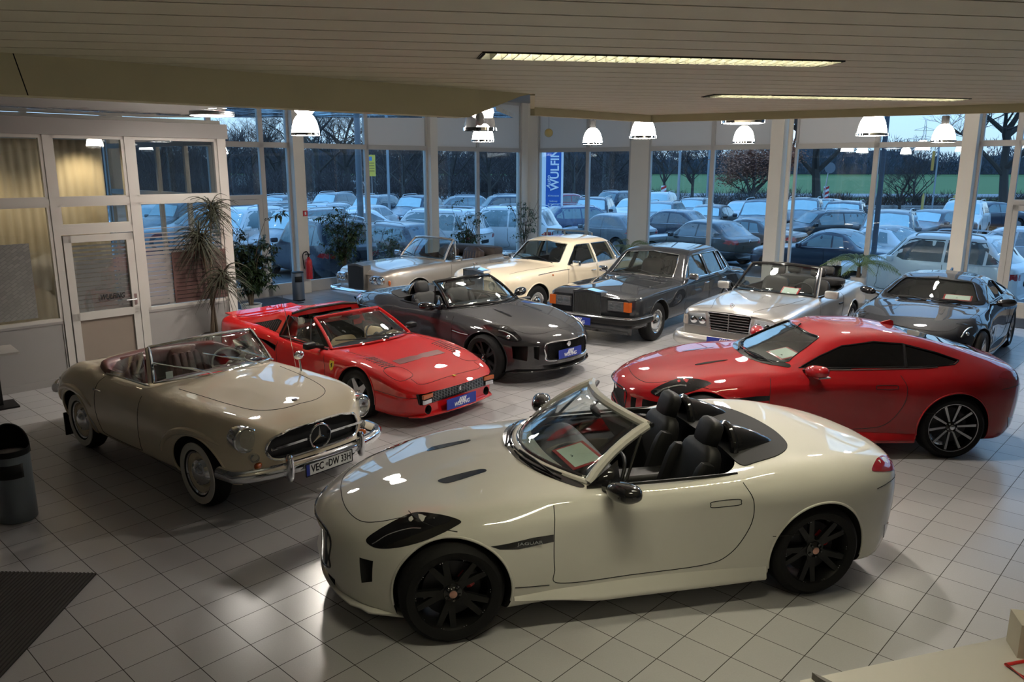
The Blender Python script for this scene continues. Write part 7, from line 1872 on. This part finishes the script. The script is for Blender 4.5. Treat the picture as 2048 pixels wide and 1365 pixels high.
# unseen woods added at the sides and behind to darken reflections in the glass
def wood_core(name, pts, h, label):
    mb = MB(); rows = []; P = catmull([(x, y, 0) for x, y in pts], 12)
    for i, p in enumerate(P):
        hh = h * (1 + .18 * sin(i * 1.3) + .12 * sin(i * 2.9)); rows.append([(p.x, p.y, GZ - .1), (p.x * .995, p.y * .995, GZ + hh * .7), (p.x, p.y, GZ + hh), (p.x * 1.06, p.y * 1.06, GZ)])
    mb.grid(rows); o = mb.build(name, hm1, None, True); tag(o, label, 'wood', None, 'stuff')
wood_core('added_side_wood', [(62, 66), (74, 30), (70, -20), (40, -60)], 11, 'dark wood added out of view on the right to darken the window reflections')
wood_core('added_side_wood', [(-40, -60), (-80, -10), (-84, 40), (-72, 84)], 11, 'dark wood added out of view on the left to darken the window reflections')
mb = MB(); mb.prism([(20, 0), (70, -60), (80, 30), (64, 66), (30, 30)], GZ - .15, GZ - .02); mb.prism([(-20, 0), (-40, -60), (-84, 0), (-80, 70), (-30, 60)], GZ - .15, GZ - .02); o = mb.build('outer_ground', am, None, False); o['kind'] = 'structure'
# ------------------------------------------------------------------ street furniture
def pole(px, py, d, r, h, label, m=None, lean=0):
    p = at_d(px, py, d); mb = MB(); mb.tube([(0, 0, 0), (lean, 0, h)], [r, r * .8], 14); e_ = mb.build('lamp_post', m or mat('pole_blue_grey', (.30, .34, .37), .5), None); e_.location = (p.x, p.y, GZ); tag(e_, label, 'post'); return e_
pole(720, 400, 23.5, .10, 6, 'thick blue-grey post just outside the left windows', mat('post_grey', (.16, .19, .22), .4))
pole(778, 400, 40, .07, 7, 'thin pale lamp post outside between the left windows'); pole(1356, 400, 45.5, .08, 8, 'pale lamp post left of the window mullion'); pole(1414, 400, 47.5, .075, 8, 'second pale lamp post beside the window mullion')
pole(1758, 400, 20.2, .07, 6, 'slim dark blue post just outside the right windows', mat('post_dark', (.06, .08, .11), .4)); pole(1866, 400, 47, .05, 5.2, 'pole with an orange notice by the green field')
sg = MB(); p = at_d(1866, 322, 46.9); sg.box(p, (.16, .02, 1.1)); o = sg.build('notice_plate', mat('sign_orange', (.55, .30, .06), .6), None, False); tag(o, 'small orange notice on the pole by the green field', 'sign')
def signpost(px, py_base, d, h, label, plate_fn, name='road_sign', lean=0):
    p = at_d(px, py_base, d); e_ = empty(name, label, 'road sign', (p.x, p.y, GZ)); mb = MB(); mb.tube([(0, 0, 0), (lean, 0, h)], .035, 8); mb.build('post', M['alu'], e_); plate_fn(e_, h, lean); return e_
def chevron(e_, h, lean):
    mb = MB(); mb.box((lean * .7, -.05, h - .45), (.32, .02, .9)); mb.build('sign_plate', M['whitem'], e_, False)
    mb = MB()
    for k in range(3): mb.prism([(-.16, -.42 + k * .3), (.16, -.27 + k * .3), (.16, -.12 + k * .3), (-.16, -.27 + k * .3)], 0, .006, lambda u, v, w: (u + lean * .7, -.062 - w, h - .45 + v))
    mb.build('red_stripes', M['redplastic'], e_, False)
signpost(1325, 425, 50, 2.0, 'red and white striped marker sign left of the pale lamp posts', chevron)
signpost(1648, 425, 49, 2.0, 'red and white striped marker sign below the big bare tree', chevron)
def roundel(e_, h, lean):
    mb = MB(); mb.lathe([(0, 0), (.32, 0), (.32, .02), (0, .02)], 24, (lean, -.05, h - .3), RX(pi / 2)); mb.build('sign_plate', mat('sign_back', (.20, .22, .25), .5), e_)
signpost(1640, 425, 48, 3.4, 'round sign seen from behind below the big bare tree', roundel, lean=.35)
def yellowp(e_, h, lean):
    mb = MB(); mb.tube([(0, 0, h - 1.4), (0, 0, h - .2), (0, 0, h)], [.07, .07, .02], 10); mb.build('marker_sleeve', mat('marker_yellow', (.55, .38, .10), .6), e_)
signpost(1843, 425, 44, 1.75, 'left of the two yellow marker posts at the field edge', yellowp, 'marker_post', .1); signpost(1905, 425, 43, 1.75, 'right of the two yellow marker posts at the field edge', yellowp, 'marker_post')
def yellowsign(e_, h, lean):
    mb = MB(); mb.box((0, -.06, h - .8), (.62, .03, 1.55)); mb.build('sign_plate', mat('sign_yellow', (.80, .55, .06), .5), e_, False)
    mb = MB(); mb.box((-.1, -.08, h - .30), (.34, .01, .30)); mb.build('blue_field', mat('sign_light_blue', (.10, .25, .45), .5), e_, False)
    for i, t_ in enumerate(('', '')): pass
    mb = MB()
    for k in range(4): mb.box((0, -.08, h - .62 - .19 * k), (.46, .01, .05))
    mb.build('text_lines', mat('sign_brown', (.25, .15, .03), .6), e_, False)
signpost(746, 420, 60, 4.0, 'yellow road sign with blue field beside the thick post', yellowsign)
# guard rail
mb = MB(); p = on_z(1490, 425, .35 + GZ); q = on_z(2090, 428, .35 + GZ); p = Vector((p.x, p.y)); q = Vector((q.x, q.y))
e_ = empty('crash_barrier', 'grey steel crash barrier along the edge of the car park', 'barrier', (p.x, p.y + 3, GZ)); d = Vector((q.x - p.x, q.y - p.y, 0)); d3 = d.normalized()
for z in (.50, .64): mb.bar((0, 0, z), (*d.xy, z), .05, .11)
mb.build('rail', M['alu'], e_, False)
for k in range(14):
    mb = MB(); c_ = d * (k / 13); mb.box((c_.x, c_.y + .08, .35), (.10, .06, .70), atan2(d.y, d.x)); mb.build('barrier_post', M['alu'], e_, False)
# advertising pylon
p = at_d(1104, 430, 46); e_ = empty('advertising_pylon', 'tall blue and white advertising pylon with vertical white lettering', 'sign', (p.x, p.y, GZ))
mb = MB(); mb.box((0, 0, 4.2), (1.22, .30, 8.4)); mb.build('pylon_body', M['whitem'], e_, False)
mb = MB(); mb.box((.05, -.16, 4.2), (.86, .02, 8.3)); pn_ = mb.build('blue_panel', mat('pylon_blue', (.012, .10, .42), .4), e_, False)
t = text_mesh('lettering', 'WULFING', .66, M['whitem'], e_, .01, 2.75, 0, .015); place(t, (.14, -.18, 3.20), (0, 0, 1), (-1, 0, 0))
t = text_mesh('lettering', 'Auto', .32, M['whitem'], e_, .01, .75, .2, .004); place(t, (-.22, -.18, 2.30), (0, 0, 1), (-1, 0, 0))
for i, s_ in enumerate(('KFZ-Meisterbetrieb', 'Neufahrzeuge', 'EU-Neufahrzeuge', 'Jahreswagen')):
    t = text_mesh('lettering', s_, .12, M['whitem'], e_, .01, .62 if i != 1 else .45); place(t, (.06, -.18, (1.52, 1.22, 1.06, .90)[i]), (1, 0, 0), (0, 0, 1))
# electricity pylon far away
p = at_d(1843, 325, 380); e_ = empty('electricity_pylon', 'lattice electricity pylon against the sky at right', 'pylon', (p.x, p.y, 0)); mb = MB(); H_ = 24
for sx in (-1, 1):
    mb.tube([(sx * 2.4, 0, 0), (sx * .7, 0, H_ * .7), (sx * .2, 0, H_)], .10, 4)
    for k in range(9): z = k * 2.4; w_ = 2.4 - 1.7 * z / (H_ * .7) if z < H_ * .7 else .6; mb.tube([(sx * w_, 0, z), (-sx * max(.2, w_ - .25), 0, z + 2.4)], .06, 3)
for z, w_ in ((15.5, 7.5), (19.5, 5)):
    for sx in (-1, 1): mb.tube([(0, 0, z), (sx * w_, 0, z)], .09, 3); mb.tube([(0, 0, z + 1.4), (sx * w_, 0, z)], .07, 3)
mb.build('lattice', mat('pylon_steel', (.16, .18, .20), .6), e_, False)
# ------------------------------------------------------------------ plants
leafm = mat('ficus_leaf', (.055, .10, .030), .45, noise=.5, nscale=6); leafm2 = mat('dark_leaf', (.030, .058, .022), .4, noise=.5, nscale=6); stem_m = mat('plant_stem', (.10, .075, .05), .8)
dry = mat('dry_frond', (.030, .032, .018), .7); palm_m = mat('palm_green', (.10, .16, .035), .5, noise=.4, nscale=5); soil = mat('potting_soil', (.03, .022, .016), .95); potw = mat('white_pot', (.50, .49, .46), .5)
def leaf(mb, p, d, L, w, droop=.2, up=Vector((0, 0, 1))):
    d = d.normalized(); s = d.cross(up); s = s.normalized() if s.length > .05 else Vector((1, 0, 0)); n = s.cross(d)
    a = p; m1 = p + d * L * .45 + n * L * .06; e_ = p + d * L - up * L * droop
    mb.add([a, m1 - s * w, e_, m1 + s * w, m1 - n * w * .25], [(0, 1, 4), (0, 4, 3), (1, 2, 4), (4, 2, 3)])
def pot(e_, r, h, square=False, m=None):
    mb = MB()
    if square: mb.box((0, 0, h / 2), (r * 2, r * 2, h)); mb.build('plant_pot', m or potw, e_, False); mb = MB(); mb.box((0, 0, h + .002), (r * 1.8, r * 1.8, .01)); mb.build('soil', soil, e_, False)
    else: mb.lathe([(0, 0), (r * .8, 0), (r, h * .95), (r * 1.05, h), (r * .94, h), (r * .90, h * .9), (0, h * .88)], 32); mb.build('plant_pot', m or potw, e_); mb = MB(); mb.lathe([(0, h * .9), (r * .92, h * .9)], 24); mb.build('soil', soil, e_, False)
def ficus(name, label, loc, H_, n_br, n_leaf, spread, seed, pr=.17, ph=.34, lm=None, ls=.075, low=.35):
    e_ = empty(name, label, 'plant', loc); pot(e_, pr, ph); R = random.Random(seed); st = MB(); lf = MB(); tips = []
    for i in range(n_br):
        a = R.uniform(0, 6.28); lean = R.uniform(.1, 1) * spread; top = R.uniform(.55, 1.) * (H_ - ph)
        P = [Vector((.03 * cos(a), .03 * sin(a), ph * .85))]
        for k in range(1, 6): t = k / 5; P.append(Vector((lean * t ** 1.6 * cos(a) + R.gauss(0, .02), lean * t ** 1.6 * sin(a) + R.gauss(0, .02), ph + top * t)))
        st.tube(P, [.014, .012, .010, .008, .006, .003], 6); 
        for k in range(6):
            t = R.uniform(low, 1); j = min(4, int(t * 5)); s = P[j].lerp(P[j + 1], t * 5 - j); b_ = R.uniform(0, 6.28); q = s + Vector((cos(b_), sin(b_), R.uniform(-.1, .6))) * R.uniform(.12, .34) * (spread / .4) ** .5
            st.tube([s, s.lerp(q, .5) + Vector((0, 0, .03)), q], [.005, .004, .002], 4); tips.append((s, q))
    for i in range(n_leaf):
        s, q = R.choice(tips); t = R.uniform(.15, 1.1); p = s.lerp(q, t) + Vector((R.gauss(0, .02), R.gauss(0, .02), R.gauss(0, .02)))
        leaf(lf, p, Vector((R.uniform(-1, 1), R.uniform(-1, 1), R.uniform(-.5, .4))), ls * R.uniform(.7, 1.3), ls * .27, .35)
    st.build('stems', stem_m, e_); lf.build('foliage', lm or leafm, e_, False, recalc=False); return e_
def palm(name, label, loc, n, L_, seed, ph=.35, pr=.16, trunk=.12, m=None, z0=None):
    e_ = empty(name, label, 'plant', loc); pot(e_, pr, ph); R = random.Random(seed); lf = MB(); st = MB()
    st.tube([(0, 0, ph * .9), (0, 0, ph + trunk)], [.05, .035], 10); st.build('trunk', stem_m, e_)
    for i in range(n):
        a = 2 * pi * i / n + R.uniform(-.2, .2); el_ = R.uniform(.5, 1.25); P = []
        for k in range(13):
            t = k / 12; P.append(Vector((cos(a) * L_ * (t * cos(el_) + .25 * t * t), sin(a) * L_ * (t * cos(el_) + .25 * t * t), ph + trunk + L_ * (t * sin(el_) - .75 * t * t * (1.2 - .3 * sin(el_))))))
        lf.tube(P, [.008 * (1 - k / 14) for k in range(13)], 4)
        for k in range(2, 13):
            for s in (-1, 1):
                for h_ in (0, .5):
                    if k + h_ > 12: continue
                    p = P[k].lerp(P[min(12, k + 1)], h_); d = (P[min(12, k + 1)] - P[k - 1]).normalized(); sd = d.cross(Vector((0, 0, 1))).normalized() * s
                    leaf(lf, p, sd * .8 + d * .7, L_ * .26 * sin(pi * min(1, (k + 1) / 14)) + .03, .009, .35)
    lf.build('fronds', m or palm_m, e_, False, recalc=False); return e_
# dry dragon tree by the office
pl_ = on_z(432, 720, 0)
e_ = empty('dragon_tree', 'tall sparse dragon tree with thin drooping leaves in a square white pot by the office', 'plant', (pl_.x, pl_.y, 0)); pot(e_, .20, .42, True)
R = random.Random(8); st = MB(); lf = MB()
for i, (dx, dy, hh, tx, ty) in enumerate(((0, 0, 2.45, .10, .05), (.05, .03, 1.9, -.22, .1), (-.04, 0, 1.45, .30, -.15), (0, .05, 2.1, -.02, -.25))):
    P = catmull([(dx, dy, .4), (dx + tx * .3, dy + ty * .3, .4 + (hh - .4) * .5), (dx + tx, dy + ty, hh)], 5); st.tube(P, [.022 - .001 * k for k in range(len(P))], 8); top = P[-1]
    for k in range(110):
        a = R.uniform(0, 6.28); up_ = R.uniform(-.1, 1.3); L0 = R.uniform(.32, .60); base = top - Vector((0, 0, R.uniform(0, .30))); Q = []
        for m_ in range(7): t = m_ / 6; Q.append(base + Vector((cos(a) * L0 * t * (.55 + .25 * t), sin(a) * L0 * t * (.55 + .25 * t), L0 * (up_ * t - .95 * t * t))))
        lf.tube(Q, [.008, .008, .007, .006, .005, .004, .001], 3, caps=False)
st.build('stems', stem_m, e_); lf.build('thin_leaves', dry, e_, False, recalc=False)
hb = MB()
for k in range(60):
    a = R.uniform(0, 6.28); p = Vector((.19 * cos(a), .19 * sin(a), .42)); hb.tube([p, p + Vector((.05 * cos(a), .05 * sin(a), -.02)), p + Vector((.07 * cos(a), .07 * sin(a), -R.uniform(.1, .4)))], .004, 3)
hb.build('trailing_growth', leafm2, e_, False, recalc=False)
p = on_z(508, 640, 0); ficus('leafy_shrub', 'bushy dark green shrub between the office and the left windows', (p.x, p.y - .1, 0), 2.05, 16, 2600, .62, 5, .20, .34, leafm2, .12, .2)
p = on_z(690, 580, 0); ficus('ficus_plant', 'large ficus in front of the left windows behind the fire extinguisher', (p.x, p.y, 0), 2.15, 14, 1900, .72, 12, .2, .4, None, .10, .15)
p = on_z(770, 560, 0); ficus('ficus_plant', 'low leafy plant left of the beige convertible windscreen', (p.x + .1, p.y + .15, 0), 1.35, 9, 600, .45, 14, .17, .35, None, .10, .3)
p = LF(3.35, 0, -.65); ficus('ficus_plant', 'bushy ficus at the window behind the beige convertible', (p.x, p.y, 0), 1.95, 11, 1000, .55, 17, .2, .4, None, .085, .25)
p = LF(.9, 0, -.6); ficus('ficus_plant', 'sparse tall ficus at the window corner behind the cream saloon', (p.x, p.y, 0), 2.15, 9, 420, .5, 23, .18, .4, None, .08, .25)
p = RF(4.35, 0, -.75); palm('palm_plant', 'yellow-green palm in front of the square corner pillar', (p.x, p.y, 0), 9, .95, 3, .55, .18, .2, mat('palm_yellow', (.17, .20, .04), .5, noise=.4, nscale=4))
p = RF(10.55, 0, -.75); palm('palm_plant', 'drooping palm in a white pot behind the black coupe', (p.x, p.y, 0), 15, .85, 6, .62, .16, .22)

# ------------------------------------------------------------------ fire point
p = LF(8.36, 0, -.36)
e_ = empty('fire_extinguisher', 'red fire extinguisher with black hose on the left column', 'fire extinguisher', (p.x, p.y, .36))
mb = MB(); mb.lathe([(0, 0), (.07, 0), (.08, .02), (.08, .42), (.065, .47), (.03, .50), (.03, .53), (0, .53)], 28); mb.build('cylinder', M['redplastic'], e_)
mb = MB(); mb.tube([(0, 0, .53), (0, 0, .58)], .018, 10); mb.bar((-.08, 0, .58), (.06, 0, .60), .02, .02); mb.bar((-.08, 0, .63), (.04, 0, .60), .02, .012); mb.build('valve_handle', M['black'], e_)
mb = MB(); mb.tube(catmull([(.02, 0, .56), (-.03, -.03, .66), (-.12, -.03, .60), (-.12, -.03, .40), (-.10, -.03, .25)], 6), .012, 8); mb.build('hose', M['black'], e_)
mb = MB(); mb.box((0, 0, .24), (.115, .115, .16)); o = mb.build('label_sticker', mat('ext_label', (.5, .45, .42), .5), e_, False); mb = MB(); o.scale = (1, 1, 1)
mb = MB(); mb.box((0, .10, .30), (.05, .06, .10)); mb.build('wall_bracket', M['black'], e_, False)
mb = MB(); q = LF(8.30, 1.92, -.235); fs_ = mb; fs_.bar(q - IL * .06, q + IL * .06, .008, .13); o = fs_.build('fire_sign', M['redplastic'], None, False); tag(o, 'small red fire extinguisher sign on the left column', 'sign')
mb = MB(); mb.bar(q - IL * .02 - NL * .006, q + IL * .02 - NL * .006, .004, .07); mb.build('pictogram', M['whitem'], o, False)
# ------------------------------------------------------------------ bins
def ash_bin(name, label, loc, r, h, hood, m, rz=0):
    e_ = empty(name, label, 'bin', loc, rz)
    mb = MB(); mb.lathe([(r * .96, 0), (r, .01), (r, h), (r * .93, h), (r * .93, h - .03), (0, h - .04)], 40); mb.lathe([(0, 0), (r * .96, 0)], 40); mb.build('bin_body', m, e_)
    mb = MB(); a0, a1 = -.75, .55; rows = []
    for z in (h * .66, h * .86): rows.append([(r * 1.006 * cos(a0 + (a1 - a0) * k / 10), r * 1.006 * sin(a0 + (a1 - a0) * k / 10), z) for k in range(11)])
    mb.grid(rows); o = mb.build('bin_opening', M['dark'], e_, True); sd = o.modifiers.new('s', 'SOLIDIFY'); sd.thickness = .004
    if hood:
        mb = MB(); rows = []   # half cylinder wall behind, closing over the top as a quarter dome
        for k in range(13):
            if k < 4: z_, sc_ = h - .03 + .07 * k / 3, 1.
            else: a_ = (k - 3) / 9 * pi / 2; z_, sc_ = h + .04 + .21 * sin(a_), cos(a_)
            rows.append([(-r * 1.04 * sin(pi * j / 20) * sc_ + (.0 if k < 4 else .0), r * 1.04 * cos(pi * j / 20) * (sc_ if k > 3 else 1), z_) for j in range(21)])
        mb.grid(rows); o = mb.build('bin_hood', M['black'], e_, True, 60); sd = o.modifiers.new('s', 'SOLIDIFY'); sd.thickness = .012
        mb = MB(); supere((0, 0, h - .02), (r * 1.7, r * 1.7, .05), .8, 16, None, mb); mb.build('ash_sand', mat('ash_sand', (.16, .15, .14), .95, bump=.5, bscale=60), e_)
        mb = MB(); mb.lathe([(r * .9, h - .02), (r * 1.02, h - .02), (r * 1.03, h + .03), (r * .95, h + .03), (r * .9, h - .02)], 40); mb.build('bin_rim', M['black'], e_)
    else:
        mb = MB(); mb.lathe([(0, h + .006), (r * .93, h + .006), (r * 1.02, h), (r * 1.02, h - .02)], 32); mb.build('bin_rim', M['black'], e_); mb = MB(); mb.lathe([(r * .98, .0), (r * 1.04, 0), (r * 1.04, .025), (r, .03)], 32); mb.build('bin_foot', M['black'], e_)
    return e_
p = on_z(30, 1045, 0); ash_bin('ashtray_bin', 'grey standing bin with black curved hood at the left picture edge', (p.x - .02, p.y + .09, 0), .15, .62, True, mat('bin_grey', (.17, .20, .23), .45, .3), radians(-55))
p = on_z(598, 601, 0); ash_bin('standing_bin', 'small round steel bin beside the fire extinguisher', (p.x, p.y, 0), .135, .66, False, M['steel'], radians(-60))
# ------------------------------------------------------------------ table at the left edge
p = on_z(20, 812, 0); e_ = empty('bistro_table', 'pale square table with black pedestal at the left picture edge', 'table', (p.x - .05, p.y, 0), .74)
mb = MB(); mb.box((-.10, -.06, .735), (.55, .55, .03)); mb.build('table_top', mat('table_laminate', (.36, .34, .32), .45), e_, False)
mb = MB(); mb.box((-.08, 0, .36), (.10, .08, .72)); mb.build('pedestal', M['black'], e_, False); mb = MB(); mb.box((-.08, 0, .012), (.40, .40, .024)); mb.build('foot_plate', M['black'], e_, False)
# ------------------------------------------------------------------ mats
def matmesh(pts, h, m, name, label, ribs=None):
    mb = MB(); mb.prism([(p.x, p.y) for p in pts], 0.001, h); o = mb.build(name, m, None, False); tag(o, label, 'mat')
    if ribs:
        d, sp_, m2 = ribs; n = Vector((-d.y, d.x)); P2 = [Vector((p.x, p.y)) for p in pts]; lo = min(q.dot(n) for q in P2); hi = max(q.dot(n) for q in P2); mb = MB(); k = lo + sp_ / 2
        while k < hi:
            for poly in clip_strip([(q.x, q.y) for q in P2], n, k - sp_ * .27, k + sp_ * .27):
                if len(poly) > 2: mb.prism(poly, h - .001, h + .006)
            k += sp_
        mb.build('mat_ribs', m2, o, False)
a = on_z(193, 1150, 0); b_ = on_z(0, 1358, 0); c_ = on_z(-60, 1144, 0); d_ = b_ + (b_ - a) * .25
a0 = on_z(100, 1148, 0); rd = Vector((b_.x - a.x, b_.y - a.y)).normalized()
L0 = on_z(-400, 1140, 0)
matmesh([a, on_z(-300, 1143, 0), on_z(-300, 1500, 0), on_z(-100, 1466, 0)], .012, mat('mat_base', (.014, .012, .010), .9), 'entrance_mat', 'dark ribbed entrance mat in the lower left corner of the picture', (rd, .030, mat('mat_rib', (.040, .034, .028), .85)))
grm = mat('grey_carpet', (.035, .038, .042), .95)
matmesh([LF(9.2, 0, -.25), LF(10.6, 0, -.25), LF(10.6, 0, -1.4), LF(9.2, 0, -1.4)], .01, grm, 'door_mat', 'dark grey mat inside the left glass door behind the shrub')
matmesh([RF(12.5, 0, -.25), RF(15.0, 0, -.25), RF(15.0, 0, -1.35), RF(12.5, 0, -1.35)], .01, grm, 'door_mat', 'dark grey mat inside the right glass door behind the black coupe')
# ------------------------------------------------------------------ counter at the lower right
cm_ = mat('counter_top', (.44, .42, .38), .4)
zt = 1.05
A_ = on_z(1600, 1362, zt); B_ = on_z(2025, 1268, zt); C_ = on_z(2200, 1235, zt)
e_ = empty('reception_counter', 'pale reception counter corner in the lower right of the picture', 'counter', (A_.x, A_.y, 0))
P = [A_, C_, on_z(2300, 1500, zt), on_z(1650, 1600, zt)]; P = [p - Vector((A_.x, A_.y, 0)) for p in P]
mb = MB(); mb.prism([(p.x, p.y) for p in P], zt - .04, zt); mb.build('counter_top', cm_, e_, False)
cen = sum((p for p in P), Vector()) / 4; mb = MB(); mb.prism([(cen.x + (p.x - cen.x) * .9, cen.y + (p.y - cen.y) * .9) for p in P], 0, zt - .04); mb.build('counter_body', cm_, e_, False)
p = on_z(2046, 1302, zt); mb = MB(); s_ = .16
bx = MB(); bx.box((s_ / 2, -.03, .075), (s_, .13, .15)); o = bx.build('small_box', mat('cream_box', (.46, .42, .34), .6), None, False); o.location = (p.x - .035, p.y + .04, zt); o.rotation_euler = (0, 0, -.25); tag(o, 'pale upright box standing on the counter at the right picture edge', 'box')
p = on_z(2046, 1342, zt); e_ = empty('framed_card', 'card in a rounded red frame lying on the counter', 'frame', (p.x + .03, p.y, zt + .001), .25)
mb = MB(); P = catmull([(-.07, -.04, .008), (.07, -.045, .008), (.075, .04, .008), (-.065, .045, .008)], 3, True); mb.tube([(x, y, z) for x, y, z in [(-.075, -.045, .008), (.08, -.045, .008), (.08, .045, .008), (-.075, .045, .008)]], .008, 8, True); mb.build('red_frame', M['redplastic'], e_)
mb = MB(); mb.box((0, 0, .003), (.145, .085, .003)); mb.build('card', cm_, e_, False)
p = on_z(1636, 1362, zt); mb = MB(); mb.prism([(-.012, 0), (.02, -.03), (.045, -.06), (.02, -.06), (0, -.03)], 0, .03); o = mb.build('pen_holder', mat('holder_grey', (.14, .13, .12), .5), None, False); o.location = (p.x - .01, p.y + .01, zt); tag(o, 'small dark grey wedge-shaped item on the counter edge', 'desk item')
# ------------------------------------------------------------------ small frame screen behind the cream saloon
sc = on_z(1180, 452, 1.25)
e_ = empty('folding_screen', 'low folding screen of beige frames behind the cream saloon', 'screen', (*RF(2.9, 0, -1.0).xy, 0))
for k, (p0, p1) in enumerate(((RF(1.6, 0, -1.0), RF(2.25, 0, -1.0)), (RF(2.27, 0, -1.0), RF(3.15, 0, -1.05)), (RF(3.17, 0, -1.05), RF(3.6, 0, -1.45)))):
    o_ = Vector(e_.location); p0 = p0 - o_; p1 = p1 - o_; mb = MB(); zt_ = 1.22
    mb.bar(p0 + Vector((0, 0, zt_)), p1 + Vector((0, 0, zt_)), .04, .05); mb.bar(p0 + Vector((0, 0, .1)), p1 + Vector((0, 0, .1)), .04, .05); mb.bar(p0, p0 + Vector((0, 0, zt_)), .05, .04); mb.bar(p1, p1 + Vector((0, 0, zt_)), .05, .04)
    fr_ = mb.build('screen_frame', mat('screen_frame', (.45, .42, .36), .5), e_, False)
    mb = MB(); mb.bar(p0 + Vector((0, 0, .66)), p1 + Vector((0, 0, .66)), .01, 1.1); mb.build('screen_panel', M['opane'], fr_, False)
# small leaflet rack beside the palm
p = RF(10.6, 0, -.5)
e_ = empty('leaflet_stand', 'small stand with white striped leaflets at the window behind the black coupe', 'stand', (p.x - .55, p.y + .42, 0)); mb = MB(); mb.box((0, 0, .40), (.30, .20, .8)); mb.build('stand_body', M['black'], e_, False)
mb = MB()
for k in range(5): mb.box((-.1 + .05 * k, -.02, .86 + .02 * (k % 2)), (.035, .16, .10), .2)
mb.build('leaflets', M['whitem'], e_, False)
